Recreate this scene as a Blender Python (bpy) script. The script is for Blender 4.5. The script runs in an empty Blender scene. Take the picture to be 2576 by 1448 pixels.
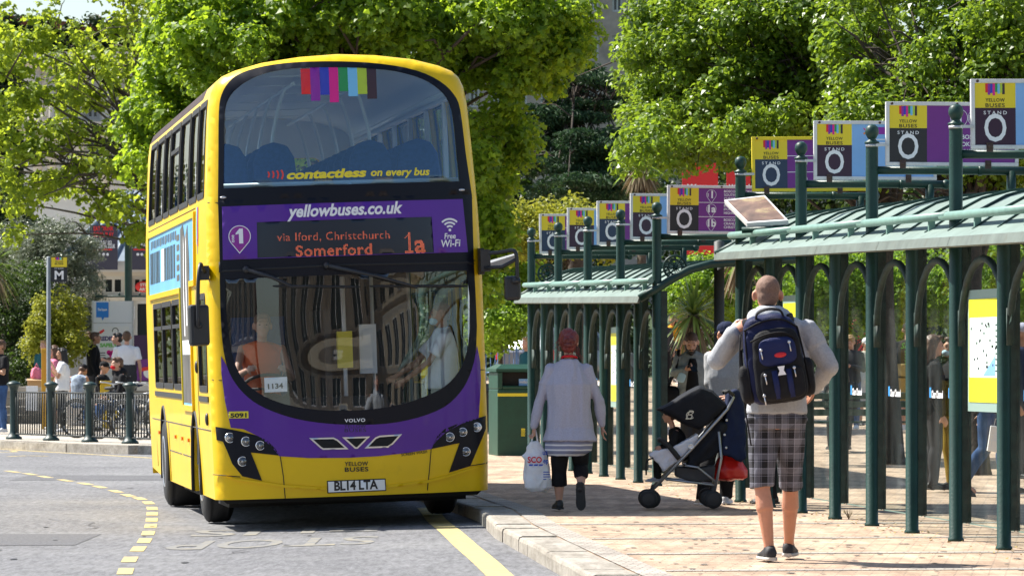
import bpy, bmesh, math, random
import numpy as np
from mathutils import Vector, Matrix, Euler, noise
from mathutils.geometry import delaunay_2d_cdt

SC = bpy.context.scene
COL = SC.collection
R = math.radians
random.seed(7)
RNG = np.random.default_rng(11)

# ---------------------------------------------------------------- camera, sky, sun, exposure
FP, CX, HY, CZ = 11500.0, 1288.0, 910.0, 1.55      # focal length and principal point measured on the photo (2576 px wide copy)
cam = bpy.data.cameras.new("camera")
cam.sensor_width = 36.0
cam.lens = FP / 2576.0 * 36.0
cam.shift_y = (HY - 724.0) / 2576.0
cam.clip_start, cam.clip_end = 0.5, 2000.0
cam.dof.use_dof = True
cam.dof.focus_distance = 41.0
cam.dof.aperture_fstop = 12
cam_ob = bpy.data.objects.new("camera", cam)
cam_ob.location = (0, 0, CZ)
cam_ob.rotation_euler = (R(90), 0, 0)
COL.objects.link(cam_ob)
SC.camera = cam_ob

SUN_EL, SUN_AZ = R(52.0), R(25.0)                   # sun behind and to the left: light travels to +x and a little to -y
sun_dir = Vector((-math.cos(SUN_EL) * math.cos(SUN_AZ), math.cos(SUN_EL) * math.sin(SUN_AZ), math.sin(SUN_EL)))
world = bpy.data.worlds.new("World")
SC.world = world
world.use_nodes = True
nt = world.node_tree
sky = nt.nodes.new("ShaderNodeTexSky")
sky.sky_type = 'NISHITA'
sky.sun_disc = False
sky.sun_elevation = SUN_EL
sky.sun_rotation = math.atan2(sun_dir.x, sun_dir.y)
sky.air_density = 1.0
sky.dust_density = 1.2
sky.ozone_density = 1.0
nt.links.new(sky.outputs[0], nt.nodes["Background"].inputs[0])
nt.nodes["Background"].inputs[1].default_value = 0.088
sl = bpy.data.lights.new("sun", 'SUN')
sl.energy = 5.0
sl.angle = R(0.5)
sl.color = (1.0, 0.95, 0.86)
sun = bpy.data.objects.new("sun", sl)
sun.rotation_euler = sun_dir.to_track_quat('Z', 'Y').to_euler()
sun.location = sun_dir * 60
COL.objects.link(sun)
SC.view_settings.view_transform = 'Standard'
SC.view_settings.look = 'None'
SC.view_settings.exposure = 1.05
SC.view_settings.gamma = 1.0
SC.cycles.max_bounces = 8
SC.cycles.transparent_max_bounces = 24
SC.cycles.caustics_reflective = False
SC.cycles.caustics_refractive = False


# ---------------------------------------------------------------- measuring
def at(px, py, Y):
    return Vector(((px - CX) * Y / FP, Y, CZ - (py - HY) * Y / FP))


def gY(py, z):
    return FP * (CZ - z) / (py - HY)


# ---------------------------------------------------------------- materials
MATS = {}


def mat(name, col, rough=0.55, metal=0.0, var=0.0, vscale=6.0, bump=0.0, bscale=40.0, coat=0.0, spec=0.5, dirt=None, dscale=3.0, dlo=0.55, dhi=0.75, emit=0.0, sub=0.0):
    if name in MATS:
        return MATS[name]
    m = bpy.data.materials.new(name)
    m.use_nodes = True
    t = m.node_tree
    b = t.nodes["Principled BSDF"]
    b.inputs["Base Color"].default_value = (*col, 1)
    b.inputs["Roughness"].default_value = rough
    b.inputs["Metallic"].default_value = metal
    b.inputs["Specular IOR Level"].default_value = spec
    b.inputs["Coat Weight"].default_value = coat
    b.inputs["Coat Roughness"].default_value = 0.06
    if sub:
        b.inputs["Subsurface Weight"].default_value = sub
        b.inputs["Subsurface Radius"].default_value = (0.01, 0.004, 0.002)
    if emit:
        b.inputs["Emission Color"].default_value = (*col, 1)
        b.inputs["Emission Strength"].default_value = emit
    tc = t.nodes.new("ShaderNodeTexCoord")
    last = None
    if var:
        n = t.nodes.new("ShaderNodeTexNoise")
        n.inputs["Scale"].default_value = vscale
        n.inputs["Detail"].default_value = 6
        n.inputs["Roughness"].default_value = 0.65
        t.links.new(tc.outputs["Object"], n.inputs["Vector"])
        r = t.nodes.new("ShaderNodeValToRGB")
        r.color_ramp.elements[0].position = 0.3
        r.color_ramp.elements[1].position = 0.7
        r.color_ramp.elements[0].color = (*[max(0, c * (1 - var)) for c in col], 1)
        r.color_ramp.elements[1].color = (*[min(1, c * (1 + var)) for c in col], 1)
        t.links.new(n.outputs["Fac"], r.inputs["Fac"])
        last = r.outputs["Color"]
    if dirt is not None:
        n2 = t.nodes.new("ShaderNodeTexNoise")
        n2.inputs["Scale"].default_value = dscale
        n2.inputs["Detail"].default_value = 9
        n2.inputs["Roughness"].default_value = 0.75
        t.links.new(tc.outputs["Object"], n2.inputs["Vector"])
        r2 = t.nodes.new("ShaderNodeValToRGB")
        r2.color_ramp.elements[0].position = dlo
        r2.color_ramp.elements[1].position = dhi
        t.links.new(n2.outputs["Fac"], r2.inputs["Fac"])
        mx = t.nodes.new("ShaderNodeMix")
        mx.data_type = 'RGBA'
        t.links.new(r2.outputs["Color"], mx.inputs["Factor"])
        if last is not None:
            t.links.new(last, mx.inputs["A"])
        else:
            mx.inputs["A"].default_value = (*col, 1)
        mx.inputs["B"].default_value = (*dirt, 1)
        last = mx.outputs["Result"]
    if last is not None:
        t.links.new(last, b.inputs["Base Color"])
    if bump:
        n3 = t.nodes.new("ShaderNodeTexNoise")
        n3.inputs["Scale"].default_value = bscale
        n3.inputs["Detail"].default_value = 5
        t.links.new(tc.outputs["Object"], n3.inputs["Vector"])
        bp = t.nodes.new("ShaderNodeBump")
        bp.inputs["Strength"].default_value = bump
        bp.inputs["Distance"].default_value = 0.02
        t.links.new(n3.outputs["Fac"], bp.inputs["Height"])
        t.links.new(bp.outputs["Normal"], b.inputs["Normal"])
    MATS[name] = m
    return m


def glass_mat(name, tint, refl, rough=0.0, dirt=0.0, fres=0.4, wavy=0.0, rcol=(1, 1, 1)):
    if name in MATS:
        return MATS[name]
    m = bpy.data.materials.new(name)
    m.use_nodes = True
    t = m.node_tree
    t.nodes.remove(t.nodes["Principled BSDF"])
    out = t.nodes["Material Output"]
    tr = t.nodes.new("ShaderNodeBsdfTransparent")
    tr.inputs[0].default_value = (*tint, 1)
    gl = t.nodes.new("ShaderNodeBsdfGlossy")
    gl.inputs["Roughness"].default_value = rough
    gl.inputs["Color"].default_value = (*rcol, 1)
    lw = t.nodes.new("ShaderNodeLayerWeight")
    lw.inputs["Blend"].default_value = 0.35
    mm = t.nodes.new("ShaderNodeMath")
    mm.operation = 'MULTIPLY_ADD'
    t.links.new(lw.outputs["Fresnel"], mm.inputs[0])
    mm.inputs[1].default_value = fres
    mm.inputs[2].default_value = refl
    mm.use_clamp = True
    mx = t.nodes.new("ShaderNodeMixShader")
    t.links.new(mm.outputs[0], mx.inputs[0])
    t.links.new(tr.outputs[0], mx.inputs[1])
    t.links.new(gl.outputs[0], mx.inputs[2])
    last = mx.outputs[0]
    if wavy:
        tw = t.nodes.new("ShaderNodeTexCoord")
        nw = t.nodes.new("ShaderNodeTexNoise")
        nw.inputs["Scale"].default_value = 0.8
        nw.inputs["Detail"].default_value = 0.5
        t.links.new(tw.outputs["Object"], nw.inputs["Vector"])
        bw = t.nodes.new("ShaderNodeBump")
        bw.inputs["Strength"].default_value = 1.0
        bw.inputs["Distance"].default_value = wavy
        t.links.new(nw.outputs["Fac"], bw.inputs["Height"])
        t.links.new(bw.outputs[0], gl.inputs["Normal"])
    if dirt:
        df = t.nodes.new("ShaderNodeBsdfDiffuse")
        df.inputs[0].default_value = (0.5, 0.52, 0.5, 1)
        tc = t.nodes.new("ShaderNodeTexCoord")
        mp = t.nodes.new("ShaderNodeMapping")
        mp.inputs["Scale"].default_value = (1.5, 1.5, 0.4)
        n = t.nodes.new("ShaderNodeTexNoise")
        n.inputs["Scale"].default_value = 2.5
        n.inputs["Detail"].default_value = 8
        t.links.new(tc.outputs["Object"], mp.inputs[0])
        t.links.new(mp.outputs[0], n.inputs["Vector"])
        r = t.nodes.new("ShaderNodeValToRGB")
        r.color_ramp.elements[0].position = 0.42
        r.color_ramp.elements[1].position = 0.85
        r.color_ramp.elements[1].color = (dirt, dirt, dirt, 1)
        t.links.new(n.outputs["Fac"], r.inputs[0])
        m2 = t.nodes.new("ShaderNodeMixShader")
        t.links.new(r.outputs[0], m2.inputs[0])
        t.links.new(last, m2.inputs[1])
        t.links.new(df.outputs[0], m2.inputs[2])
        last = m2.outputs[0]
    t.links.new(last, out.inputs["Surface"])
    MATS[name] = m
    return m


def leaf_mat(name, c0, c1, trans, tmix=0.5, rough=0.45):
    m = bpy.data.materials.new(name)
    m.use_nodes = True
    t = m.node_tree
    b = t.nodes["Principled BSDF"]
    b.inputs["Roughness"].default_value = rough
    b.inputs["Specular IOR Level"].default_value = 0.35
    geo = t.nodes.new("ShaderNodeNewGeometry")
    r = t.nodes.new("ShaderNodeValToRGB")
    r.color_ramp.elements[0].color = (*c0, 1)
    r.color_ramp.elements[1].color = (*c1, 1)
    t.links.new(geo.outputs["Random Per Island"], r.inputs[0])
    t.links.new(r.outputs[0], b.inputs["Base Color"])
    tl = t.nodes.new("ShaderNodeBsdfTranslucent")
    r2 = t.nodes.new("ShaderNodeValToRGB")
    r2.color_ramp.elements[0].color = (*[c * 0.6 for c in trans], 1)
    r2.color_ramp.elements[1].color = (*trans, 1)
    t.links.new(geo.outputs["Random Per Island"], r2.inputs[0])
    t.links.new(r2.outputs[0], tl.inputs[0])
    mx = t.nodes.new("ShaderNodeMixShader")
    mx.inputs[0].default_value = tmix
    t.links.new(b.outputs[0], mx.inputs[1])
    t.links.new(tl.outputs[0], mx.inputs[2])
    t.links.new(mx.outputs[0], t.nodes["Material Output"].inputs[0])
    return m


# ---------------------------------------------------------------- objects, parts, labels
def tag(o, label=None, cat=None, group=None, kind=None):
    if label:
        o["label"] = label
    if cat:
        o["category"] = cat
    if group:
        o["group"] = group
    if kind:
        o["kind"] = kind
    return o


def thing(name, label, cat, loc=(0, 0, 0), rz=0.0, group=None):
    o = bpy.data.objects.new(name, None)
    o.empty_display_size = 0.2
    o.location = loc
    o.rotation_euler = (0, 0, rz)
    COL.objects.link(o)
    return tag(o, label, cat, group)


CHILD = {}


def link(name, me, parent=None):
    o = bpy.data.objects.new(name, me)
    COL.objects.link(o)
    if parent is not None:
        o.parent = parent
        CHILD.setdefault(parent.name, []).append(o)
    return o


def dup(root, loc, rz=None, label=None, group=None):
    r = root.copy()
    COL.objects.link(r)
    r.location = loc
    if rz is not None:
        r.rotation_euler = (0, 0, rz)
    tag(r, label, None, group)
    for ch in CHILD.get(root.name, []):
        c = ch.copy()
        COL.objects.link(c)
        c.parent = r
        CHILD.setdefault(r.name, []).append(c)
        for g in CHILD.get(ch.name, []):
            d = g.copy()
            COL.objects.link(d)
            d.parent = c
            CHILD.setdefault(c.name, []).append(d)
    return r


TMP = bpy.data.scenes.new("tmp")


def evaluated(ob):
    TMP.collection.objects.link(ob)
    vl = TMP.view_layers[0]
    vl.update()
    dg = vl.depsgraph
    me = bpy.data.meshes.new_from_object(ob.evaluated_get(dg), depsgraph=dg)
    TMP.collection.objects.unlink(ob)
    return me


TXT = {}


def text2d(s, bold=0.0, shear=0.0, space=1.0):
    """verts (n,2) normalised so that the cap height is 1 and the box is centred on x; faces."""
    key = (s, bold, shear, space)
    if key in TXT:
        return TXT[key]
    c = bpy.data.curves.new("txt", 'FONT')
    c.body = s
    c.size = 1.0
    c.offset = bold
    c.shear = shear
    c.space_character = space
    c.resolution_u = 3
    c.fill_mode = 'FRONT'
    c.dimensions = '2D'
    ob = bpy.data.objects.new("txt", c)
    me = evaluated(ob)
    v = np.array([(q.co.x, q.co.y) for q in me.vertices]) if len(me.vertices) else np.zeros((0, 2))
    f = [tuple(p.vertices) for p in me.polygons]
    bpy.data.objects.remove(ob)
    bpy.data.curves.remove(c)
    bpy.data.meshes.remove(me)
    if len(v):
        v[:, 0] -= (v[:, 0].min() + v[:, 0].max()) / 2
        v /= 0.69
    TXT[key] = (v, f)
    return TXT[key]


class MB:
    def __init__(s, m=None):
        s.v, s.f, s.mi, s.sm, s.mats, s.cur, s.smooth = [], [], [], [], [], 0, False
        s.T = None
        if m:
            s.m(m)

    def m(s, m, smooth=None):
        if m not in s.mats:
            s.mats.append(m)
        s.cur = s.mats.index(m)
        if smooth is not None:
            s.smooth = smooth
        return s

    def add(s, vs, fs, smooth=None):
        o = len(s.v)
        if s.T is not None:
            vs = [tuple(s.T @ Vector(v)) for v in vs]
        s.v.extend(tuple(v) for v in vs)
        sm = s.smooth if smooth is None else smooth
        for f in fs:
            s.f.append([i + o for i in f])
            s.mi.append(s.cur)
            s.sm.append(sm)
        return s

    def box(s, c, d, rot=None, M=None):
        vs = []
        for sx in (-.5, .5):
            for sy in (-.5, .5):
                for sz in (-.5, .5):
                    v = Vector((sx * d[0], sy * d[1], sz * d[2]))
                    if rot is not None:
                        v = Euler(rot).to_matrix() @ v
                    if M is not None:
                        v = M @ v
                    vs.append(Vector(c) + v)
        return s.add(vs, [(0, 1, 3, 2), (4, 6, 7, 5), (0, 4, 5, 1), (2, 3, 7, 6), (0, 2, 6, 4), (1, 5, 7, 3)], False)

    def rings(s, rings, closed=False, caps=True, smooth=True):
        n = len(rings[0])
        vs = [p for r in rings for p in r]
        fs = []
        k = len(rings)
        for i in range(k if closed else k - 1):
            a, b = i * n, ((i + 1) % k) * n
            for j in range(n):
                j2 = (j + 1) % n
                fs.append((a + j, a + j2, b + j2, b + j))
        s.add(vs, fs, smooth)
        if caps and not closed:
            o = len(s.v) - len(vs)
            s.f.append([o + j for j in range(n)][::-1])
            s.f.append([o + (k - 1) * n + j for j in range(n)])
            s.mi += [s.cur] * 2
            s.sm += [False] * 2
        return s

    def tube(s, pts, r, n=8, closed=False, caps=True, flat=1.0, up=None):
        pts = [Vector(p) for p in pts]
        k = len(pts)
        rs = r if isinstance(r, (list, tuple)) else [r] * k
        if closed:
            tg = [(pts[(i + 1) % k] - pts[i - 1]).normalized() for i in range(k)]
        else:
            tg = [(pts[min(i + 1, k - 1)] - pts[max(i - 1, 0)]).normalized() for i in range(k)]
        ref = Vector(up) if up else (Vector((0, 0, 1)) if abs(tg[0].z) < 0.9 else Vector((0, 1, 0)))
        a = (ref - tg[0] * ref.dot(tg[0])).normalized()
        rings = []
        for i in range(k):
            a = (a - tg[i] * a.dot(tg[i]))
            a = a.normalized() if a.length > 1e-6 else tg[i].orthogonal().normalized()
            b = tg[i].cross(a)
            rings.append([pts[i] + (a * math.cos(q) + b * math.sin(q) * flat) * rs[i] for q in (2 * math.pi * j / n for j in range(n))])
        return s.rings(rings, closed, caps)

    def cap(s, p0, p1, r0, r1, n=10):
        p0, p1 = Vector(p0), Vector(p1)
        d = p1 - p0
        if d.length < 1e-6:
            d = Vector((0, 0, 1e-4))
        t = d.normalized()
        pts, rs = [], []
        for q in (80, 50, 20):
            pts.append(p0 - t * r0 * math.sin(R(q))); rs.append(r0 * math.cos(R(q)))
        for q in (20, 50, 80):
            pts.append(p1 + t * r1 * math.sin(R(q))); rs.append(r1 * math.cos(R(q)))
        return s.tube(pts, rs, n)

    def ell(s, c, r, rot=None, n=14, k=9):
        rings = []
        M = Euler(rot).to_matrix() if rot is not None and not isinstance(rot, Matrix) else rot
        for i in range(k):
            th = math.pi * (i + 0.35) / (k - 0.3)
            ring = []
            for j in range(n):
                ph = 2 * math.pi * j / n
                v = Vector((r[0] * math.sin(th) * math.cos(ph), r[1] * math.sin(th) * math.sin(ph), -r[2] * math.cos(th)))
                if M is not None:
                    v = M @ v
                ring.append(Vector(c) + v)
            rings.append(ring)
        return s.rings(rings)

    def lathe(s, prof, c=(0, 0, 0), n=20, caps=True):
        return s.rings([[Vector((c[0] + r * math.cos(2 * math.pi * j / n), c[1] + r * math.sin(2 * math.pi * j / n), c[2] + z)) for j in range(n)] for r, z in prof], caps=caps)

    def prism(s, poly, h, M=None, smooth=False):
        """poly in local xy, extruded along local z from 0 to h; M places it."""
        n = len(poly)
        vs = [Vector((p[0], p[1], 0)) for p in poly] + [Vector((p[0], p[1], h)) for p in poly]
        if M is not None:
            vs = [M @ v for v in vs]
        return s.add(vs, [tuple(range(n))[::-1], tuple(range(n, 2 * n))] + [(i, (i + 1) % n, n + (i + 1) % n, n + i) for i in range(n)], smooth)

    def text(s, body, x, z, size, bold=0.0, shear=0.0, space=1.0, width=None, fn=None, M=None, rot=0.0):
        """flat lettering in a local (x, z) plane; fn maps (x, z) to 3-D, or M maps Vector((x, z, 0))."""
        v, f = text2d(body, bold, shear, space)
        if not len(v):
            return s
        sx = sz = size
        if width is not None:
            sx = width / (v[:, 0].max() - v[:, 0].min())
        c, q = math.cos(rot), math.sin(rot)
        vs = []
        for a, b in v:
            a, b = a * sx, b * sz
            px, pz = x + a * c - b * q, z + a * q + b * c
            vs.append(fn(px, pz) if fn else M @ Vector((px, pz, 0)))
        return s.add(vs, f, False)

    def mesh(s, name="m"):
        me = bpy.data.meshes.new(name)
        me.from_pydata([tuple(v) for v in s.v], [], s.f)
        for m in s.mats:
            me.materials.append(m)
        if s.f:
            me.polygons.foreach_set("material_index", s.mi)
            me.polygons.foreach_set("use_smooth", s.sm)
        me.update()
        return me

    def build(s, name, parent=None, bevel=0.0):
        o = link(name, s.mesh(name), parent)
        if bevel:
            b = o.modifiers.new("bevel", 'BEVEL')
            b.width = bevel
            b.segments = 2
            b.limit_method = 'ANGLE'
        return o


def fix_normals(me):
    bm = bmesh.new()
    bm.from_mesh(me)
    bmesh.ops.recalc_face_normals(bm, faces=bm.faces)
    bm.to_mesh(me)
    bm.free()


def blob(mb, name, m, parent, vox=0.012, smooth=3, fold=0.0, fscale=(9, 9, 4), seed=0.0):
    """overlapping closed shapes fused into one continuous skin."""
    me = mb.mesh("tmp")
    fix_normals(me)
    ob = bpy.data.objects.new("tmp", me)
    r = ob.modifiers.new("r", 'REMESH')
    r.mode = 'VOXEL'
    r.voxel_size = vox
    r.use_smooth_shade = True
    if smooth:
        k = ob.modifiers.new("s", 'SMOOTH')
        k.iterations = smooth
        k.factor = 0.5
    me2 = evaluated(ob)
    bpy.data.objects.remove(ob)
    bpy.data.meshes.remove(me)
    me2.name = name
    me2.materials.clear()
    me2.materials.append(m)
    if fold:
        n = len(me2.vertices)
        co = np.empty(n * 3); me2.vertices.foreach_get("co", co); co = co.reshape(-1, 3)
        no = np.empty(n * 3); me2.vertices.foreach_get("normal", no); no = no.reshape(-1, 3)
        d = np.empty(n)
        for i in range(n):
            p = Vector((co[i, 0] * fscale[0] + seed, co[i, 1] * fscale[1], co[i, 2] * fscale[2]))
            d[i] = (1 - abs(noise.noise(p)) * 3.2) * 0.7 + noise.noise(p * 2.3) * 0.5
        co += no * (d * fold)[:, None]
        me2.vertices.foreach_set("co", co.ravel())
    me2.polygons.foreach_set("use_smooth", [True] * len(me2.polygons))
    me2.update()
    return link(name, me2, parent)


def np_mesh(name, verts, faces, m, smooth=False):
    """faces: (n, k) int array, all the same size."""
    me = bpy.data.meshes.new(name)
    n, k = faces.shape
    me.vertices.add(len(verts))
    me.vertices.foreach_set("co", np.ascontiguousarray(verts, dtype=np.float32).ravel())
    me.loops.add(n * k)
    me.loops.foreach_set("vertex_index", np.ascontiguousarray(faces, dtype=np.int32).ravel())
    me.polygons.add(n)
    me.polygons.foreach_set("loop_start", np.arange(0, n * k, k, dtype=np.int32))
    me.polygons.foreach_set("use_smooth", np.full(n, smooth))
    if m:
        me.materials.append(m)
    me.update(calc_edges=True)
    return me


def lerp(a, b, t):
    return Vector(a) * (1 - t) + Vector(b) * t


def smoothpath(pts, n=6):
    """Catmull-Rom through pts."""
    pts = [Vector(p) for p in pts]
    out = []
    for i in range(len(pts) - 1):
        p0, p1, p2, p3 = pts[max(i - 1, 0)], pts[i], pts[i + 1], pts[min(i + 2, len(pts) - 1)]
        for k in range(n):
            t = k / n
            out.append(0.5 * ((2 * p1) + (p2 - p0) * t + (2 * p0 - 5 * p1 + 4 * p2 - p3) * t * t + (3 * p1 - p0 - 3 * p2 + p3) * t ** 3))
    out.append(pts[-1])
    return out
# ================================================================ THE SETTING
M_ROAD = mat("asphalt", (0.19, 0.19, 0.20), 0.85, var=0.55, vscale=34, bump=0.9, bscale=130, dirt=(0.265, 0.265, 0.268), dscale=0.42, dlo=0.42, dhi=0.72)
M_KERB = mat("kerb_granite", (0.34, 0.31, 0.27), 0.8, var=0.3, vscale=30, bump=0.4, bscale=90, dirt=(0.22, 0.2, 0.17), dscale=2.2)
M_MARK = mat("road_paint_yellow", (0.66, 0.50, 0.17), 0.7, var=0.18, vscale=14, dirt=(0.26, 0.235, 0.18), dscale=7, dlo=0.44, dhi=0.64)
M_WORN = mat("worn_road_paint", (0.33, 0.285, 0.19), 0.75, var=0.2, vscale=14, dirt=(0.19, 0.188, 0.18), dscale=5, dlo=0.34, dhi=0.5)
M_EARTH = mat("grassy_earth", (0.045, 0.07, 0.022), 0.95, var=0.5, vscale=1.2, dirt=(0.08, 0.075, 0.04), dscale=.15)


def overlay(m, sc, lo, hi, c0, c1, detail=6):
    """worn patches and painted-in light speckle multiplied over a material's colour."""
    t = m.node_tree
    b = t.nodes["Principled BSDF"]
    old = b.inputs["Base Color"].links[0].from_socket
    tc = t.nodes.new("ShaderNodeTexCoord")
    mp = t.nodes.new("ShaderNodeMapping")
    mp.inputs["Scale"].default_value = sc
    t.links.new(tc.outputs["Object"], mp.inputs[0])
    n = t.nodes.new("ShaderNodeTexNoise")
    n.inputs["Scale"].default_value = 1.0
    n.inputs["Detail"].default_value = detail
    n.inputs["Roughness"].default_value = 0.7
    t.links.new(mp.outputs[0], n.inputs["Vector"])
    r = t.nodes.new("ShaderNodeValToRGB")
    r.color_ramp.elements[0].position, r.color_ramp.elements[1].position = lo, hi
    r.color_ramp.elements[0].color, r.color_ramp.elements[1].color = (*c0, 1), (*c1, 1)
    t.links.new(n.outputs["Fac"], r.inputs[0])
    mx = t.nodes.new("ShaderNodeMix")
    mx.data_type = 'RGBA'
    mx.blend_type = 'MULTIPLY'
    mx.inputs["Factor"].default_value = 1.0
    t.links.new(old, mx.inputs["A"])
    t.links.new(r.outputs[0], mx.inputs["B"])
    t.links.new(mx.outputs["Result"], b.inputs["Base Color"])


overlay(M_ROAD, (16, 2.2, 1), .34, .66, (.70, .70, .70), (1.2, 1.2, 1.2), 4)  # speckle of grazing light on rough asphalt, put into the colour
overlay(M_ROAD, (.5, .10, 1), .36, .64, (.88, .88, .885), (1.07, 1.07, 1.07), 3)


def paving_mat(name, c1, c2, mortar, bw=0.215, bh=0.105, rot=7.0):
    m = bpy.data.materials.new(name)
    m.use_nodes = True
    t = m.node_tree
    b = t.nodes["Principled BSDF"]
    b.inputs["Roughness"].default_value = 0.85
    tc = t.nodes.new("ShaderNodeTexCoord")
    mp = t.nodes.new("ShaderNodeMapping")
    mp.inputs["Rotation"].default_value = (0, 0, R(rot))
    br = t.nodes.new("ShaderNodeTexBrick")
    br.inputs["Scale"].default_value = 1.0
    br.inputs["Brick Width"].default_value = bw
    br.inputs["Row Height"].default_value = bh
    br.inputs["Mortar Size"].default_value = 0.006
    br.inputs["Mortar Smooth"].default_value = 0.3
    br.inputs["Color1"].default_value = (*c1, 1)
    br.inputs["Color2"].default_value = (*c2, 1)
    br.inputs["Mortar"].default_value = (*mortar, 1)
    br.inputs["Bias"].default_value = -0.1
    t.links.new(tc.outputs["Object"], mp.inputs[0])
    t.links.new(mp.outputs[0], br.inputs["Vector"])
    n = t.nodes.new("ShaderNodeTexNoise")
    n.inputs["Scale"].default_value = 1.1
    n.inputs["Detail"].default_value = 9
    n.inputs["Roughness"].default_value = 0.7
    t.links.new(tc.outputs["Object"], n.inputs["Vector"])
    r = t.nodes.new("ShaderNodeValToRGB")
    r.color_ramp.elements[0].position = 0.32
    r.color_ramp.elements[0].color = (0.55, 0.52, 0.50, 1)
    r.color_ramp.elements[1].position = 0.66
    r.color_ramp.elements[1].color = (1.1, 1.08, 1.02, 1)
    t.links.new(n.outputs["Fac"], r.inputs[0])
    mx = t.nodes.new("ShaderNodeMix")
    mx.data_type = 'RGBA'
    mx.blend_type = 'MULTIPLY'
    mx.inputs["Factor"].default_value = 1.0
    t.links.new(br.outputs["Color"], mx.inputs["A"])
    t.links.new(r.outputs[0], mx.inputs["B"])
    t.links.new(mx.outputs["Result"], b.inputs["Base Color"])
    bp = t.nodes.new("ShaderNodeBump")
    bp.inputs["Strength"].default_value = 0.5
    bp.inputs["Distance"].default_value = 0.01
    inv = t.nodes.new("ShaderNodeMath")
    inv.operation = 'SUBTRACT'
    inv.inputs[0].default_value = 1.0
    t.links.new(br.outputs["Fac"], inv.inputs[1])
    t.links.new(inv.outputs[0], bp.inputs["Height"])
    t.links.new(bp.outputs[0], b.inputs["Normal"])
    return m


M_PAVE = paving_mat("brick_paving", (0.56, 0.43, 0.325), (0.45, 0.325, 0.24), (0.30, 0.24, 0.195))
M_SETT = paving_mat("grey_setts", (0.46, 0.43, 0.39), (0.34, 0.31, 0.28), (0.22, 0.19, 0.17), 0.12, 0.1)
overlay(M_PAVE, (5, .8, 1), .36, .62, (.70, .67, .64), (1.14, 1.13, 1.11))
overlay(M_KERB, (6, 1.2, 4), .36, .62, (.66, .64, .60), (1.15, 1.15, 1.13))
M_SLAB = paving_mat("pale_slabs", (0.52, 0.49, 0.44), (0.46, 0.43, 0.39), (0.3, 0.28, 0.25), 0.6, 0.4)

KERB = [(18, 1.3), (25, 0.80), (31, 0.36), (34.5, 0.11), (38.3, -0.15), (42, -0.30), (48, -0.85), (56, -1.8), (70, -3.0), (85, -3.6), (128, -4.0)]
PZ = 0.19


def kerb_x(Y):
    for (y0, x0), (y1, x1) in zip(KERB, KERB[1:]):
        if Y <= y1:
            return x0 + (x1 - x0) * (Y - y0) / (y1 - y0)
    return KERB[-1][1]


def road_z(X, Y):
    q = min(max((X + 2.66) / 2.5, 0.0), 1.0)
    return 0.0825 * q * (1 if Y < 56 else max(0, 1 - (Y - 56) / 14))


def pave_z(Y):
    return PZ + (0.0 if Y < 62 else 0.013 * (Y - 62) ** 1.02)


def island_z(Y):
    return 0.14 + (0 if Y < 87 else 0.03 * (Y - 87) if Y < 98 else 0.33 + 0.01 * (Y - 98))


def sheet(name, rows, m, kind="structure"):
    """rows: list of lists of points, all the same length."""
    w = len(rows[0])
    mb = MB(m)
    mb.add([p for r in rows for p in r], [(i * w + j, i * w + j + 1, (i + 1) * w + j + 1, (i + 1) * w + j) for i in range(len(rows) - 1) for j in range(w - 1)], True)
    o = mb.build(name)
    tag(o, kind=kind)
    return o


def terrain(X, Y):
    z = -0.35
    if Y > 70:
        z = -0.35 + 0.010 * (Y - 70)
    if Y > 130:
        z += 0.05 * (Y - 130)
    return min(z, 12)


ys = [-150, -80, -40, 0, 20, 40, 60, 70, 80, 90, 100, 115, 130, 150, 180, 220, 300, 420, 700, 1400]
sheet("ground", [[(X, Y, terrain(X, Y)) for X in (-900, -300, -120, -60, -30, -15, 0, 15, 30, 60, 120, 300, 900)] for Y in ys], M_EARTH)
rx = [-60, -40, -25, -15, -10, -7, -5, -3.6, -2.66, -2, -1.4, -0.8, -0.3, 0.2, 0.8, 1.6]
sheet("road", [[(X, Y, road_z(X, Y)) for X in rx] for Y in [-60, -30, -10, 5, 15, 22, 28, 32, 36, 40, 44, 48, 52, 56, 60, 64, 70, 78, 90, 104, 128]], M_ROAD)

# right-hand pavement with its kerb
pys = [-60, -30, 5, 18, 22, 25, 28, 31, 33, 34.5, 36.5, 38.3, 40, 42, 45, 48, 52, 56, 60, 62, 66, 70, 76, 85, 95, 105, 115, 128]


def px0(Y):
    return (kerb_x(max(Y, 18)) if Y >= 18 else 1.3 + (18 - Y) * 0.07)


sheet("pavement", [[(px0(Y) + 0.30 + f, Y, pave_z(Y)) for f in (0, 0.5, 2, 5, 10, 18, 40)] for Y in pys], M_PAVE)
band = MB(M_SETT)
for yb, hw in ((38.3, 0.11), (35.2, 0.11), (32.4, 0.11), (29.8, 0.11)):
    for k in range(12):
        x0 = px0(yb) + 0.55 + k * 0.8
        band.add([(x0, yb + 0.115 * k * 0.8 - hw, PZ + 0.004), (x0 + 0.8, yb + 0.115 * (k + 1) * 0.8 - hw, PZ + 0.004), (x0 + 0.8, yb + 0.115 * (k + 1) * 0.8 + hw, PZ + 0.004), (x0, yb + 0.115 * k * 0.8 + hw, PZ + 0.004)], [(0, 1, 2, 3)])
tag(band.build("paving_band"), kind="structure")
edge = MB(M_SETT)
ky = [y for y in np.arange(20, 62, 1.0)]
for a, b in zip(ky, ky[1:]):
    edge.add([(px0(a) + 0.32, a, PZ + 0.008), (px0(a) + 0.52, a, PZ + 0.008), (px0(b) + 0.52, b, PZ + 0.008), (px0(b) + 0.32, b, PZ + 0.008)], [(0, 1, 2, 3)])
tag(edge.build("paving_edge"), kind="structure")


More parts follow.
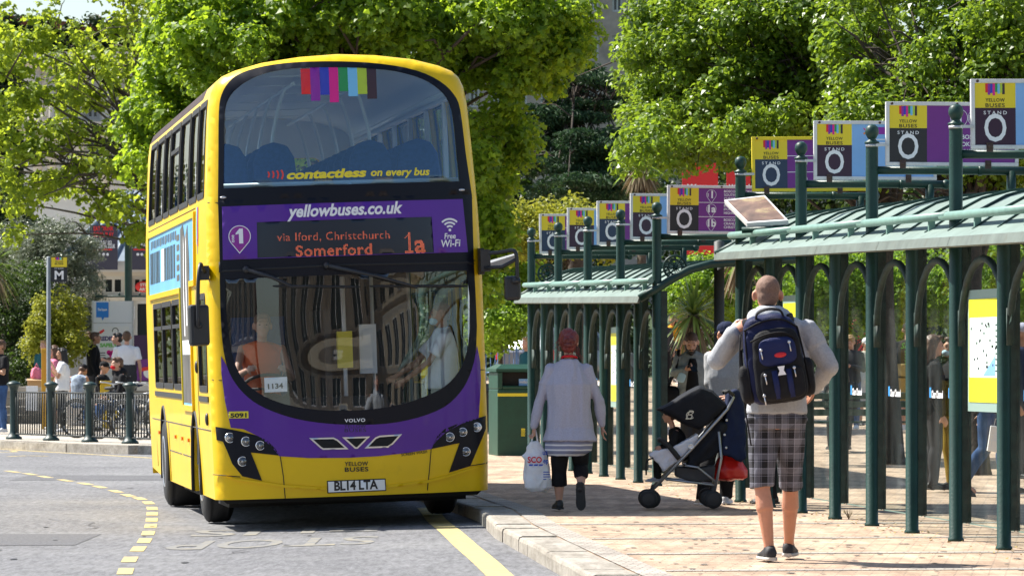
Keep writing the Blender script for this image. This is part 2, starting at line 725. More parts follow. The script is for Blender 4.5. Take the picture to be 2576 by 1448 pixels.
def kerb_run(name, pts, ztop, inward, m=M_KERB, step=0.92):
    """stones along the polyline; pts are the road-side edge."""
    mb = MB(m)
    d = 0.0
    P = [Vector((p[0], p[1], 0)) for p in pts]
    samples = [P[0]]
    for a, b in zip(P, P[1:]):
        n = max(1, round((b - a).length / step))
        samples += [a.lerp(b, (k + 1) / n) for k in range(n)]
    rnd = random.Random(3)
    for a, b in zip(samples, samples[1:]):
        t = (b - a).normalized()
        nrm = Vector((t.y, -t.x, 0)) * inward
        a2, b2 = a + t * 0.004, b - t * 0.004
        za, zb = ztop(a.y) + rnd.uniform(-.006, .006), ztop(b.y) + rnd.uniform(-.006, .006)
        lean = rnd.uniform(0, .012)
        sec = [(lean, -0.4), (lean, -0.03), (lean + 0.008, -0.008), (lean + 0.03, 0.0), (0.305, 0.0), (0.305, -0.4)]
        va = [a2 + nrm * s + Vector((0, 0, za + z)) for s, z in sec]
        vb = [b2 + nrm * s + Vector((0, 0, zb + z)) for s, z in sec]
        k = len(sec)
        mb.add(va + vb, [(i, i + 1, k + i + 1, k + i) for i in range(k - 1)] + [tuple(range(k))[::-1], tuple(range(k, 2 * k))], False)
    o = mb.build(name)
    fix_normals(o.data)
    tag(o, kind="structure")


kerb_run("kerb", [(px0(y), y) for y in np.arange(18, 127, 1.84)], lambda y: pave_z(y) + 0.006, 1)

# the traffic island across the road on the left
IS = [(-34, 130), (-20, 103), (-13.6, 90.6), (-9.18, 82), (-7.4, 78.7), (-6.2, 77.0), (-5.5, 76.8), (-4.9, 78), (-4.7, 82), (-4.6, 128)]
kerb_run("island_kerb", IS, lambda y: 0.147 if y < 90 else island_z(y), 1)


def isl_left(Y):
    for (x0, y0), (x1, y1) in zip(IS[:6], IS[1:6]):
        if y1 <= Y <= y0:
            return x0 + (x1 - x0) * (y0 - Y) / (y0 - y1)
    return IS[5][0]


sheet("island_pavement", [[(isl_left(Y) + 0.25 + (-5.0 - isl_left(Y)) * q, Y + (0.3 if Y < 77.5 else 0), island_z(Y)) for q in (0, .25, .5, .75, 1.0)] for Y in (77.0, 78.7, 80, 82, 84, 87, 90.6, 94, 98, 103, 112, 128)], M_SLAB)

# markings, 4 mm above the road
mk = MB(M_MARK)


def road_pt(px, py):
    z = 0.0
    for _ in range(4):
        Y = gY(py, z)
        z = road_z((px - CX) * Y / FP, Y)
    return Vector(((px - CX) * Y / FP, Y, z + 0.004))


def stripe(mb, pts, w, n=1):
    for a, b in zip(pts, pts[1:]):
        t = (b - a)
        t.z = 0
        t.normalize()
        s = Vector((-t.y, t.x, 0)) * (w / 2)
        q = [a + s, a - s, b - s, b + s]
        for v in q:
            v.z = road_z(v.x, v.y) + 0.004
        mb.add(q, [(0, 1, 2, 3)])


zd = [(830, 1085), (862, 1003), (892, 922), (950, 850), (993, 793), (1018, 741), (1035, 691), (1042, 650), (1045, 609), (1045, 571), (1020, 533), (960, 504), (880, 482), (795, 454), (685, 424), (585, 402), (450, 379), (310, 355), (205, 336), (85, 319)]
dp = [road_pt(x * .3662, 1069 + y * .3662) for x, y in zd]
for i, p in enumerate(dp):
    t = (dp[min(i + 1, len(dp) - 1)] - dp[max(i - 1, 0)]).normalized()
    L = min(0.5, (dp[min(i + 1, len(dp) - 1)] - p).length * 0.27 + 0.12 if i < len(dp) - 1 else .5)
    stripe(mk, [p - t * L, p + t * L], 0.115)
tag(mk.build("road_marking"), kind="structure")
mk = MB(M_MARK)
yl = [road_pt(943.4 + x * .3418, 1163.5 + y * .3418) for x, y in ((380, 330), (420, 380), (460, 430), (560, 510), (680, 620), (800, 720), (920, 832), (1060, 960))]
yl = smoothpath(yl, 4)
stripe(mk, yl, 0.19)
stripe(mk, [road_pt(x, y) for x, y in ((-40, 1127), (0, 1129.5), (130, 1137), (260, 1144), (380, 1151.5), (470, 1157))], 0.13)
stripe(mk, [road_pt(x, y) for x, y in ((0, 1137.5), (40, 1136), (30, 1133.5))], 0.1)
stripe(mk, [road_pt(x, y) for x, y in ((20, 1148), (70, 1145.5), (120, 1147))], 0.1)
tag(mk.build("road_line"), kind="structure")
mk = MB(M_WORN)
for s, X, Y, wd, hg in (("BUS", -2.05, 41.4, 1.7, 1.55), ("STOP", -2.02, 38.6, 1.75, 1.75)):
    v, f = text2d(s, 0.01)
    k = wd / (v[:, 0].max() - v[:, 0].min())
    vs = []
    for a, b in v:
        x, y = X - a * k, Y + hg / 2 - b * hg
        vs.append((x, y, road_z(x, y) + 0.004))
    mk.add(vs, f)
tag(mk.build("road_lettering"), kind="structure")

# old repair patches and cracks in the asphalt
pt = MB(mat("asphalt_patch", (0.14, 0.14, 0.148), 0.85, var=0.5, vscale=34, bump=0.9, bscale=130))
rnd = random.Random(12)


def crack(p0, heading, n, step, w):
    pts = [Vector(p0)]
    for _ in range(n):
        heading += rnd.gauss(0, .35)
        pts.append(pts[-1] + Vector((math.cos(heading), math.sin(heading), 0)) * step)
    for a, b in zip(pts, pts[1:]):
        stripe(pt, [a, b], w * rnd.uniform(.5, 1.4))


for p0, hd, n, w in (((-3.4, 35.5), 1.2, 14, .016), ((-4.2, 42), .2, 16, .018), ((-6.5, 55), -.3, 22, .03), ((-5.2, 47), 2.6, 14, .02), ((-1.2, 36.2), 2.9, 10, .014), ((-8, 64), .1, 20, .035)):
    crack((*p0, 0), hd, n, .22, w)
for x, y, w, l in ((-4.6, 38.6, .9, 2.6), (-6.6, 60, 2.2, 2.5)):
    pt.add([(x, y, road_z(x, y) + .003), (x + w, y + .1, road_z(x + w, y) + .003), (x + w, y + l, road_z(x + w, y + l) + .003), (x, y + l, road_z(x, y + l) + .003)], [(0, 1, 2, 3)])
tag(pt.build("road_patch"), kind="structure")
# leaf litter and weeds at the foot of the posts
lit = MB(mat("dry_leaves", (0.32, 0.24, 0.1), 0.9, var=0.4, vscale=8))
rnd = random.Random(5)
for k in range(700):
    Y = rnd.uniform(30, 52)
    X = 2.26 - 0.1196 * (Y - 44.4) + rnd.gauss(0.05, 0.28)
    a = rnd.uniform(0, 6.28)
    s = rnd.uniform(0.008, 0.022)
    p = Vector((X, Y, PZ + 0.012))
    u, w = Vector((math.cos(a), math.sin(a), rnd.uniform(-.4, .4))) * s, Vector((-math.sin(a), math.cos(a), rnd.uniform(-.4, .4))) * s * .6
    lit.add([p + u, p + w, p - u, p - w], [(0, 1, 2, 3)])
lit.m(mat("chewing_gum", (0.12, 0.11, 0.10), 0.8))
for k in range(260):
    Y = rnd.uniform(28, 50)
    X = px0(Y) + .6 + rnd.random() * 2.6
    s = rnd.uniform(.012, .03)
    lit.add([(X + s * math.cos(a), Y + s * 2.2 * math.sin(a), PZ + .006) for a in (0, 1.05, 2.1, 3.14, 4.2, 5.24)], [(0, 1, 2, 3, 4, 5)])
lit.m(mat("oil_spot", (0.05, 0.05, 0.052), 0.6))
for k in range(34):
    Y = rnd.uniform(33, 62)
    X = rnd.uniform(-4.5, -1.2)
    s = rnd.uniform(.012, .04)
    lit.add([(X + s * rnd.uniform(.7, 1.2) * math.cos(a), Y + s * 3 * math.sin(a), road_z(X, Y) + .006) for a in (0, 1.05, 2.1, 3.14, 4.2, 5.24)], [(0, 1, 2, 3, 4, 5)])
o = lit.build("leaf_litter")
tag(o, kind="stuff")
# ================================================================ THE BUS
M_YEL = mat("bus_yellow", (0.82, 0.525, 0.0), 0.36, coat=0.12, spec=0.35, var=0.05, vscale=1.5, dirt=(0.66, 0.40, 0.02), dscale=1.3)
M_PUR = mat("bus_purple", (0.095, 0.018, 0.29), 0.34, coat=0.15, spec=0.35, var=0.06, vscale=2)
M_BLK = mat("gloss_black", (0.006, 0.007, 0.013), 0.35, spec=0.2)
M_RUB = mat("black_rubber", (0.014, 0.014, 0.015), 0.7, bump=0.2, bscale=60)
M_PLA = mat("black_plastic", (0.016, 0.017, 0.02), 0.42)
M_UND = mat("underside", (0.012, 0.012, 0.012), 0.9)
M_CHR = mat("chrome", (0.8, 0.8, 0.82), 0.18, metal=1.0)
M_SIL = mat("silver_trim", (0.62, 0.62, 0.64), 0.3, metal=0.8)
M_WHT = mat("white_print", (0.82, 0.82, 0.84), 0.5)
M_YPR = mat("yellow_print", (0.80, 0.66, 0.03), 0.5)
M_BPR = mat("black_print", (0.012, 0.011, 0.012), 0.5)
M_INT = mat("interior_white", (0.86, 0.86, 0.86), 0.6)
M_POLE = mat("pole_white", (0.72, 0.74, 0.74), 0.35)
M_SEAT = mat("seat_navy", (0.03, 0.07, 0.20), 0.8, var=0.2, vscale=30)
M_SEATB = mat("seat_shell", (0.03, 0.05, 0.1), 0.5)
M_FLOOR = mat("bus_floor", (0.05, 0.06, 0.08), 0.7)
M_DASH = mat("dashboard", (0.03, 0.03, 0.033), 0.6)
M_PLATE = mat("plate_white", (0.88, 0.88, 0.86), 0.5)
M_LED = mat("led_amber", (1.0, 0.20, 0.08), 0.5, emit=0.5)
M_DISP = mat("display_black", (0.012, 0.018, 0.03), 0.25)
M_ORG = mat("hi_vis_orange", (0.85, 0.13, 0.02), 0.7)
M_LENS = glass_mat("lamp_lens", (0.95, 0.95, 0.95), 0.12)
M_GF = glass_mat("bus_glass_front", (0.90, 0.94, 0.96), 0.095, fres=0.24, wavy=0.03, rcol=(.88, .94, 1.0))  # faint sky blue put into the reflection colour
M_GU = glass_mat("bus_glass_upper", (0.74, 0.92, 1.0), 0.10, fres=0.2, wavy=0.02, rcol=(.55, .78, 1.0))  # blue of the reflected sky is put into the reflection colour
M_GS = glass_mat("bus_glass_side", (0.86, 0.88, 0.90), 0.06)
STRIPES = [("red", (0.72, 0.02, 0.03)), ("violet", (0.26, 0.02, 0.33)), ("blue", (0.03, 0.05, 0.45)), ("pink", (0.72, 0.01, 0.25)), ("green", (0.02, 0.28, 0.08)), ("sky", (0.18, 0.52, 0.80)), ("lime", (0.42, 0.58, 0.04)), ("umber", (0.045, 0.02, 0.03))]
M_STR = [mat("stripe_" + n, c, 0.5) for n, c in STRIPES]

bus = thing("double_decker_bus", "tall yellow and purple double-deck bus halted with its front wheel beside the kerb", "bus", (-1.41, 41.55, 0.045))
bus.rotation_euler = (0, -0.033, R(7.7))
BM = Matrix.Translation(bus.location) @ bus.rotation_euler.to_matrix().to_4x4()
BI = BM.inverted()
PROF = [(1.255, .29), (1.268, .9), (1.268, 2.2), (1.25, 2.9), (1.215, 3.5), (1.19, 3.85), (1.165, 4.0), (1.125, 4.09), (1.06, 4.15), (.94, 4.2), (.7, 4.262), (.35, 4.307), (0, 4.325)]
ZT = np.array([p[1] for p in PROF])
XT = np.array([p[0] for p in PROF])


def half_w(z):
    return float(np.interp(z, ZT[:7], XT[:7]))


SEG = []
for s in (-1, 1):
    for a, b in zip(PROF, PROF[1:]):
        SEG.append((a[0] * s, a[1], b[0] * s, b[1]))
SEG = np.array(SEG)


def edge_dist(x, z):
    ax, az, bx, bz = SEG.T
    dx, dz = bx - ax, bz - az
    t = np.clip(((x - ax) * dx + (z - az) * dz) / (dx * dx + dz * dz), 0, 1)
    return float(np.sqrt(((ax + t * dx - x) ** 2 + (az + t * dz - z) ** 2).min()))


def F0(x, z):
    y = 0.17 * (abs(x) / 1.27) ** 2.4 + 0.025 * max(0, z - 0.9) + 0.055 * max(0, z - 2.5) ** 1.5 + 0.10 * max(0, .6 - z)
    return y


RC = 0.17


def F(x, z):
    d = edge_dist(x, z)
    y = F0(x, z)
    if d < RC:
        q = 1 - d / RC
        y += RC * 0.9 * (1 - math.sqrt(max(0, 1 - q * q)))
    return y


def ray_local(px, py):
    o = BI @ Vector((0, 0, CZ))
    d = BI.to_3x3() @ Vector(((px - CX) / FP, 1, -(py - HY) / FP))
    return o, d


def B(px, py):
    """photo pixel -> (x, z) on the front of the bus."""
    o, d = ray_local(px, py)
    y = 0.1
    for _ in range(6):
        t = (y - o.y) / d.y
        p = o + d * t
        y = F0(max(-1.27, min(1.27, p.x)), p.z)
    return (p.x, p.z)


def S(px, py):
    """photo pixel -> (y, z) on the left flank."""
    o, d = ray_local(px, py)
    x = -1.26
    for _ in range(4):
        p = o + d * ((x - o.x) / d.x)
        x = -half_w(p.z)
    return (p.y, p.z)


def b1(zx, zy):
    return B(352.2 + zx * .391, 113.2 + zy * .391)


def b2(zx, zy):
    return B(352.2 + zx * .4995, 628.9 + zy * .4995)


def b8(zx, zy):
    return B(540.9 + zx * .26855, 1018.8 + zy * .26855)


def fmap(x, z, d):
    return Vector((x, F(x, z) - d, z))


def lmap(y, z, d):
    return Vector((-half_w(z) - d, y, z))


def rmap(y, z, d):
    return Vector((half_w(z) + d, y, z))


def inside(pts, poly):
    poly = np.asarray(poly)
    x, y = pts[:, 0], pts[:, 1]
    r = np.zeros(len(pts), bool)
    x0, y0 = poly[:, 0], poly[:, 1]
    x1, y1 = np.roll(x0, -1), np.roll(y0, -1)
    for a, b, c, d in zip(x0, y0, x1, y1):
        if b == d:
            continue
        k = ((b > y) != (d > y)) & (x < (c - a) * (y - b) / (d - b) + a)
        r ^= k
    return r


def resample(poly, seg):
    out = []
    n = len(poly)
    for i in range(n):
        a, b = np.array(poly[i]), np.array(poly[(i + 1) % n])
        k = max(1, int(np.ceil(np.linalg.norm(b - a) / seg)))
        out += [tuple(a + (b - a) * j / k) for j in range(k)]
    return out


def patch(mb, outer, holes, fn, d=0.004, grid=0.06, thick=0.0, extra=(), smooth=True):
    """a sheet following a curved surface; thick adds edges of that depth behind it."""
    loops = [resample(outer, grid)] + [resample(h, grid) for h in holes]
    pts, edges = [], []
    for L in loops:
        o = len(pts)
        pts += L
        edges += [(o + i, o + (i + 1) % len(L)) for i in range(len(L))]
    bp = np.array(pts)
    xs = np.arange(bp[:, 0].min(), bp[:, 0].max(), grid)
    zs = np.arange(bp[:, 1].min(), bp[:, 1].max(), grid)
    g = np.array([(x + (grid / 2 if j % 2 else 0), z) for j, z in enumerate(zs) for x in xs] + [tuple(e) for e in extra])
    if len(g):
        k = inside(g, loops[0])
        for h in loops[1:]:
            k &= ~inside(g, h)
        g = g[k]
        if len(g):
            dd = np.sqrt(((g[:, None, :] - bp[None]) ** 2).sum(-1)).min(1)
            g = g[dd > grid * 0.33]
    allp = [Vector((float(p[0]), float(p[1]))) for p in pts] + [Vector((float(p[0]), float(p[1]))) for p in g]
    v, e, f, _, _, _ = delaunay_2d_cdt(allp, edges, [], 0, 1e-6)
    v = np.array([(p.x, p.y) for p in v])
    f = [t for t in f if len(t) == 3]
    cen = np.array([(v[t[0]] + v[t[1]] + v[t[2]]) / 3 for t in f])
    k = inside(cen, loops[0])
    for h in loops[1:]:
        k &= ~inside(cen, h)
    f = [tuple(t) for t, q in zip(f, k) if q]
    vs = [fn(float(a), float(b), d) for a, b in v]
    mb.add(vs, f, smooth)
    if thick:
        cnt = {}
        for t in f:
            for a, b in ((t[0], t[1]), (t[1], t[2]), (t[2], t[0])):
                cnt[(min(a, b), max(a, b))] = cnt.get((min(a, b), max(a, b)), []) + [(a, b)]
        bd = [q[0] for q in cnt.values() if len(q) == 1]
        used = sorted({i for q in bd for i in q})
        ix = {i: n for n, i in enumerate(used)}
        k = len(used)
        mb.add([fn(float(v[i][0]), float(v[i][1]), d) for i in used] + [fn(float(v[i][0]), float(v[i][1]), d - thick) for i in used], [(ix[b], ix[a], k + ix[a], k + ix[b]) for a, b in bd], False)
    return mb


def rounded(x0, z0, x1, z1, r=0.05, n=4):
    out = []
    for cx, cz, a in ((x1 - r, z1 - r, 0), (x0 + r, z1 - r, 90), (x0 + r, z0 + r, 180), (x1 - r, z0 + r, 270)):
        out += [(cx + r * math.cos(R(a + 90 * i / n)), cz + r * math.sin(R(a + 90 * i / n))) for i in range(n + 1)]
    return out


def smooth2(pts, n=4, closed=False):
    p3 = [Vector((a, b, 0)) for a, b in pts]
    return [(p.x, p.y) for p in smoothpath(p3, n)]


def grow(poly, d):
    """offset a polygon outwards (negative inwards)."""
    P = np.array(poly)
    area = 0.5 * np.sum(P[:, 0] * np.roll(P[:, 1], -1) - np.roll(P[:, 0], -1) * P[:, 1])
    s = 1 if area > 0 else -1
    e = np.roll(P, -1, 0) - P
    e /= np.linalg.norm(e, axis=1)[:, None] + 1e-9
    nn = np.stack([e[:, 1], -e[:, 0]], 1) * s
    m = nn + np.roll(nn, 1, 0)
    m /= (np.linalg.norm(m, axis=1)[:, None] ** 2 + 1e-9) / 2
    return [tuple(p) for p in P + m * d]


# ---- outlines read off the photo
UP_BLACK = [b1(502, 1000)] + smooth2([b1(*p) for p in ((505, 700), (508, 430), (525, 320), (575, 235), (655, 178), (800, 135), (1000, 110), (1290, 105), (1560, 122), (1780, 165), (1930, 235), (2020, 320), (2062, 420), (2098, 700), (2138, 962))], 3)
UP_GLASS = [b1(530, 930)] + smooth2([b1(*p) for p in ((533, 650), (538, 440), (562, 345), (622, 272), (720, 208), (850, 163), (1030, 140), (1250, 137), (1450, 143), (1650, 163), (1820, 213), (1930, 283), (1990, 360), (2022, 470), (2045, 700), (2063, 884))], 3)
LOW_BLACK = [b1(502, 1000)] + [b2(402, 60), b2(402, 160)] + smooth2([b2(*p) for p in ((405, 300), (415, 460), (438, 585), (480, 670), (545, 742), (630, 795), (760, 842), (900, 868), (1060, 878), (1240, 873), (1400, 842), (1530, 790), (1612, 715), (1660, 630), (1690, 520), (1698, 380))], 3) + [b2(1690, 200), b2(1682, 60), b1(2138, 962)]
LOW_GLASS = [b2(422, 140)] + smooth2([b2(*p) for p in ((425, 300), (441, 440), (467, 560), (514, 655), (590, 722), (700, 773), (850, 805), (1000, 814), (1150, 808), (1300, 785), (1430, 745), (1540, 690), (1612, 612), (1652, 520), (1668, 400))], 3) + [b2(1667, 240), b2(1650, 96)]

# ---- yellow body: front, flanks, roof, rear, all one shell
body = MB(M_YEL)
front_outer = [(-x, z) for x, z in PROF] + [(x, z) for x, z in PROF[-2::-1]]
rim = []
for i in range(len(front_outer) - 1):
    a, b = np.array(front_outer[i]), np.array(front_outer[i + 1])
    e = (b - a) / np.linalg.norm(b - a)
    nrm = np.array([e[1], -e[0]])
    for k in range(max(1, int(np.linalg.norm(b - a) / 0.06))):
        p = a + e * (k * 0.06 + .03)
        for q in (0.012, 0.03, 0.06, 0.1, 0.14, .17):
            rim.append(tuple(p + nrm * q))
opening = grow(UP_BLACK[1:] + LOW_BLACK[1:-1][::-1] + [UP_BLACK[0]], -0.03)
patch(body, front_outer, [opening], fmap, 0.0, 0.06, 0.0, rim)
REAR = 10.45


ZU0, ZU1, ZL0, ZL1 = 3.07, 3.95, 1.28, 2.17
UW = [(0.72, 1.62), (1.76, 2.86), (3.0, 4.42), (4.56, 6.0), (6.14, 7.1), (7.24, 8.5), (8.66, 9.9)]
LWL = [(0.62, 1.75), (4.35, 5.65), (5.8, 7.4), (7.5, 9.0)]
LWR = [(2.6, 4.1), (4.25, 5.75), (5.9, 7.4), (7.55, 9.0)]
WF, WR = 2.62, 7.75
arch = lambda c: [(c + 0.62 * math.cos(R(a)), 0.29 + 0.78 * math.sin(R(a))) for a in np.linspace(0, 180, 13)]
flank = [(F(-half_w(z), z), z) for z in (.29, .6, .9, 1.3, 1.7, 2.2, 2.6, 2.9, 3.2, 3.5, 3.85, 4.0)]
bottom = [(REAR, .36), (REAR - 1.6, .31)] + arch(WR) + arch(WF)
out2 = flank + [(REAR, 4.0)] + bottom
wins = {"l": [(rounded(a, ZU0, b, ZU1), "u") for a, b in UW] + [(rounded(a, ZL0, b, ZL1), "d") for a, b in LWL], "r": [(rounded(a, ZU0, b, ZU1), "u") for a, b in UW] + [(rounded(a, ZL0, b, ZL1), "d") for a, b in LWR] + [(rounded(0.75, 0.5, 2.0, 2.25), "door")]}
patch(body, out2, [w for w, _ in wins["l"]], lmap, 0, 0.16, 0.05)
patch(body, out2, [w for w, _ in wins["r"]], rmap, 0, 0.16, 0.05)
# roof
rr = []
RP = [(x, z) for x, z in PROF[6:]]
RP = [(-x, z) for x, z in RP] + [(x, z) for x, z in RP[-2::-1]]
for t in (0, .02, .1, .3, .6, 1.0):
    rr.append([Vector((x, F(x, z) * (1 - t) + REAR * t - (0 if t < 1 else 0), z)) for x, z in RP])
w = len(RP)
body.add([p for r in rr for p in r], [(i * w + j, i * w + j + 1, (i + 1) * w + j + 1, (i + 1) * w + j) for i in range(2) for j in range(w - 1)], True)
body.m(mat("roof_grey", (0.075, 0.06, 0.062), 0.95, var=0.2, vscale=3, spec=0.1))
body.add([p for r in rr for p in r], [(i * w + j, i * w + j + 1, (i + 1) * w + j + 1, (i + 1) * w + j) for i in range(2, len(rr) - 1) for j in range(w - 1)], True)
body.m(M_YEL)
patch(body, front_outer, [rounded(-0.75, 3.15, 0.75, 3.8, .08), rounded(-0.8, 1.6, 0.8, 2.1, .06)], lambda x, z, d: Vector((x, REAR + 0.02 - d, z)), 0, 0.3)
shell = body.build("body", bus)
fix_normals(shell.data)

lining = MB(M_INT)   # inner skin of the upper saloon: ceiling and waist panels
CE = [(x * 0.965, z - 0.06) for x, z in RP]
rows = [[Vector((x, 0.75 + 9.6 * t, z)) for x, z in CE] for t in np.linspace(0, 1, 8)]
w = len(CE)
lining.add([p for r in rows for p in r], [(i * w + j, i * w + j + 1, (i + 1) * w + j + 1, (i + 1) * w + j) for i in range(7) for j in range(w - 1)], True)
for s in (-1, 1):
    lining.box((s * 1.115, 5.5, 3.96), (0.05, 9.6, 0.07))
    for y in np.arange(1.69, 9.0, 1.45):
        lining.box((s * 1.13, y, 3.5), (0.04, 0.1, 0.95))
for y in (1.9, 3.4, 4.9, 6.4, 7.9, 9.3):
    lining.box((0, y, 4.225), (1.5, 0.02, 0.012))
lining.m(M_SEATB)
for s in (-1, 1):
    lining.box((s * 1.2, 5.5, 2.78), (0.03, 9.6, 0.56))
lining.m(M_INT)
patch(lining, [(-1.16, 2.5), (1.16, 2.5), (1.1, 4.1), (.9, 4.2), (0, 4.27), (-.9, 4.2), (-1.1, 4.1)], [rounded(-0.75, 3.15, 0.75, 3.8, .08)], lambda x, z, d: Vector((x, REAR - 0.1, z)), 0, .4)
lining.build("ceiling_lining", bus)
fl = MB(M_FLOOR)
fl.box((0, 5.45, 2.47), (2.4, 9.7, 0.1))
fl.box((0, 5.9, 0.55), (2.36, 8.6, 0.08))
fl.box((.7, 1.0, 0.36), (.95, 1.1, 0.06))
fl.m(M_UND)
fl.box((0, 5.4, 0.34), (2.2, 9.3, 0.28))  # underbody set low to block light beneath the bus
fl.box((0, 1.1, 0.36), (2.05, 1.3, 0.24))
fl.box((0, WF, .42), (1.9, .25, .3))
fl.box((0, WR, .42), (1.9, .35, .36))
fl.m(M_DASH)
fl.box((0, 5.2, 1.6), (2.3, 0.05, 1.6))
for s in (-1, 1):
    fl.box((s * 1.21, 6.5, 0.9), (0.03, 7.0, 0.7))
fl.build("floor", bus)

# ---- black masks
mask = MB(M_BLK)
patch(mask, UP_BLACK, [grow(UP_GLASS, -0.01)], fmap, 0.009, 0.06, 0.02)
BAND = [b1(502, 1000), b1(2138, 962), b1(2142, 985)] + [b1(506, 1030)]
patch(mask, LOW_BLACK, [grow(LOW_GLASS, -0.012)], fmap, 0.009, 0.06, 0.02)
mask.build("front_mask", bus)
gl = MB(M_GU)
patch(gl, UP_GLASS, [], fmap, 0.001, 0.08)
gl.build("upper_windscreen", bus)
gl = MB(M_GF)
patch(gl, LOW_GLASS, [], fmap, 0.001, 0.08)
gl.build("windscreen", bus)
seam = MB(M_RUB)


def fline(mb, pts, w=0.008, d=0.004):
    out = []
    for (x0, z0), (x1, z1) in zip(pts, pts[1:]):
        n = max(1, int(math.hypot(x1 - x0, z1 - z0) / 0.06))
        out += [fmap(x0 + (x1 - x0) * k / n, z0 + (z1 - z0) * k / n, d) for k in range(n)]
    out.append(fmap(*pts[-1], d))
    mb.tube(out, w / 2, 6)


for a in ([b2(408, 50), b2(1690, 52)], [b1(500, 1020), b1(2140, 985)], [b2(706, 1037), b2(722, 1140), b2(731, 1248)], [b2(1466, 1000), b2(1458, 1100), b2(1447, 1207)], [b2(372, 1130), b2(505, 1140)], [b2(1660, 1085), b2(1757, 1070)], [b1(440, 1012), b1(500, 1014)], [b2(366, 652), b2(412, 655)], [b2(1718, 602), b2(1740, 602)]):
    fline(seam, a)
for a in ([b2(402, 60), b2(402, 110), b2(420, 105), b2(1000, 75), b2(1650, 62), b2(1682, 70)],):
    fline(seam, a, 0.02, 0.008)
seam.build("seam", bus)

# ---- purple panels
pu = MB(M_PUR)
PURP = [b2(408, 532), b2(410, 620), b2(428, 760), b2(457, 893), b2(520, 900), b2(600, 938), b2(660, 985), b2(702, 1036), b2(850, 1045), b2(1050, 1044), b2(1200, 1036), b2(1340, 1020), b2(1466, 1000), b2(1490, 962), b2(1540, 915), b2(1620, 872), b2(1706, 846), b2(1714, 740), b2(1719, 650), b2(1715, 560), b2(1698, 478)]
LB = LOW_BLACK[3:-3]
cutlo = [p for p in LB]
PURP_FULL = PURP + [b2(1690, 520)] + [p for p in LB[::-1] if p[1] < b2(1690, 520)[1] and p[1] < b2(415, 540)[1] + 0.0]
patch(pu, PURP_FULL, [], fmap, 0.009, 0.04)
pu.build("purple_apron", bus)
pb = MB(M_PUR)
DEST = [b1(750, 1140), b1(755, 1370), b1(1890, 1335), b1(1875, 1105)]
patch(pb, [b1(527, 1040), b1(533, 1382), b1(2108, 1332), b1(2074, 991)], [DEST], fmap, 0.018, 0.06, 0.012)
pob = pb.build("purple_banner", bus)
let = MB(M_WHT)
dec = lambda d: (lambda x, z: fmap(x, z, d))


def front_text(mb, s, p_left, p_right, hpx, bold=0.0, shear=0.0, d=0.021, space=1.0):
    """lettering whose baseline runs from p_left to p_right; hpx is the cap height in metres."""
    (x0, z0), (x1, z1) = p_left, p_right
    mb.text(s, (x0 + x1) / 2, (z0 + z1) / 2, hpx, bold, shear, space, width=math.hypot(x1 - x0, z1 - z0), fn=dec(d), rot=math.atan2(z1 - z0, x1 - x0))


front_text(let, "yellowbuses.co.uk", b1(945, 1108), b1(1690, 1080), 0.105, 0.03, 0.25)
front_text(let, "Free", b1(1957, 1247), b1(2030, 1244), 0.05, 0.02, 0.15)
front_text(let, "Wi-Fi", b1(1938, 1299), b1(2062, 1293), 0.062, 0.02, 0.15)
cx, cz = b1(1992, 1190)


def disc(mb, cx, cz, r, d, n=20, r0=0.0, a0=0, a1=360):
    an = [R(a0 + (a1 - a0) * i / n) for i in range(n + 1)]
    vs = [fmap(cx + r * math.cos(a), cz + r * math.sin(a), d) for a in an] + [fmap(cx + r0 * math.cos(a), cz + r0 * math.sin(a), d) for a in an]
    k = n + 1
    mb.add(vs, [(i, i + 1, k + i + 1, k + i) for i in range(n)], False)


disc(let, cx, cz, .013, .021)
for r in (.045, .077, .109):
    disc(let, cx, cz, r, .021, 16, r - 0.017, 45, 135)
px, pz = b1(640, 1231)
pin = [(px + .1 * math.cos(R(a)), pz + .1 * math.sin(R(a))) for a in np.linspace(-35, 215, 26)] + [b1(640, 1342)]
patch(let, pin, [grow(pin, -0.007)], fmap, 0.0215, 0.05)
ox, oz = b1(640, 1277)
patch(let, [(ox + x * .1, oz + z * .135) for x, z in ((-.33, .70), (.02, 1), (.33, 1), (.33, 0), (-.04, 0), (-.04, .66), (-.33, .6))], [], fmap, 0.0235, 0.05)
v = b1(608, 1246)
let.text("one", v[0] - .004, v[1], 0.032, 0.02, 0, 1.0, fn=dec(.0235), rot=R(90))
let.build("lettering", pob)
pf = MB(mat("magenta_print", (0.27, 0.02, 0.30), 0.4))
patch(pf, grow(pin, -0.007), [], fmap, 0.021, 0.05)
pf.build("route_badge", pob)
ds = MB(M_DISP)
patch(ds, grow(DEST, 0.004), [], fmap, 0.011, 0.06)
dob = ds.build("destination_display", bus)
led = MB(M_LED)
# dot-matrix lettering: sample the glyphs on a grid and set one small lamp per dot


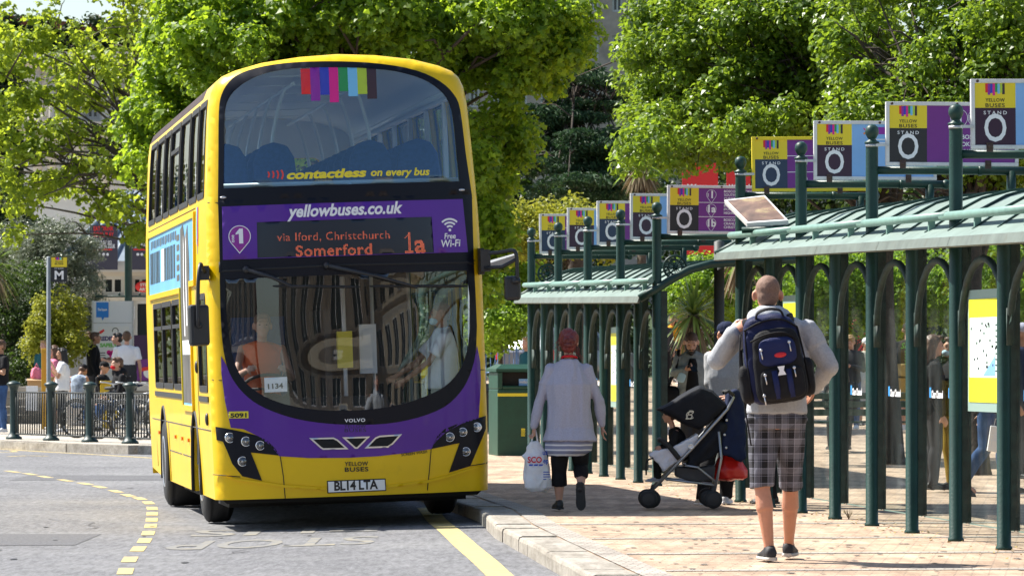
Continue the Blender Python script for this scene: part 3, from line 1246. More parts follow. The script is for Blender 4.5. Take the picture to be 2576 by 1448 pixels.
def dots(mb, s, p0, p1, hgt, rows, bold=0.0, d=0.014):
    v, f = text2d(s, bold, 0, 1.08)
    (x0, z0), (x1, z1) = p0, p1
    wd = v[:, 0].max() - v[:, 0].min()
    kx = math.hypot(x1 - x0, z1 - z0) / wd
    st = 1.0 / rows
    tri = [np.array([v[i] for i in t]) for t in f]
    rot = math.atan2(z1 - z0, x1 - x0)
    xs = np.arange(v[:, 0].min() + st / 2, v[:, 0].max(), st * hgt / kx)
    zs = np.arange(v[:, 1].min() + st / 2, v[:, 1].max(), st)
    G = np.array([(a, b) for b in zs for a in xs])
    hit = np.zeros(len(G), bool)
    for t in tri:
        hit |= inside(G, t)
    r = st * hgt * 0.33
    for a, b in G[hit]:
        X, Z = a * kx, b * hgt
        x = (x0 + x1) / 2 + X * math.cos(rot) - Z * math.sin(rot)
        z = (z0 + z1) / 2 + X * math.sin(rot) + Z * math.cos(rot)
        y = F(x, z) - d
        mb.add([(x - r, y, z), (x, y - .001, z - r), (x + r, y, z), (x, y - .001, z + r)], [(0, 1, 2, 3)], False)


dots(led, "via Iford, Christchurch", b1(882, 1262), b1(1605, 1245), 0.072, 11)
dots(led, "Somerford", b1(1002, 1360), b1(1492, 1345), 0.095, 12, 0.02)
(ox, oz), st = b1(1731, 1335), .0112
for r_ in range(17):
    for c_ in range(7):
        if c_ in (3, 4) or r_ < 2 or (12 <= r_ <= 14 and c_ == r_ - 12):
            x, z = ox + (c_ - 3) * st, oz + r_ * st
            y, q_ = F(x, z) - .014, st * .33
            led.add([(x - q_, y, z), (x, y - .001, z - q_), (x + q_, y, z), (x, y - .001, z + q_)], [(0, 1, 2, 3)], False)
dots(led, "a", b1(1768, 1335), b1(1838, 1333), 0.17, 17, 0.02)
led.build("lettering", dob)

# ---- screen decals
sd = MB()
xs0 = [1032, 1093, 1154, 1214, 1273, 1334, 1395, 1456, 1518]
bots = [318, 360, 322, 370, 299, 331, 317, 347]
for i in range(8):
    sd.m(M_STR[i])
    a, b = xs0[i], xs0[i + 1]
    k = 6 * i * 0.18
    top = 143 if i not in (0,) else 152
    patch(sd, [b1(a, top + 2), b1(b, top), b1(b + 7, bots[i] - 1), b1(a + 7, bots[i])], [], fmap, 0.004, 0.08)
sd.build("colour_stripes", bus)
sl_ = MB(M_YPR)
front_text(sl_, "contactless", b1(945, 862), b1(1458, 845), 0.075, 0.045, 0.2, 0.004)
front_text(sl_, "on every bus", b1(1485, 842), b1(1864, 836), 0.066, 0.03, 0.2, 0.004)
sl_.m(mat("ticket_red", (0.75, 0.05, 0.03), 0.5))
for i in range(4):
    c = b1(800 + i * 24, 835)
    disc(sl_, c[0], c[1], 0.05 + .008 * i, 0.004, 8, 0.035 + .008 * i, -38, 38)
sl_.build("lettering", bus)
bl = MB(M_BPR)
front_text(bl, "YELLOW", b2(1030, 1085), b2(1148, 1083), 0.036, 0.02, 0, 0.010, 1.1)
front_text(bl, "BUSES", b2(1031, 1114), b2(1150, 1111), 0.038, 0.02, 0, 0.010, 1.1)
front_text(bl, "YELLOW", b2(1028, 895), b2(1137, 893), 0.03, 0.003, 0, 0.010, 1.1)
front_text(bl, "BUSES", b2(1030, 915), b2(1139, 913), 0.03, 0.003, 0, 0.010, 1.1)
front_text(bl, "SCREEN WASH", b2(1316, 1036), b2(1446, 1020), 0.026, 0.012, 0, 0.011)
bl.m(M_WHT)
front_text(bl, "VOLVO", b2(1030, 866), b2(1134, 862), 0.03, 0.02, 0, 0.011, 1.1)
bl.build("lettering", bus)
fn_ = MB(M_YPR)
patch(fn_, [b2(446, 812), b2(447, 846), b2(546, 845), b2(545, 810)], [], fmap, 0.013, 0.03, 0.006)
fob = fn_.build("fleet_number", bus)
q = MB(M_BPR)
front_text(q, "5091", b2(455, 842), b2(536, 840), 0.037, 0.03, 0, 0.018)
q.build("lettering", fob)
npl = MB(M_RUB)
PL = [b2(941, 1160), b2(944, 1223), b2(1240, 1210), b2(1236, 1148)]
patch(npl, PL, [], fmap, 0.008, 0.1, 0.006)
npl.m(M_PLATE)
patch(npl, grow(PL, -0.009), [], fmap, 0.016, 0.1, 0.008)
nob = npl.build("number_plate", bus)
q = MB(M_BPR)
front_text(q, "BL14 LTA", b2(978, 1208), b2(1198, 1199), 0.079, 0.03, 0, 0.0185, 0.95)
q.build("lettering", nob)

# ---- headlamp clusters
for name, poly, lamps in (("l", [(8, 200), (110, 218), (250, 245), (400, 285), (490, 330), (560, 400), (608, 470), (470, 455), (335, 440), (440, 705), (255, 663), (160, 545), (110, 420), (75, 340), (18, 325)], [((138, 303), 43), ((288, 338), 42), ((421, 375), 40), ((257, 524), 42)]),
                          ("r", [(2545, 98), (2420, 130), (2250, 180), (2150, 220), (2080, 290), (2025, 408), (2290, 352), (2192, 628), (2390, 568), (2450, 430), (2510, 300), (2545, 220)], [((2198, 297), 40), ((2320, 250), 38), ((2453, 204), 40), ((2350, 433), 38)])):
    hc = MB(M_BLK)
    P = [b8(*p) for p in poly]
    for i, (x, z) in enumerate(P):
        lim = half_w(z) - 0.012
        P[i] = (max(-lim, min(lim, x)), z)
    patch(hc, P, [], fmap, 0.009, 0.04, 0.008)
    ho = hc.build("headlamp_cluster", bus)
    for (lx, lz), rp in lamps:
        x, z = b8(lx, lz)
        r = rp * .26855 / 275
        y = F0(x, z) - 0.012
        T = Matrix.Translation((x, y, z)) @ Matrix.Rotation(R(90), 4, 'X') @ Matrix.Rotation(math.atan(0.32 * x / 1.2) * (-1), 4, 'Y')
        lm = MB(M_CHR)
        lm.T = T
        lm.lathe([(r * 1.14, -0.02), (r * 1.14, 0.008), (r, 0.012), (r * 0.96, 0.004), (r * .6, -0.012), (r * .25, -0.016), (r * .22, 0.002), (0.001, 0.004)], n=22)
        lo = lm.build("lamp", ho)
        le = MB(M_LENS)
        le.T = T
        le.lathe([(r * .97, 0.010), (r * .6, 0.017), (0.001, 0.021)], n=18, caps=False)
        le.build("lens", lo)
# ---- badge vents in the apron
for poly in ([(880, 305), (1110, 300), (1150, 320), (1250, 410), (1010, 415), (985, 400)], [(1190, 298), (1452, 290), (1335, 405), (1310, 405)], [(1400, 402), (1500, 300), (1540, 283), (1752, 268), (1665, 365), (1620, 395)]):
    P = [b8(*p) for p in poly]
    vt = MB(M_SIL)
    patch(vt, P, [grow(P, -0.014)], fmap, 0.015, 0.05, 0.008)
    vo = vt.build("grille_vent", bus)
    vi = MB(M_UND)
    patch(vi, grow(P, -0.012), [], fmap, 0.0115, 0.04)
    vi.build("vent_recess", vo)
for pts in ([(10, 655), (240, 690), (440, 715), (650, 745), (1040, 770), (1045, 790), (650, 770), (430, 735), (230, 705)], [(2560, 545), (2400, 585), (2190, 650), (1985, 700), (1615, 748), (1620, 770), (1990, 725), (2200, 672), (2400, 610)]):
    P = [b8(*p) for p in pts]
    P = [(max(-half_w(z) + .02, min(half_w(z) - .02, x)), z) for x, z in P]
    lip = MB(M_YEL)
    patch(lip, P, [], fmap, 0.022, 0.04, 0.022)
    lip.build("bumper_crease", bus)
ml = MB(M_SIL)
for c in (b1(535, 981), b1(2068, 932)):
    ml = MB(M_SIL)
    ml.ell(fmap(c[0], c[1], 0.012), (0.03, 0.014, 0.012))
    ml.build("marker_lamp", bus)
sk = MB(M_UND)
patch(sk, [(-1.15, .25), (1.15, .25), (1.22, .31), (-1.22, .31)], [], lambda x, z, d: Vector((x, F0(x, .3) + .14, z)), 0, .1)
sk.build("skirt_liner", bus)

# ---- side windows
for side, fn in (("l", lmap), ("r", rmap)):
    for P, k in wins[side]:
        fr = MB(M_RUB)
        patch(fr, grow(P, 0.012), [grow(P, -0.045)], fn, 0.008, 0.2, 0.03)
        if k == "d" or (k == "u" and P[0][0] in (UW[3][1],)):
            zs_ = [p[1] for p in P]
            ysd = [p[0] for p in P]
            zc = max(zs_) - 0.26
            patch(fr, [(min(ysd) + .03, zc - .02), (max(ysd) - .03, zc - .02), (max(ysd) - .03, zc + .02), (min(ysd) + .03, zc + .02)], [], fn, 0.01, .3, .02)
        fo = fr.build("side_window", bus)
        pn = MB(M_GS)
        patch(pn, grow(P, -0.03), [], fn, -0.012, 0.3)
        pn.build("window_pane", fo)
# ---- advert, in a T shape with frame, on the left flank
M_ADB = mat("advert_blue", (0.16, 0.47, 0.80), 0.35, var=0.12, vscale=1.4)
M_ADG = mat("advert_grey", (0.10, 0.09, 0.085), 0.4, var=0.6, vscale=2.2)
M_ADD = mat("advert_dark", (0.02, 0.03, 0.045), 0.4, var=0.5, vscale=3)
AD = [(1.92, 2.92), (9.6, 2.92), (9.6, 2.28), (4.05, 2.28), (4.05, 1.12), (2.62, 1.12), (2.62, 2.32), (1.92, 2.32)]
ad = MB(M_YEL)
patch(ad, grow(AD, 0.05), [grow(AD, -0.005)], lmap, 0.025, 0.3, 0.025)
ao = ad.build("advert_frame", bus)
ap = MB(M_ADB)
patch(ap, AD, [], lmap, 0.010, 0.3)
ap.m(M_ADG)
patch(ap, [(2.66, 1.15), (4.02, 1.15), (4.02, 2.86), (3.6, 2.9), (3.3, 2.75), (2.9, 2.88), (2.66, 2.5)], [], lmap, 0.0125, 0.3)
ap.m(M_ADD)
rnd = random.Random(2)
y = 4.9
while y < 9.4:
    w_ = rnd.uniform(.08, .26)
    if not 6.7 < y < 7.3:
        patch(ap, [(y, 2.40), (y + w_, 2.40), (y + w_, 2.74), (y, 2.74)], [], lmap, 0.0125, 0.5)
    y += w_ + rnd.uniform(.06, .14)
for i in range(16):
    a_ = 4.7 + i * .29
    ap.m((M_ADG, M_SEATB, M_ADD)[i % 3])
    patch(ap, [(a_, 2.78 + .012 * (i % 3)), (a_ + .17, 2.78), (a_ + .16, 2.87), (a_, 2.87)], [], lmap, 0.0125, 0.5)
for i in range(5):
    patch(ap, [(4.2, 2.36 + i * .1), (4.62, 2.36 + i * .1), (4.62, 2.42 + i * .1), (4.2, 2.42 + i * .1)], [], lmap, 0.0125, 0.5)
ap.m(M_WHT)
patch(ap, [(6.75, 2.40), (7.25, 2.40), (7.25, 2.74), (6.75, 2.74)], [], lmap, 0.013, 0.5)
patch(ap, [(2.75, 1.62), (3.9, 1.62), (3.9, 1.76), (2.75, 1.76)], [], lmap, 0.015, 0.5)
ap.m(M_INT)
for y0, y1, z0 in ((3.05, 3.2, 1.9), (3.42, 3.55, 1.8)):
    patch(ap, [(y0, z0), (y1, z0), (y1 - .02, 2.8), (y0 + .03, 2.7)], [], lmap, 0.015, 0.5)
ap.build("advert_picture", ao)
st = MB()
for i, k in enumerate((0, 1, 2, 4, 5, 6)):
    st.m(M_STR[k])
    patch(st, [(1.55 + i * .05 - 0.1, 2.98 - [.35, .28, .42, .3, .33, .25][i]), (1.6 + i * .05 - .1, 2.98 - [.35, .28, .42, .3, .33, .25][i]), (1.6 + i * .05 - .1, 3.0), (1.55 + i * .05 - .1, 3.0)], [], lmap, 0.004, 0.3)
st.build("colour_stripes", bus)
fk = MB(M_PLA)
for z in (1.18,):
    patch(fk, [(0.55, z), (1.85, z), (1.85, z + .05), (.55, z + .05)], [], lmap, 0.012, .3, .012)
    patch(fk, [(4.3, z), (9.1, z), (9.1, z + .05), (4.3, z + .05)], [], lmap, 0.012, .3, .012)
for pts in ([(0.4, .92), (9.9, .92)], [(3.3, .92), (3.3, .3)], [(6.9, .92), (6.9, .3)], [(4.9, .62), (6.9, .62)], [(1.95, 2.25), (1.95, .95)], [(9.25, 2.3), (9.25, .4)], [(1.9, 3.0), (9.9, 3.0)], [(3.5, .62), (4.7, .62)]):
    fk.tube([lmap(y, z, 0.001) for y, z in pts], 0.005, 5)
for y, z in ((0.75, 1.02), (1.98, 1.5)):
    fk.ell(lmap(y, z, 0.01), (.02, .05, .06))
fk.build("flank_trim", bus)
mk = MB(mat("amber_lens", (0.8, 0.2, 0.02), 0.3))
for y in (3.6, 4.6, 5.7, 8.6):
    mk = MB(MATS["amber_lens"])
    mk.box(lmap(y, 0.78, 0.01), (.02, .07, .035))
    mk.build("side_reflector", bus)
# rubber-lined wheel boxes and wheels
for s in (-1, 1):
    for c, dual in ((WF, 0), (WR, 1)):
        T = Matrix.Translation((s * (1.08 if not dual else 1.0), c, 0.483)) @ Matrix.Rotation(R(90), 4, 'Y')
        wt = 0.285 if not dual else 0.56
        wh = MB(M_RUB)
        wh.T = T
        h = wt / 2
        wh.lathe([(0.26, -h), (0.40, -h - .0), (0.46, -h + .03), (0.482, -h + .06), (0.474, -h + .065), (0.482, -h + .10), (0.482, h - .10), (0.474, h - .065), (0.482, h - .06), (0.46, h - .03), (0.40, h), (0.26, h)], n=40)
        wo = wh.build("wheel", bus)
        rm = MB(M_SIL)
        rm.T = T
        o_ = h * (1 if s > 0 else -1)
        sg = 1 if s > 0 else -1
        rm.lathe([(0.285, o_ - .02 * sg), (0.27, o_ + .008 * sg), (0.24, o_ - .03 * sg), (0.15, o_ - .05 * sg), (0.1, o_ - .01 * sg), (0.001, o_ - .005 * sg)], n=24, caps=False)
        rm.build("rim", wo)
        bx = MB(M_UND)
        arc = [(c + 0.64 * math.cos(R(a)), 0.29 + 0.80 * math.sin(R(a))) for a in np.linspace(0, 180, 13)]
        n = len(arc)
        bx.add([Vector((s * 1.255, y, z)) for y, z in arc] + [Vector((s * 0.72, y, z)) for y, z in arc], [(i, i + 1, n + i + 1, n + i) for i in range(n - 1)] + [tuple(range(n, 2 * n))], False)
        bx.m(M_RUB)
        bx.tube([Vector((s * 1.268, y, z)) for y, z in [(c + 0.62 * math.cos(R(a)), 0.29 + 0.78 * math.sin(R(a))) for a in np.linspace(0, 180, 19)]], 0.018, 6)
        bx.build("wheel_arch", bus)

# ---- wipers
for piv, elb, tip0, tip1 in ((b2(533, 98), b2(760, 183), b2(668, 181), b2(1108, 186)), (b2(938, 78), b2(1390, 188), b2(1155, 182), b2(1645, 181))):
    wp = MB(M_PLA)
    wp.ell(fmap(piv[0], piv[1], 0.035), (0.035, 0.04, 0.035))
    mid = ((piv[0] + elb[0]) / 2 + .03, (piv[1] + elb[1]) / 2 + .005)
    ctr = ((tip0[0] + tip1[0]) / 2, (tip0[1] + tip1[1]) / 2)
    wp.tube([fmap(*piv, .05), fmap(*mid, .07), fmap(*elb, .055), fmap(*ctr, .045)], [.022, .016, .013, .011], 8)
    wo = wp.build("wiper", bus)
    bd = MB(M_RUB)
    bd.tube([fmap(tip0[0] + (tip1[0] - tip0[0]) * t, tip0[1] + (tip1[1] - tip0[1]) * t, .022) for t in np.linspace(0, 1, 9)], [.007] + [.013] * 7 + [.007], 6)
    bd.build("wiper_blade", wo)


def at_local(px, py, y):
    o, d = ray_local(px, py)
    return o + d * ((y - o.y) / d.y)


# ---- mirrors
mi = MB(M_PLA)
q = [at_local(352.2 + x * .4995, 628.9 + y * .4995, yy) for x, y, yy in ((335, 115, .25), (318, 100, .15), (305, 70, .05), (296, 120, -.02), (292, 200, -.05), (292, 380, -.05))]
mi.tube(smoothpath(q, 4), .018, 8)
mi.box(at_local(352.2 + 322 * .4995, 628.9 + 115 * .4995, .25), (.09, .1, .13))
mo = mi.build("mirror", bus)
c = at_local(352.2 + 296 * .4995, 628.9 + 378 * .4995, 0.04)
hs = MB(M_PLA)
hs.box(c, (.185, .11, .375), rot=(0, 0, R(12)))
hs.build("mirror_housing", mo, 0.03)
kn = MB(M_PLA)
kn.ell(c + Vector((0, -.065, 0)), (.03, .02, .03))
kn.build("mirror_knob", mo)
mi = MB(M_PLA)
dx = lambda x, y, yy: at_local(1195 + x * .4124, 597.5 + y * .4124, yy)
q = [dx(30, 120, .2), dx(60, 100, .1), dx(150, 90, 0), dx(225, 78, -.08), dx(248, 95, -.1), dx(255, 140, -.1), dx(258, 260, -.1)]
mi.tube(smoothpath(q, 4), .018, 8)
mi.tube([dx(60, 185, .05), dx(165, 178, -.02), dx(250, 132, -.1)], .017, 8)
mi.box(dx(60, 140, .1), (.09, .1, .2))
mi.box(dx(36, 145, .2), (.05, .1, .24))
mo = mi.build("mirror", bus)
hs = MB(M_PLA)
c = dx(228, 308, -0.02)
hs.box(c, (.15, .1, .225), rot=(0, 0, R(-10)))
hs.build("mirror_housing", mo, 0.03)
kn = MB(M_PLA)
kn.tube([dx(225, 264, -.11), dx(275, 264, -.11)], .026, 12)
kn.build("mirror_knob", mo)

# ---- inside: seats, poles, cab
for y in (2.0, 2.85, 3.65, 4.45, 5.25, 6.05, 6.85, 7.65, 8.45, 9.25):
    for x in (-0.92, -0.46, 0.46, 0.92):
        se = MB(M_SEAT)
        se.T = Matrix.Translation((x, y, 2.52))
        bk = [(-.2, .42), (-.21, .75), (-.19, .95), (-.13, 1.06), (0, 1.1), (.13, 1.06), (.19, .95), (.21, .75), (.2, .42)]
        se.prism(bk, 0.09, Matrix.Translation((0, .1, 0)) @ Matrix.Rotation(R(90 - 8), 4, 'X'))
        se.box((0, -.14, .42), (.42, .42, .1))
        se.m(M_SEATB)
        se.box((0, -.1, .2), (.1, .3, .4))
        se.build("seat", bus, 0.02)
hp = MB(M_POLE)
for x in (-0.33, 0.33):
    hp.tube([(x, 1.3, 4.12), (x, 9.6, 4.14)], .017, 8)
for y in (2.2, 3.8, 5.4, 7.0, 8.6):
    for s in (-1, 1):
        hp.tube(smoothpath([(s * .33, y, 4.13), (s * .4, y + .02, 3.95), (s * .47, y + .04, 3.6), (s * .42, y + .06, 3.3), (s * .4, y + .08, 3.0)], 4), .017, 8)
for s in (-1, 1):
    hp.tube([(s * 1.06, 1.0, 3.98), (s * 1.06, 9.8, 3.98)], .03, 8)
hp.tube([(-1.12, .72, 3.16), (-.1, .62, 3.16), (1.12, .72, 3.16)], .02, 8)
hp.tube([(-1.12, .8, 3.16), (-1.12, .8, 2.55)], .017, 8)
hp.tube([(.1, .62, 3.16), (.1, .62, 2.55)], .017, 8)
hp.build("handrail", bus)
cab = MB(M_DASH)
cab.box((-.35, .62, 1.02), (1.5, .6, .22), rot=(R(12), 0, 0))
cab.box((-.75, 1.0, .8), (.9, .5, .6))
cab.box((-.1, 1.9, 1.4), (.06, 1.5, 1.2))
cab.box((-.75, 2.2, 1.5), (1.0, .1, 1.6))
cab.m(M_SEAT)
cab.box((-.7, 1.78, 1.5), (.5, .12, .9), rot=(R(-8), 0, 0))
cab.box((-.7, 1.55, 1.05), (.5, .5, .12))
cab.m(M_RUB)
n = 24
cab.T = Matrix.Translation((-.7, 1.02, 1.28)) @ Matrix.Rotation(R(-35), 4, 'X')
cab.tube([(.23 * math.cos(6.2832 * i / n), .23 * math.sin(6.2832 * i / n), 0) for i in range(n)], .016, 8, closed=True)
cab.tube([(-.22, 0, 0), (.22, 0, 0)], .014, 6)
cab.tube([(0, 0, 0), (0, -.02, -.35)], .03, 6)
cab.T = None
cab.build("driver_cab", bus)
tk = MB(M_YPR)
tk.box((.05, 1.1, 1.62), (.14, .1, .34))
tk.m(M_INT)
tk.box((.28, 1.25, 1.62), (.16, .1, .46))
tk.box((.28, 1.19, 1.75), (.1, .02, .1))
tk.m(M_POLE)
tk.tube([(.05, 1.1, .6), (.05, 1.1, 2.3)], .02, 8)
tk.tube([(.75, .55, 1.02), (1.1, .62, 1.05)], .025, 8)
tk.tube([(.36, 1.5, .6), (.36, 1.5, 2.35)], .018, 8)
tk.tube([(.8, 2.3, .6), (.8, 2.3, 2.35)], .018, 8)
tk.build("ticket_machine", bus)
pc = MB(M_WHT)
patch(pc, [b2(626, 642), b2(629, 716), b2(743, 711), b2(741, 637)], [], fmap, -0.012, .1)
po = pc.build("paper_notice", bus)
q = MB(M_BPR)
front_text(q, "1134", b2(645, 698), b2(722, 693), 0.044, 0.03, 0, -0.008)
q.build("lettering", po)
# ================================================================ THE BUS SHELTERS, STAND SIGNS, BINS
M_GRN = mat("shelter_green", (0.007, 0.040, 0.031), 0.45, var=0.22, vscale=5, dirt=(0.16, 0.22, 0.19), dscale=26, dlo=0.68, dhi=0.72, spec=0.4, bump=0.1, bscale=50)
M_GRD = mat("shelter_green_weathered", (0.016, 0.035, 0.029), 0.7, var=0.5, vscale=14, dirt=(0.065, 0.065, 0.055), dscale=9, dlo=.6)
M_ROOF = mat("shelter_roof", (0.175, 0.235, 0.21), 0.6, var=0.15, vscale=3, dirt=(0.10, 0.125, 0.105), dscale=3.5, spec=0.3)
M_FASC = mat("shelter_fascia", (0.12, 0.145, 0.125), 0.6, var=0.25, vscale=4, dirt=(0.10, 0.095, 0.07), dscale=5)
M_RAIL = mat("pale_green_rail", (0.16, 0.28, 0.235), 0.45, var=0.15, vscale=8, dirt=(0.12, 0.22, 0.18), dscale=6)
M_GLS = glass_mat("shelter_glass", (0.93, 0.96, 0.95), 0.018, dirt=0.05, fres=0.09)
M_STEEL = mat("galvanised_steel", (0.5, 0.51, 0.52), 0.45, metal=0.6, var=0.2, vscale=12)
M_SFR = mat("sign_frame", (0.66, 0.66, 0.66), 0.45, var=0.12, vscale=10, dirt=(0.42, 0.40, 0.37), dscale=5)
M_SY = mat("sign_yellow", (0.80, 0.62, 0.02), 0.4)
M_SK = mat("sign_black", (0.012, 0.012, 0.016), 0.35)
M_SN = mat("sign_navy", (0.012, 0.035, 0.085), 0.35)
M_SM = mat("sign_maroon", (0.03, 0.006, 0.03), 0.35)
M_SP = mat("sign_purple", (0.17, 0.02, 0.23), 0.4, var=0.1, vscale=2)
M_SB = mat("sign_blue", (0.22, 0.44, 0.78), 0.4, var=0.12, vscale=1.5)
M_MAPP = mat("map_paper", (0.62, 0.78, 0.72), 0.6, var=0.12, vscale=14)

ROOF = [(0, 0), (.165, .09), (.33, .196), (.557, .317), (.78, .378), (1.09, .405), (1.5, .425), (1.9, .43)]



def shelter(label, X0, Y0, n, b, dz, ext, far_ext, rosettes, posters, stickers):
    t = thing("bus_shelter", label, "bus shelter", (X0, Y0, PZ), R(6.82), "green canopied bus shelters along the pavement")
    L = n * b
    slope = lambda y: 0.0125 * y
    for k in range(n + 1):
        y = -k * b
        fin = k % 2 == 0
        p = MB(M_GRN)
        top = (3.19 + dz + slope(y) * .3) if fin else 2.42 + dz + slope(y)
        p.lathe([(.062, 0.0), (.062, .02), (.052, .03), (.052, top - .04)] + ([(.05, top), (.062, top + .005), (.062, top + .02), (.04, top + .03), (.03, top + .045), (.036, top + .05), (.055, top + .085), (.058, top + .105), (.052, top + .14), (.03, top + .16), (.001, top + .167)] if fin else [(.052, top)]), (0, y, 0), 20)
        po = p.build("post", t)
        g = MB(M_GRD)
        g.box((.078, y - .005, 1.24 + dz / 2), (.07, .05, 2.2 + dz))
        g.box((.08, y - .02, .62), (.06, .03, .06))
        g.box((.08, y - .02, 1.75), (.06, .03, .06))
        g.build("glazing_bar", po)
        if fin:
            r = MB(M_GRN)
            zr = 2.975 + dz + slope(y) * .3
            r.tube([(0.03, y, zr), (1.30, y, zr)], .034, 12)
            r.ell((1.33, y, zr), (.045, .045, .045))
            r.tube([(1.18, y, zr), (1.18, y, 2.7 + dz + slope(y))], .04, 12)
            for q in (.9,):
                r.tube([(q, y, zr), (q + .03, y, zr)], .042, 12)
            r.build("sign_rail", po)
        if k < n:
            ym = y - b / 2
            a = MB(M_GRD)
            zt = 2.25 + dz + slope(y)
            hb = b / 2 - .075
            ym0 = ym
            ym = ym - .035
            pts = [(.02, ym + hb, 1.48 + dz), (.02, ym + hb, 1.75 + dz)] + [(.02, ym + hb * math.cos(R(q)), zt - .52 + .52 * math.sin(R(q))) for q in range(0, 181, 15)] + [(.02, ym - hb, 1.75 + dz), (.02, ym - hb, 1.48 + dz)]
            a.tube(pts, .029, 8)
            a.build("arch", t)
            ym = ym0
            gl = MB(M_GLS)
            gl.box((.09, ym, 1.22 + dz / 2), (.010, b - .06, 2.16 + dz))
            go = gl.build("glass_panel", t)
            ge = MB(mat("glass_edge_green", (.16, .24, .21), .4))
            ge.box((.09, ym, .136), (.011, b - .1, .008))
            ge.build("glass_edge", go)
            if k in stickers:
                s = MB(M_WHT)
                Mx = Matrix.Translation((.082, ym, 1.08)) @ Matrix.Rotation(R(-90), 4, 'Z') @ Matrix.Rotation(R(90), 4, 'X')
                s.text("Clear Channel", -.25, 0, .055, .04, M=Mx, width=.42)
                s.text("Clear Channel", .45, 0, .055, .04, M=Mx, width=.42)
                s.m(mat("sticker_blue", (.05, .3, .7), .5))
                for q in (-.53, .17):
                    s.prism([(q, 0), (q + .06, 0), (q + .06, .08), (q, .08)], .001, Mx)
                s.build("glass_sticker", go)
        if k < n and k % 2 == 0:
            rl = MB(M_RAIL)
            za, zb = 2.59 + dz + slope(y), 2.59 + dz + slope(y - 2 * b)
            y2 = max(y - 2 * b, -L)
            rl.tube([(-.075, y + .15, za + .001), (-.075, y2 - .05, zb)], .033, 12)
            for q in (.3, .8):
                yy = y + (y2 - y) * q
                rl.box((-.05, yy, za + slope(yy - y) - .06), (.05, .04, .12))
            rl.build("roof_rail", t)
    # roof skin, ribs, fascia
    y0, y1 = far_ext, -L - ext
    ze = 2.36 + dz
    P = [(-.20 + x, ze + .055 + z) for x, z in ROOF]
    r = MB(M_ROOF)
    N = 14
    rows = [[Vector((x, y0 + (y1 - y0) * i / N, z + slope(y0 + (y1 - y0) * i / N))) for x, z in P] for i in range(N + 1)]
    w = len(P)
    r.add([p for q in rows for p in q], [(i * w + j, i * w + j + 1, (i + 1) * w + j + 1, (i + 1) * w + j) for i in range(N) for j in range(w - 1)], True)
    r.m(M_GRD)
    r.add([p - Vector((0, 0, .03)) for q in rows for p in q], [(i * w + j, i * w + j + 1, (i + 1) * w + j + 1, (i + 1) * w + j)[::-1] for i in range(N) for j in range(w - 1)], True)
    ro = r.build("roof", t)
    f = MB(M_FASC)
    nb = max(2, round((y0 - y1) / 2.9))
    for i in range(nb):
        ya, yb = y0 + (y1 - y0) * i / nb, y0 + (y1 - y0) * (i + 1) / nb
        yb2 = yb + .008
        q = [(-.20, ze - .02), (-.225, ze - .01), (-.20, ze + .062), (-.18, ze + .062)]
        va = [Vector((x, ya, z + slope(ya))) for x, z in q]
        vb = [Vector((x, yb2, z + slope(yb2))) for x, z in q]
        f.add(va + vb, [(0, 1, 5, 4), (1, 2, 6, 5), (2, 3, 7, 6), (3, 0, 4, 7), (0, 3, 2, 1), (4, 5, 6, 7)], False)
    f.build("fascia", t)
    m = int((y0 - y1 - .1) / (b / 2))
    for i in range(m + 1):
        rb = MB(M_GRN)
        y = y0 - .03 - (y0 - y1 - .06) * i / m
        for j in range(1, w - 1):
            (xa, za), (xb, zb) = P[j], P[j + 1]
            if j == 1:
                xa, za = P[1][0] - .06, P[1][1] - .03
            hw, h = .022, .022
            s = slope(y)
            rb.add([(xa, y - hw, za + s), (xa, y + hw, za + s), (xa, y + hw, za + s + h * (0.2 if j == 1 else 1)), (xa, y - hw, za + s + h * (0.2 if j == 1 else 1)), (xb, y - hw, zb + s), (xb, y + hw, zb + s), (xb, y + hw, zb + s + h), (xb, y - hw, zb + s + h)], [(0, 1, 2, 3), (4, 7, 6, 5), (0, 4, 5, 1), (1, 5, 6, 2), (2, 6, 7, 3), (3, 7, 4, 0)], False)
        rb.build("roof_rib", ro)
    for y in (y0, y1):
        eb = MB(M_GRN)
        eb.tube([Vector((x, y, z + slope(y) - .02)) for x, z in P], .045, 8, flat=.7)
        eb.build("end_beam", ro)
    for y in rosettes:
        o = MB(M_GRN)
        c = Vector((.21, y, 2.74 + dz + slope(y)))
        ring = [c + Vector((.125 * math.cos(6.2832 * i / 28), 0, .125 * math.sin(6.2832 * i / 28))) for i in range(28)]
        o.tube(ring, .014, 6, closed=True, up=(0, 1, 0))
        o.tube([c + (p - c) * .62 for p in ring], .010, 6, closed=True, up=(0, 1, 0))
        for i in range(12):
            o.tube([c, ring[(i * 28) // 12]], .006, 6)
            a = 2 * math.pi * (i + .5) / 12
            q = c + Vector((.1 * math.cos(a), 0, .1 * math.sin(a)))
            o.tube([q + Vector((.02 * math.cos(s_), 0, .02 * math.sin(s_))) for s_ in (6.2832 * k / 8 for k in range(8))], .005, 5, closed=True, up=(0, 1, 0))
        o.lathe([(.001, -.02), (.03, -.02), (.03, .02), (.001, .02)], c, 12)
        o.build("rosette", t)
    return t


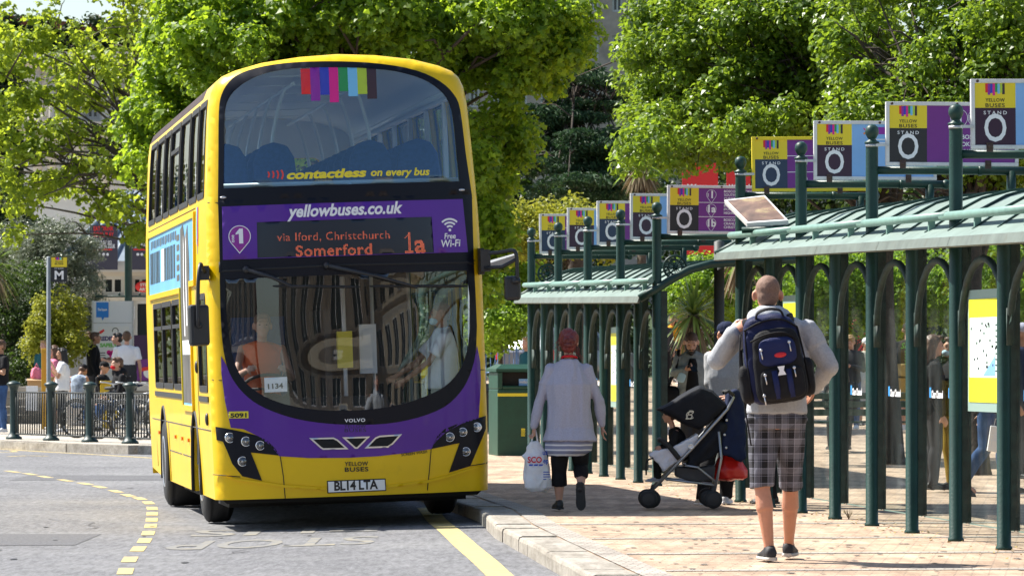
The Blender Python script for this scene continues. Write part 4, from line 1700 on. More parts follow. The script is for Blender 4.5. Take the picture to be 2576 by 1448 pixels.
def posterbox(label, X0, Y0, yc, w, z0, z1, map_):
    """a printed bus map behind the shelter glass."""
    t = thing("route_map_poster", label, "poster", (X0, Y0, PZ), R(6.82), "printed maps fixed inside the shelter glass")
    f = MB(mat("poster_case", (0.28, 0.40, 0.36), 0.4))
    f.box((.06, yc, (z0 + z1) / 2), (.03, w + .1, z1 - z0 + .14))
    f.build("case", t)
    Mx = Matrix.Translation((.042, yc, z0)) @ Matrix.Rotation(R(-90), 4, 'Z') @ Matrix.Rotation(R(90), 4, 'X')
    h = z1 - z0
    p = MB(mat("poster_yellow", (0.72, 0.68, 0.02), 0.5))
    p.prism([(-w / 2, 0), (w / 2, 0), (w / 2, h), (-w / 2, h)], .002, Mx)
    p.m(M_MAPP)
    p.prism([(-w / 2 + .04, h * .24), (w / 2 - .04, h * .24), (w / 2 - .04, h * .82), (-w / 2 + .04, h * .82)], .004, Mx)
    p.m(M_SB)
    p.prism([(w * .0, h * .26), (w / 2 - .12, h * .26), (w / 2 - .12, h * .45)], .006, Mx)
    p.m(M_BPR)
    rnd = random.Random(3)
    for i in range(26):
        x, z = rnd.uniform(-w / 2 + .07, w / 2 - .1), rnd.uniform(h * .3, h * .78)
        p.prism([(x, z), (x + .035, z), (x + .035, z + .018), (x, z + .018)], .006, Mx)
    for i in range(9):
        z = h * .3 + i * h * .055
        p.prism([(w / 2 - .11, z), (w / 2 - .05, z), (w / 2 - .05, z + .008), (w / 2 - .11, z + .008)], .007, Mx)
    p.build("printed_map", t)
    return t


A1 = (2.22, 44.4)
A2 = (0.26, 61.3)
shelter("taller green canopied bus shelter beside the backpack man", *A1, 9, 1.62, 0.0, 1.2, 0.25, (0.05,), (), (1, 3, 4, 5, 6, 7))
shelter("lower green canopied bus shelter farther off, behind the woman walking", *A2, 8, 1.40, -0.20, 0.05, 0.15, (-0.06, -8 * 1.4 + .05), (), (1, 4, 6))
posterbox("large yellow bordered bus map inside the taller shelter glass", *A1, -6.48 * 1.62, 1.02, 1.06, 1.83, True)
posterbox("pale bus map inside the glass behind the backpack man's shoulder", *A1, -1.55 * 1.62, .8, 1.10, 1.90, True)
posterbox("yellow bus map inside the glass of the lower far shelter", *A2, -5.5 * 1.40, .75, .9, 1.70, True)


# ---- stand signs
def stripes_logo(mb, x, z, w, h, Mx, d):
    for i, k in enumerate((0, 1, 2, 3, 4, 5, 6, 7)):
        mb.m(M_STR[k])
        l = h * (.75, .95, .8, 1.0, .72, .86, .78, .9)[i]
        mb.prism([(x + w * i / 8, z), (x + w * (i + 1) / 8, z), (x + w * (i + 1) / 8, z - l), (x + w * i / 8, z - l)], d, Mx)


def stand_sign(label, X0, Y0, y, dz, kind, base, frame, pattern=None):
    yaw = R(6.82)
    lc = Matrix.Translation((X0, Y0, PZ)) @ Matrix.Rotation(yaw, 4, 'Z')
    org = lc @ Vector((.10, y - .075, 3.01 + dz + 0.0125 * y * .3))
    t = thing("stand_sign", label, "sign", org, yaw, "stand signs above the bus shelters")
    t.rotation_euler = (R(random.uniform(-.8, .8)), R(random.uniform(-.7, .7)), yaw + R(random.uniform(-1.5, 1.5)))
    W, H = 1.12, .53
    f = MB(frame)
    fw, fd = .030, .04
    f.box((W / 2, 0, fw / 2), (W, fd, fw))
    f.box((W / 2, 0, H - fw / 2), (W, fd, fw))
    f.box((fw / 2, 0, H / 2), (fw, fd, H - 2 * fw))
    f.box((W - fw / 2, 0, H / 2), (fw, fd, H - 2 * fw))
    f.build("frame", t, .004)
    # local print plane: x to the right, z up, facing the camera
    Mx = Matrix.Translation((0, -.004, 0)) @ Matrix.Rotation(R(90), 4, 'X')
    x1 = fw + .30 * (W - 2 * fw)
    zm = fw + .60 * (H - 2 * fw)
    rect = lambda a, b, c, d_: [(a, b), (c, b), (c, d_), (a, d_)]
    pl = MB(M_SFR)
    pl.box((W / 2, .006, H / 2), (W - .05, .012, H - .05))
    pl.m(base)
    pl.prism(rect(fw, fw, x1, zm), .002, Mx)
    pl.m(M_SY)
    pl.prism(rect(fw, zm, x1, H - fw), .002, Mx)
    pl.m(M_SP if kind != "blue" else M_SB)
    pl.prism(rect(x1, fw, W - fw, H - fw), .002, Mx)
    po = pl.build("panel", t)
    lg = MB()
    xc = (fw + x1) / 2
    stripes_logo(lg, xc - .075, H - fw - .004, .15, .09, Mx, .004)
    lg.m(M_BPR)
    Mt = Matrix.Translation((0, -.0085, 0)) @ Matrix.Rotation(R(90), 4, 'X')
    lg.text("YELLOW", xc, H - fw - .142, .025, .012, 0, 1.1, width=.15, M=Mt)
    lg.text("BUSES", xc, H - fw - .183, .028, .012, 0, 1.1, width=.15, M=Mt)
    lg.m(M_WHT)
    lg.text("STAND", xc, zm - .05, .026, .012, 0, 1.5, width=.18, M=Mt)
    lg.text("O", xc, fw + .03, .205, .012, width=.172, M=Mt)
    if kind == "rows":
        for i, (r_, ls) in enumerate((("1", ("BOSCOMBE  POKESDOWN", "SOUTHBOURNE  TUCKTON", "CHRISTCHURCH")), ("1a", ("BOSCOMBE  POKESDOWN", "IFORD  CHRISTCHURCH", "HIGHCLIFFE  NEW MILTON")), ("1b", ("BOSCOMBE  POKESDOWN", "CRANLEIGH ROAD  TUCKTON", "CHRISTCHURCH")))):
            zt = H - fw - (H - 2 * fw) * i / 3
            hh = (H - 2 * fw) / 3
            if i:
                lg.prism(rect(x1, zt - .003, W - fw, zt + .003), .004, Mx)
            cx_, cz_ = x1 + .14, zt - hh * .45
            pin_ = [(cx_ + .055 * math.cos(R(a)), cz_ + .055 * math.sin(R(a))) for a in range(-35, 216, 10)] + [(cx_, cz_ - .095)]
            inn = grow(pin_, -.004)
            n = len(pin_)
            lg.add([Mt @ Vector((*p, 0)) for p in pin_ + inn], [(j, (j + 1) % n, n + (j + 1) % n, n + j) for j in range(n)])
            lg.text(r_, cx_ + .008, cz_ - .035, .075, .035, M=Mt)
            lg.text("one", cx_ - .03, cz_ - .005, .018, .02, M=Mt, rot=R(90))
            for j, s in enumerate(ls):
                v, _ = text2d(s, .015)
                wd = (v[:, 0].max() - v[:, 0].min()) * .026
                lg.text(s, x1 + .28 + wd / 2, zt - .045 - j * .040, .026, .02, M=Mt)
    elif kind == "blue":
        lg.m(M_STR[3])
        lg.prism([(x1 + .10, .47), (x1 + .13, .455), (x1 + .12, .44)], .004, Mx)
        lg.m(mat("print_orange", (.8, .25, .03), .5))
        lg.prism([(x1 + .10, .42), (x1 + .13, .435), (x1 + .115, .405)], .004, Mx)
        lg.m(M_STR[1])
        lg.prism(rounded(x1 + .16, .41, x1 + .42, .475, .02), .0035, Mx)
        lg.m(M_WHT)

        for i, w_ in enumerate((.3, .2)):
            lg.prism(rect(x1 + .16, .36 - .03 * i, x1 + .16 + w_, .368 - .03 * i), .004, Mx)
        lg.text("BOSCOMBE PIER", x1 + .32, .06, .036, .02, M=Mt)
    else:
        for i, r_ in enumerate(("1", "1a", "1b")):
            cx_, cz_ = x1 + .27 + i * .15, .40
            pin_ = [(cx_ + .075 * math.cos(R(a)), cz_ + .075 * math.sin(R(a))) for a in range(-35, 216, 10)] + [(cx_, cz_ - .125)]
            inn = grow(pin_, -.004)
            n = len(pin_)
            lg.add([Mt @ Vector((*p, 0)) for p in pin_ + inn], [(j, (j + 1) % n, n + (j + 1) % n, n + j) for j in range(n)])
            lg.text(r_, cx_ + .01, cz_ - .045, .095, .035, M=Mt)
            lg.text("one", cx_ - .05, cz_, .02, .02, M=Mt, rot=R(90))
        lg.text("BOSCOMBE", x1 + .42, .225, .034, .02, M=Mt)
        lg.text("POKESDOWN", x1 + .42, .165, .034, .02, M=Mt)
        lg.text("CHRISTCHURCH", x1 + .42, .105, .034, .02, M=Mt)
    lg.build("print", po)
    br = MB(M_STEEL)
    br.box((-.03, -.025, .17), (.10, .012, .022))
    br.lathe([(.056, -.011), (.056, .011)], (-.1, .07, .17), 16)
    br.build("clamp", t)
    rusty = mat("rusty_bolt", (.07, .04, .03), .7)
    for x in (.14, .86):
        br = MB(rusty)
        br.box((x, -.027, .012), (.05, .012, .07))
        br.ell((x, -.035, .02), (.018, .012, .018))
        br.build("bracket", t)
    for x in (.05, .6):
        br = MB(rusty)
        br.ell((x, -.022, H - .015), (.012, .006, .012))
        br.build("bolt", t)
    return t


b = 1.62
stand_sign("largest stand sign, blue with maroon O square, above the yellow bus map", *A1, -6 * b, 0, "blue", M_SM, M_SFR)
stand_sign("purple stand sign with three large route pins between two blue signs of the taller shelter", *A1, -4 * b, 0, "pins", M_SK, M_SFR)
stand_sign("blue stand sign with maroon O square between the yellow-framed and the purple pin sign", *A1, -2 * b, 0, "blue", M_SM, M_SFR)
stand_sign("yellow-framed stand sign with navy O square on the taller shelter's far post", *A1, 0, 0, "rows", M_SN, M_SY)
b = 1.40
stand_sign("white-framed purple stand sign with three route rows above the lower shelter's rosette", *A2, -8 * b, -.2, "rows", M_SK, M_SFR)
stand_sign("blue stand sign right behind the purple three-row sign of the far shelter", *A2, -6 * b, -.2, "blue", M_SM, M_SFR)
stand_sign("stand sign with navy O square, middle one of the lower far shelter", *A2, -4 * b, -.2, "pins", M_SN, M_SFR)
stand_sign("blue stand sign with maroon O square above the woman's head", *A2, -2 * b, -.2, "blue", M_SM, M_SFR)
stand_sign("farthest and smallest stand sign with navy O square, nearest the bus mirror", *A2, 0, -.2, "rows", M_SN, M_SFR)

# ---- loose tilted panel lying on the near roof rail
t = thing("tilted_panel", "white-edged faded poster panel tipped over on the shelter roof", "panel", at(1900, 540, 43.6))
o0 = t.location.copy()
q = [at(1880, 571, 43.15) - o0, at(1984, 564, 43.05) - o0, at(1925, 501, 43.95) - o0, at(1823, 513, 44.05) - o0]
nrm = (q[1] - q[0]).cross(q[3] - q[0]).normalized()
f = MB(M_SFR)
f.add(q + [p + nrm * .04 for p in q], [(3, 2, 1, 0), (4, 5, 6, 7), (0, 1, 5, 4), (1, 2, 6, 5), (2, 3, 7, 6), (3, 0, 4, 7)])
f.build("frame", t)
c = sum(q, Vector()) / 4
pp = MB(mat("faded_poster", (0.15, 0.09, 0.065), 0.5, var=0.6, vscale=5, dirt=(0.5, 0.45, 0.2), dscale=3))
in_ = lambda k, s: c + (q[k] - c) * s
sgn = -1 if nrm.y > 0 else 1
off = nrm * (.044 if sgn > 0 else -.004)
pp.add([in_(k, .9) + off for k in range(4)], [(0, 1, 2, 3)])
pp.build("faded_picture", t)
bk = MB(M_GRN)
bk.tube([q[0] + Vector((-.05, 0, -.03)), q[1] + Vector((.1, 0, -.03))], .03, 8)
bk.build("bracket", t)

# ---- litter bins
M_BIN = mat("bin_green", (0.006, 0.055, 0.030), 0.45, var=0.2, vscale=6, dirt=(0.012, 0.065, 0.04), dscale=9)
Yb = gY(1152, PZ)
bx = (1252 - CX) * Yb / FP
t = thing("litter_bin", "square green litter bin with yellow band and sloping lid beside the woman", "litter bin", (bx, Yb, PZ), R(14))
t.scale = (1, 1, 1.22)
W, D = .62, .55
m = MB(M_BIN)
H = 1.06
m.box((W / 2, D / 2, .40), (W, D, .8))
for x in (.035, W - .035):
    m.box((x, D / 2, .9), (.07, D, .2))
m.box((W / 2, .03, .82), (W - .14, .06, .04))
m.box((W / 2, D - .02, .9), (W - .14, .04, .2))
m.build("body", t, .012)
h_ = MB(M_UND)
h_.box((W / 2, .2, .9), (W - .16, .2, .19))
h_.build("opening", t)
l = MB(M_BIN)
l.add([(-.03, -.03, 1.0), (W + .03, -.03, 1.0), (W + .03, D + .03, 1.0), (-.03, D + .03, 1.0), (-.03, -.03, 1.035), (W + .03, -.03, 1.035), (W + .03, D + .03, 1.035), (-.03, D + .03, 1.035), (.08, .1, 1.09), (W - .08, .1, 1.09), (W - .08, D - .1, 1.09), (.08, D - .1, 1.09)], [(3, 2, 1, 0), (0, 1, 5, 4), (1, 2, 6, 5), (2, 3, 7, 6), (3, 0, 4, 7), (4, 5, 9, 8), (5, 6, 10, 9), (6, 7, 11, 10), (7, 4, 8, 11), (8, 9, 10, 11)])
l.build("lid", t)
yb_ = MB(M_YPR)
yb_.box((W / 2, -.003, .735), (W, .006, .035))
yb_.box((.37, -.003, .30), (.055, .006, .09))
yb_.m(M_BIN)
for i in range(3):
    yb_.box((.352 + .018 * i, -.007, .295), (.004, .004, .07))
yb_.build("yellow_marking", t)
st_ = MB(M_SB)
st_.box((.40, .085, .875), (.14, .004, .09))
st_.m(M_WHT)
st_.text("broadband", .40, .87, .03, .02, width=.12, M=Matrix.Translation((0, .08, 0)) @ Matrix.Rotation(R(90), 4, 'X'))
st_.build("sticker", t)
Y2 = gY(1115, PZ)
t = thing("litter_bin", "dark brown litter bin half hidden behind the bus front corner", "litter bin", ((1196 - CX) * Y2 / FP, Y2, PZ))
m = MB(mat("bin_brown", (.035, .03, .025), .6, var=.2))
m.box((.15, .2, .44), (.42, .42, .88))
m.build("body", t, .02)
m = MB(mat("bin_lid", (.05, .045, .04), .5))
m.add([(-.08, -.03, .88), (.38, -.03, .88), (.38, .43, .88), (-.08, .43, .88), (.05, .08, 1.0), (.25, .08, 1.0), (.25, .32, 1.0), (.05, .32, 1.0)], [(3, 2, 1, 0), (0, 1, 5, 4), (1, 2, 6, 5), (2, 3, 7, 6), (3, 0, 4, 7), (4, 5, 6, 7)])
m.build("lid", t)
# ================================================================ PEOPLE
SK_L = mat("skin_light", (0.55, 0.31, 0.22), 0.55, var=0.08, vscale=12, sub=0.12)
SK_R = mat("skin_ruddy", (0.56, 0.26, 0.16), 0.55, var=0.1, vscale=12, sub=0.12)
SK_T = mat("skin_tan", (0.42, 0.22, 0.13), 0.55, var=0.08, vscale=12, sub=0.12)
SK_D = mat("skin_deep", (0.16, 0.075, 0.045), 0.55, var=0.08, vscale=12)
H_BLK = mat("hair_black", (0.012, 0.009, 0.008), 0.5, var=0.4, vscale=60)
H_BRN = mat("hair_brown", (0.09, 0.045, 0.022), 0.5, var=0.5, vscale=50)
H_BLD = mat("hair_blond", (0.36, 0.22, 0.09), 0.5, var=0.4, vscale=50)
H_RED = mat("hair_red", (0.165, 0.026, 0.024), 0.5, var=0.3, vscale=160)
H_GRY = mat("hair_stubble", (0.20, 0.115, 0.08), 0.75, var=0.3, vscale=90)
H_SHV = mat("hair_shaved_dark", (0.10, 0.06, 0.045), 0.7, var=0.2, vscale=80)
EYE = mat("eye_dark", (0.02, 0.015, 0.012), 0.3)


def cloth(name, col, var=0.12, rough=0.85, vscale=20, **k):
    return mat("cloth_" + name, col, rough, var=var, vscale=vscale, bump=0.25, bscale=120, spec=0.2, **k)


C_BLACK, C_WHITE = cloth("black", (0.012, 0.012, 0.014)), cloth("white", (0.74, 0.74, 0.76), 0.05)
C_GREY, C_CHAR, C_NAVY = cloth("grey_marl", (0.40, 0.41, 0.43), 0.14, vscale=70), cloth("charcoal", (0.045, 0.045, 0.05)), cloth("navy", (0.012, 0.02, 0.055))
C_JEAN, C_DEN, C_RED = cloth("jeans", (0.04, 0.085, 0.20), 0.35, vscale=6), cloth("sunlit_denim", (0.30, 0.33, 0.33), 0.35, vscale=7), cloth("red", (0.6, 0.02, 0.03))  # denim colour lightened to carry the sun on the jacket
C_ORG, C_KHAKI, C_MUST = cloth("orange", (0.72, 0.32, 0.02)), cloth("khaki", (0.30, 0.22, 0.09)), cloth("mustard", (0.26, 0.17, 0.02))
C_LIL, C_TIE, C_TEAL = cloth("lilac_marl", (0.40, 0.40, 0.49), 0.10, vscale=80), cloth("tie_dye", (0.30, 0.38, 0.50), 0.7, vscale=9), cloth("teal", (0.02, 0.10, 0.11))
C_PINK, C_CREAM = cloth("pink", (0.7, 0.2, 0.3)), cloth("cream", (0.62, 0.58, 0.48))
SHOE_W = mat("shoe_white", (0.7, 0.7, 0.72), 0.5)
SHOE_B = mat("shoe_black", (0.015, 0.015, 0.016), 0.5)
SOLE = mat("shoe_sole", (0.5, 0.48, 0.44), 0.7)
SOLE_D = mat("shoe_sole_dark", (0.03, 0.03, 0.03), 0.8)

STAND = dict(pelvis=(0, 0, .53), chest=(0, .005, .735), neck=(0, .008, .845), head=(0, -.008, .932),
             shL=(.108, .005, .808), elL=(.145, .025, .635), wrL=(.15, -.03, .49), hipL=(.052, 0, .51), knL=(.058, -.012, .285), anL=(.06, .012, .05),
             shR=(-.108, .005, .808), elR=(-.145, .025, .635), wrR=(-.15, -.03, .49), hipR=(-.052, 0, .51), knR=(-.058, -.012, .285), anR=(-.06, .012, .05))
SIT = dict(STAND, pelvis=(0, 0, .29), chest=(0, -.01, .50), neck=(0, -.01, .61), head=(0, -.035, .695), shL=(.108, -.005, .573), shR=(-.108, -.005, .573),
           elL=(.14, -.05, .41), elR=(-.14, -.05, .41), wrL=(.08, -.16, .36), wrR=(-.08, -.16, .36), hipL=(.052, -.02, .28), hipR=(-.052, -.02, .28),
           knL=(.07, -.25, .285), knR=(-.07, -.25, .285), anL=(.07, -.24, .05), anR=(-.07, -.24, .05))
WALK = dict(STAND, knL=(.055, -.07, .285), anL=(.055, -.10, .055), knR=(-.055, .01, .28), anR=(-.055, .14, .085), elL=(.14, .05, .635), wrL=(.14, .08, .49), elR=(-.14, -.01, .635), wrR=(-.14, -.10, .51), toeR=(-.05, .06, .02))
PHONE = dict(STAND, elL=(.14, -.01, .64), wrL=(.05, -.15, .68), head=(0, -.02, .925))
FOLD = dict(STAND, elL=(.14, -.03, .645), wrL=(.0, -.13, .70), elR=(-.14, -.03, .645), wrR=(.02, -.13, .66))


def hand(mb, wr, d, nrm, k=1.0, curl=0.5, thumb=1):
    """palm, four fingers of two bent pieces, thumb. d points to the fingertips, nrm out of the palm."""
    d = Vector(d).normalized()
    nrm = (Vector(nrm) - d * Vector(nrm).dot(d)).normalized()
    s = d.cross(nrm) * thumb
    c0, c1 = wr + d * .01 * k, wr + d * .085 * k
    rings = []
    for t, w, h in ((0, .024, .017), (.35, .036, .016), (.8, .041, .014), (1, .038, .011)):
        c = c0.lerp(c1, t)
        rings.append([c + s * (w * k * math.cos(a)) + nrm * (h * k * math.sin(a)) for a in (6.2832 * i / 10 for i in range(10))])
    mb.rings(rings)
    for i, (o, L) in enumerate(((.030, .068), (.010, .078), (-.010, .073), (-.029, .056))):
        b = c1 + s * o * k - d * .008 * k
        c = curl * (1 + .12 * i)
        d1 = (d * math.cos(c * .8) + nrm * math.sin(c * .8))
        d2 = (d * math.cos(c * 2) + nrm * math.sin(c * 2))
        p1 = b + d1 * L * .55 * k
        mb.cap(b, p1, .0095 * k, .0088 * k, 8)
        mb.cap(p1, p1 + d2 * L * .5 * k, .0088 * k, .0072 * k, 8)
    b = c0.lerp(c1, .25) + s * .03 * k
    p1 = b + (d * .6 + s * .7 + nrm * .35).normalized() * .04 * k
    mb.cap(b, p1, .013 * k, .0105 * k, 8)
    mb.cap(p1, p1 + (d * .85 + s * .15 + nrm * .45).normalized() * .032 * k, .0105 * k, .008 * k, 8)


def head_prims(mb, M, k):
    def e(c, r, rot=None):
        mb.ell(M @ (Vector(c) * k), [q * k for q in r], M.to_3x3() if rot is None else M.to_3x3() @ Euler(rot).to_matrix())
    def c_(a, b, r0, r1):
        mb.cap(M @ (Vector(a) * k), M @ (Vector(b) * k), r0 * k, r1 * k, 8)
    e((0, .014, .034), (.076, .096, .086))
    e((0, -.022, -.012), (.064, .074, .085))
    e((0, -.034, -.062), (.05, .053, .05))
    e((0, -.068, -.094), (.024, .022, .018))
    c_((0, -.092, .022), (0, -.112, -.02), .009, .0135)
    c_((-.010, -.102, -.026), (.010, -.102, -.026), .010, .010)
    c_((-.036, -.083, .032), (.036, -.083, .032), .013, .013)
    c_((-.046, -.066, -.012), (-.03, -.078, -.03), .018, .016)
    c_((.046, -.066, -.012), (.03, -.078, -.03), .018, .016)
    c_((-.020, -.088, -.058), (.020, -.088, -.058), .009, .009)
    for s in (-1, 1):
        e((s * .084, .014, -.004), (.013, .023, .036), (0, 0, s * R(-32)))


def person(label, loc, yaw, H=1.72, top=None, bottom=None, shoes=SHOE_B, hair=("short", H_BRN), skin=SK_L, pose=STAND, vox=0.016, fat=1.0, look=(0, 0), hands=None, beard=None, group=None, extra=None, kind="person"):
    J = {k: Vector(v) * H for k, v in pose.items()}
    k = H / 1.75
    t = thing("person", label, kind, loc, yaw, group)
    fine = vox < 0.012
    Mh = Matrix.Translation(J["head"]) @ Matrix.Rotation(R(look[0]), 4, 'Z') @ Matrix.Rotation(R(look[1]), 4, 'X')
    lat = (J["shL"] - J["shR"]).normalized()
    hlat = (J["hipL"] - J["hipR"]).normalized()
    spine = [J["pelvis"] - Vector((0, 0, .07)) * k, J["pelvis"], J["pelvis"].lerp(J["chest"], .5), J["chest"], J["chest"].lerp(J["neck"], .55), J["neck"]]
    wid = [(.145, .105), (.172 * fat, .122 * fat), (.146 * fat ** 1.25, .112 * fat ** 1.4), (.168 * fat, .122 * fat), (.150, .098), (.062, .062)]

    def torso(mb, grow_, lo=0, hi=6, flare=0.0, low=None):
        rg = []
        st = list(zip(spine, wid))[lo:hi]
        if low is not None:
            st = [(low, (wid[0][0] * fat + .02 + flare, wid[0][1] * fat + .02 + flare))] + st
        for i, (c, (a, b)) in enumerate(st):
            q = min(1, max(0, (c.z - J["pelvis"].z) / max(.01, J["chest"].z - J["pelvis"].z)))
            ax = (hlat * (1 - q) + lat * q).normalized()
            up = (spine[-1] - spine[0]).normalized()
            ay = up.cross(ax).normalized()
            rg.append([c + ax * ((a * k + grow_) * math.copysign(abs(math.cos(w)) ** .85, math.cos(w))) + ay * ((b * k + grow_) * math.copysign(abs(math.sin(w)) ** .85, math.sin(w))) for w in (6.2832 * j / 20 for j in range(20))])
        mb.rings(rg)

    bm_ = MB()
    head_prims(bm_, Mh, k)
    bm_.cap(J["neck"] - Vector((0, -.004, .03)) * k, Mh @ (Vector((0, .014, -.06)) * k), .054 * k, .050 * k)
    torso(bm_, -.02 * k)
    for s, sg in (("L", 1), ("R", -1)):
        sh, el, wr = J["sh" + s], J["el" + s], J["wr" + s]
        bm_.cap(sh, el, .043 * k, .037 * k)
        bm_.cap(el, el.lerp(wr, .3), .039 * k, .041 * k)
        bm_.cap(el.lerp(wr, .3), wr, .041 * k, .026 * k)
        hd = (hands or {}).get(s)
        d, nr, cu, th = hd if hd else ((wr - el).normalized() + Vector((0, -.15, 0)), (-sg, .1, 0), .5, sg)
        hand(bm_, wr, d, nr, k, cu, th)
        hp, kn, an = J["hip" + s], J["kn" + s], J["an" + s]
        bm_.cap(hp, kn, .083 * k * fat ** .7, .055 * k * fat ** .5)
        cf = kn.lerp(an, .3) + Vector((0, .012, 0)) * k
        bm_.cap(kn, cf, .050 * k * fat ** .5, .060 * k * fat ** .6)
        bm_.cap(cf, an.lerp(cf, .25), .058 * k * fat ** .6, .036 * k)
        bm_.cap(an.lerp(cf, .25), an, .036 * k, .036 * k)
        toe = J.get("toe" + s, an + Vector((sg * .03, -.16, -.045)) * k)
        bm_.cap(an - Vector((0, 0, .01)), an.lerp(toe, .8), .036 * k, .028 * k)
    blob(bm_, "body", skin, t, vox if vox < .013 else .013, 3)
    if fine or vox < .015:
        for s in (-1, 1):
            q = MB(EYE)
            q.ell(Mh @ (Vector((s * .031, -.086, .010)) * k), (.011 * k, .008 * k, .006 * k))
            q.build("eye", t)
    tp = top
    if tp:
        mb = MB()
        g = tp.get("loose", .012) * k
        low = None
        if "hem" in tp:
            low = J["pelvis"] + Vector((0, 0, tp["hem"] * H))
        if tp.get("slice"):
            torso(mb, g, 0, 2, tp.get("flare", 0), low)
        else:
            torso(mb, g, 2 if tp.get("hem", 0) > .01 else 1, 6, tp.get("flare", 0), low)
            dn = Vector((0, 0, -.022 * k))
            md = J["shR"].lerp(J["shL"], .5) + Vector((0, 0, .012 * k))
            mb.tube([J["shR"].lerp(J["shL"], -.02) + dn, J["shR"].lerp(J["shL"], .2) + dn * .6, md, J["shR"].lerp(J["shL"], .8) + dn * .6, J["shR"].lerp(J["shL"], 1.02) + dn], [.046 * k, .06 * k + g * .6, .068 * k + g * .6, .06 * k + g * .6, .046 * k], 12)
        sl = tp.get("sleeve", "short")
        gt, g = g, tp.get("sl_loose", .5) * g
        for s in "LR":
            sh, el, wr = J["sh" + s], J["el" + s], J["wr" + s]
            if sl == "short":
                e = sh.lerp(el, .72)
                mb.tube([sh.lerp(el, -.12), sh, sh.lerp(el, .4), e], [.04 * k, .058 * k + g * 1.2, .056 * k + g * 1.2, .056 * k + g * 1.8], 12)
            elif sl == "long":
                a = el.lerp(wr, .5)
                mb.tube([sh.lerp(el, -.12), sh, sh.lerp(el, .5)], [.034 * k, (.054 * k + g) * fat ** .3, (.054 * k + g) * fat ** .2], 12)
                mb.cap(sh.lerp(el, .4), el, .054 * k + g, .047 * k + g, 12)
                mb.cap(el, a, .046 * k + g, .043 * k + g, 12)
                mb.cap(a, el.lerp(wr, .93), .042 * k + g, .033 * k + g * .8, 12)
        g = gt
        if tp.get("hood"):
            nb = J["neck"]
            mb.ell(nb + Vector((0, .065, .005)) * k, (.135 * k, .085 * k, .075 * k), (R(-20), 0, 0))
            mb.ell(nb + Vector((.09, .015, .005)) * k, (.05 * k, .07 * k, .05 * k))
            mb.ell(nb + Vector((-.09, .015, .005)) * k, (.05 * k, .07 * k, .05 * k))
            mb.ell(nb + Vector((0, -.02, .0)) * k, (.085 * k, .07 * k, .045 * k))
        if tp.get("collar"):
            mb.tube([J["neck"] + Vector((.062 * math.cos(a), .062 * math.sin(a), .012 + .012 * math.sin(a))) * k for a in (6.2832 * i / 14 for i in range(14))], .016 * k, 6, closed=True)
        blob(mb, tp["name"], tp["m"], t, max(vox, .009), tp.get("sm", 3), tp.get("fold", .006 if vox < .013 else .004), tp.get("fs", (7, 7, 3.2)), seed=loc[0] * 3)
    bt = bottom
    if bt:
        mb = MB()
        g = bt.get("loose", .01) * k
        torso(mb, g + (.010 if bt.get("low") else 0), 0, 3 if not bt.get("low") else 2)
        if bt.get("low"):
            torso(mb, .014 * k, 0, 3)
        for s in "LR":
            hp, kn, an = J["hip" + s], J["kn" + s], J["an" + s]
            f = bt.get("length", 1.0)
            ra, rb, rc = .09 * k * fat ** .7 + g, .06 * k * fat ** .6 + g, (.044 * k + g) * bt.get("cuff", 1.0)
            lenA, lenB = (kn - hp).length, (an - kn).length
            dist = f * (lenA + lenB)
            pts, rs = [hp + (hp - kn) * .25, hp], [ra * .75, ra]
            for q in (.25, .5, .75, 1.0):
                if q * lenA < dist:
                    pts.append(hp.lerp(kn, q)); rs.append((ra * (1 - q) + rb * q) if bt.get("cuff", 1) <= 1.3 else ra * (1 - q) + (rb * 1.18) * q)
            if dist > lenA:
                for q in (.2, .45, .7, .97):
                    if lenA + q * lenB < dist:
                        bl_ = .012 * k if .1 < q < .6 else 0
                        pts.append(kn.lerp(an, q) + Vector((0, bl_, 0))); rs.append(rb * (1 - q) + rc * q + (.006 * k if .1 < q < .6 else 0))
                pts.append(kn.lerp(an, min(1, (dist - lenA) / lenB))); rs.append(rs[-1] * (1.02 if f < .95 else 1))
            else:
                pts.append(hp.lerp(kn, dist / lenA)); rs.append(rs[-1] * 1.02)
            mb.tube(pts, rs, 14)
        blob(mb, bt["name"], bt["m"], t, max(vox, .009), 2, bt.get("fold", .005), seed=loc[1])
    if shoes:
        for s, sg in (("L", 1), ("R", -1)):
            an = J["an" + s]
            toe = J.get("toe" + s, an + Vector((sg * .03, -.165, -.052)) * k)
            up = Vector((0, 0, 1)) if ("toe" + s) not in J else None
            fd = (toe - an - Vector((0, 0, -.052)) * k) if up else (toe - an)
            fd = fd.normalized()
            upv = Vector((0, 0, 1)) - fd * fd.z
            upv = upv.normalized() if upv.length > .2 else (Vector((0, -1, 0)) - fd * fd.dot(Vector((0, -1, 0)))).normalized()
            heel = an - upv * .048 * k - fd * .055 * k
            sd = fd.cross(upv)
            mb = MB()
            mb.rings([[heel + fd * a * k + sd * (w_ * k * math.cos(q)) + upv * (h0 + h_ * math.sin(q)) * k for q in (6.2832 * i / 12 for i in range(12))] for a, w_, h_, h0 in ((-.012, .018, .02, .03), (0, .036, .04, .042), (.05, .040, .045, .045), (.10, .041, .040, .038), (.16, .047, .028, .028), (.215, .046, .02, .022), (.245, .028, .013, .016), (.253, .01, .006, .014))])
            mb.cap(an - upv * .02 * k, an + upv * .012 * k, .043 * k, .042 * k)
            so = blob(mb, "shoe", shoes, t, .011, 2)
            m2 = MB(SHOE_W if shoes is SHOE_W else SOLE_D if shoes is SHOE_B else SOLE)
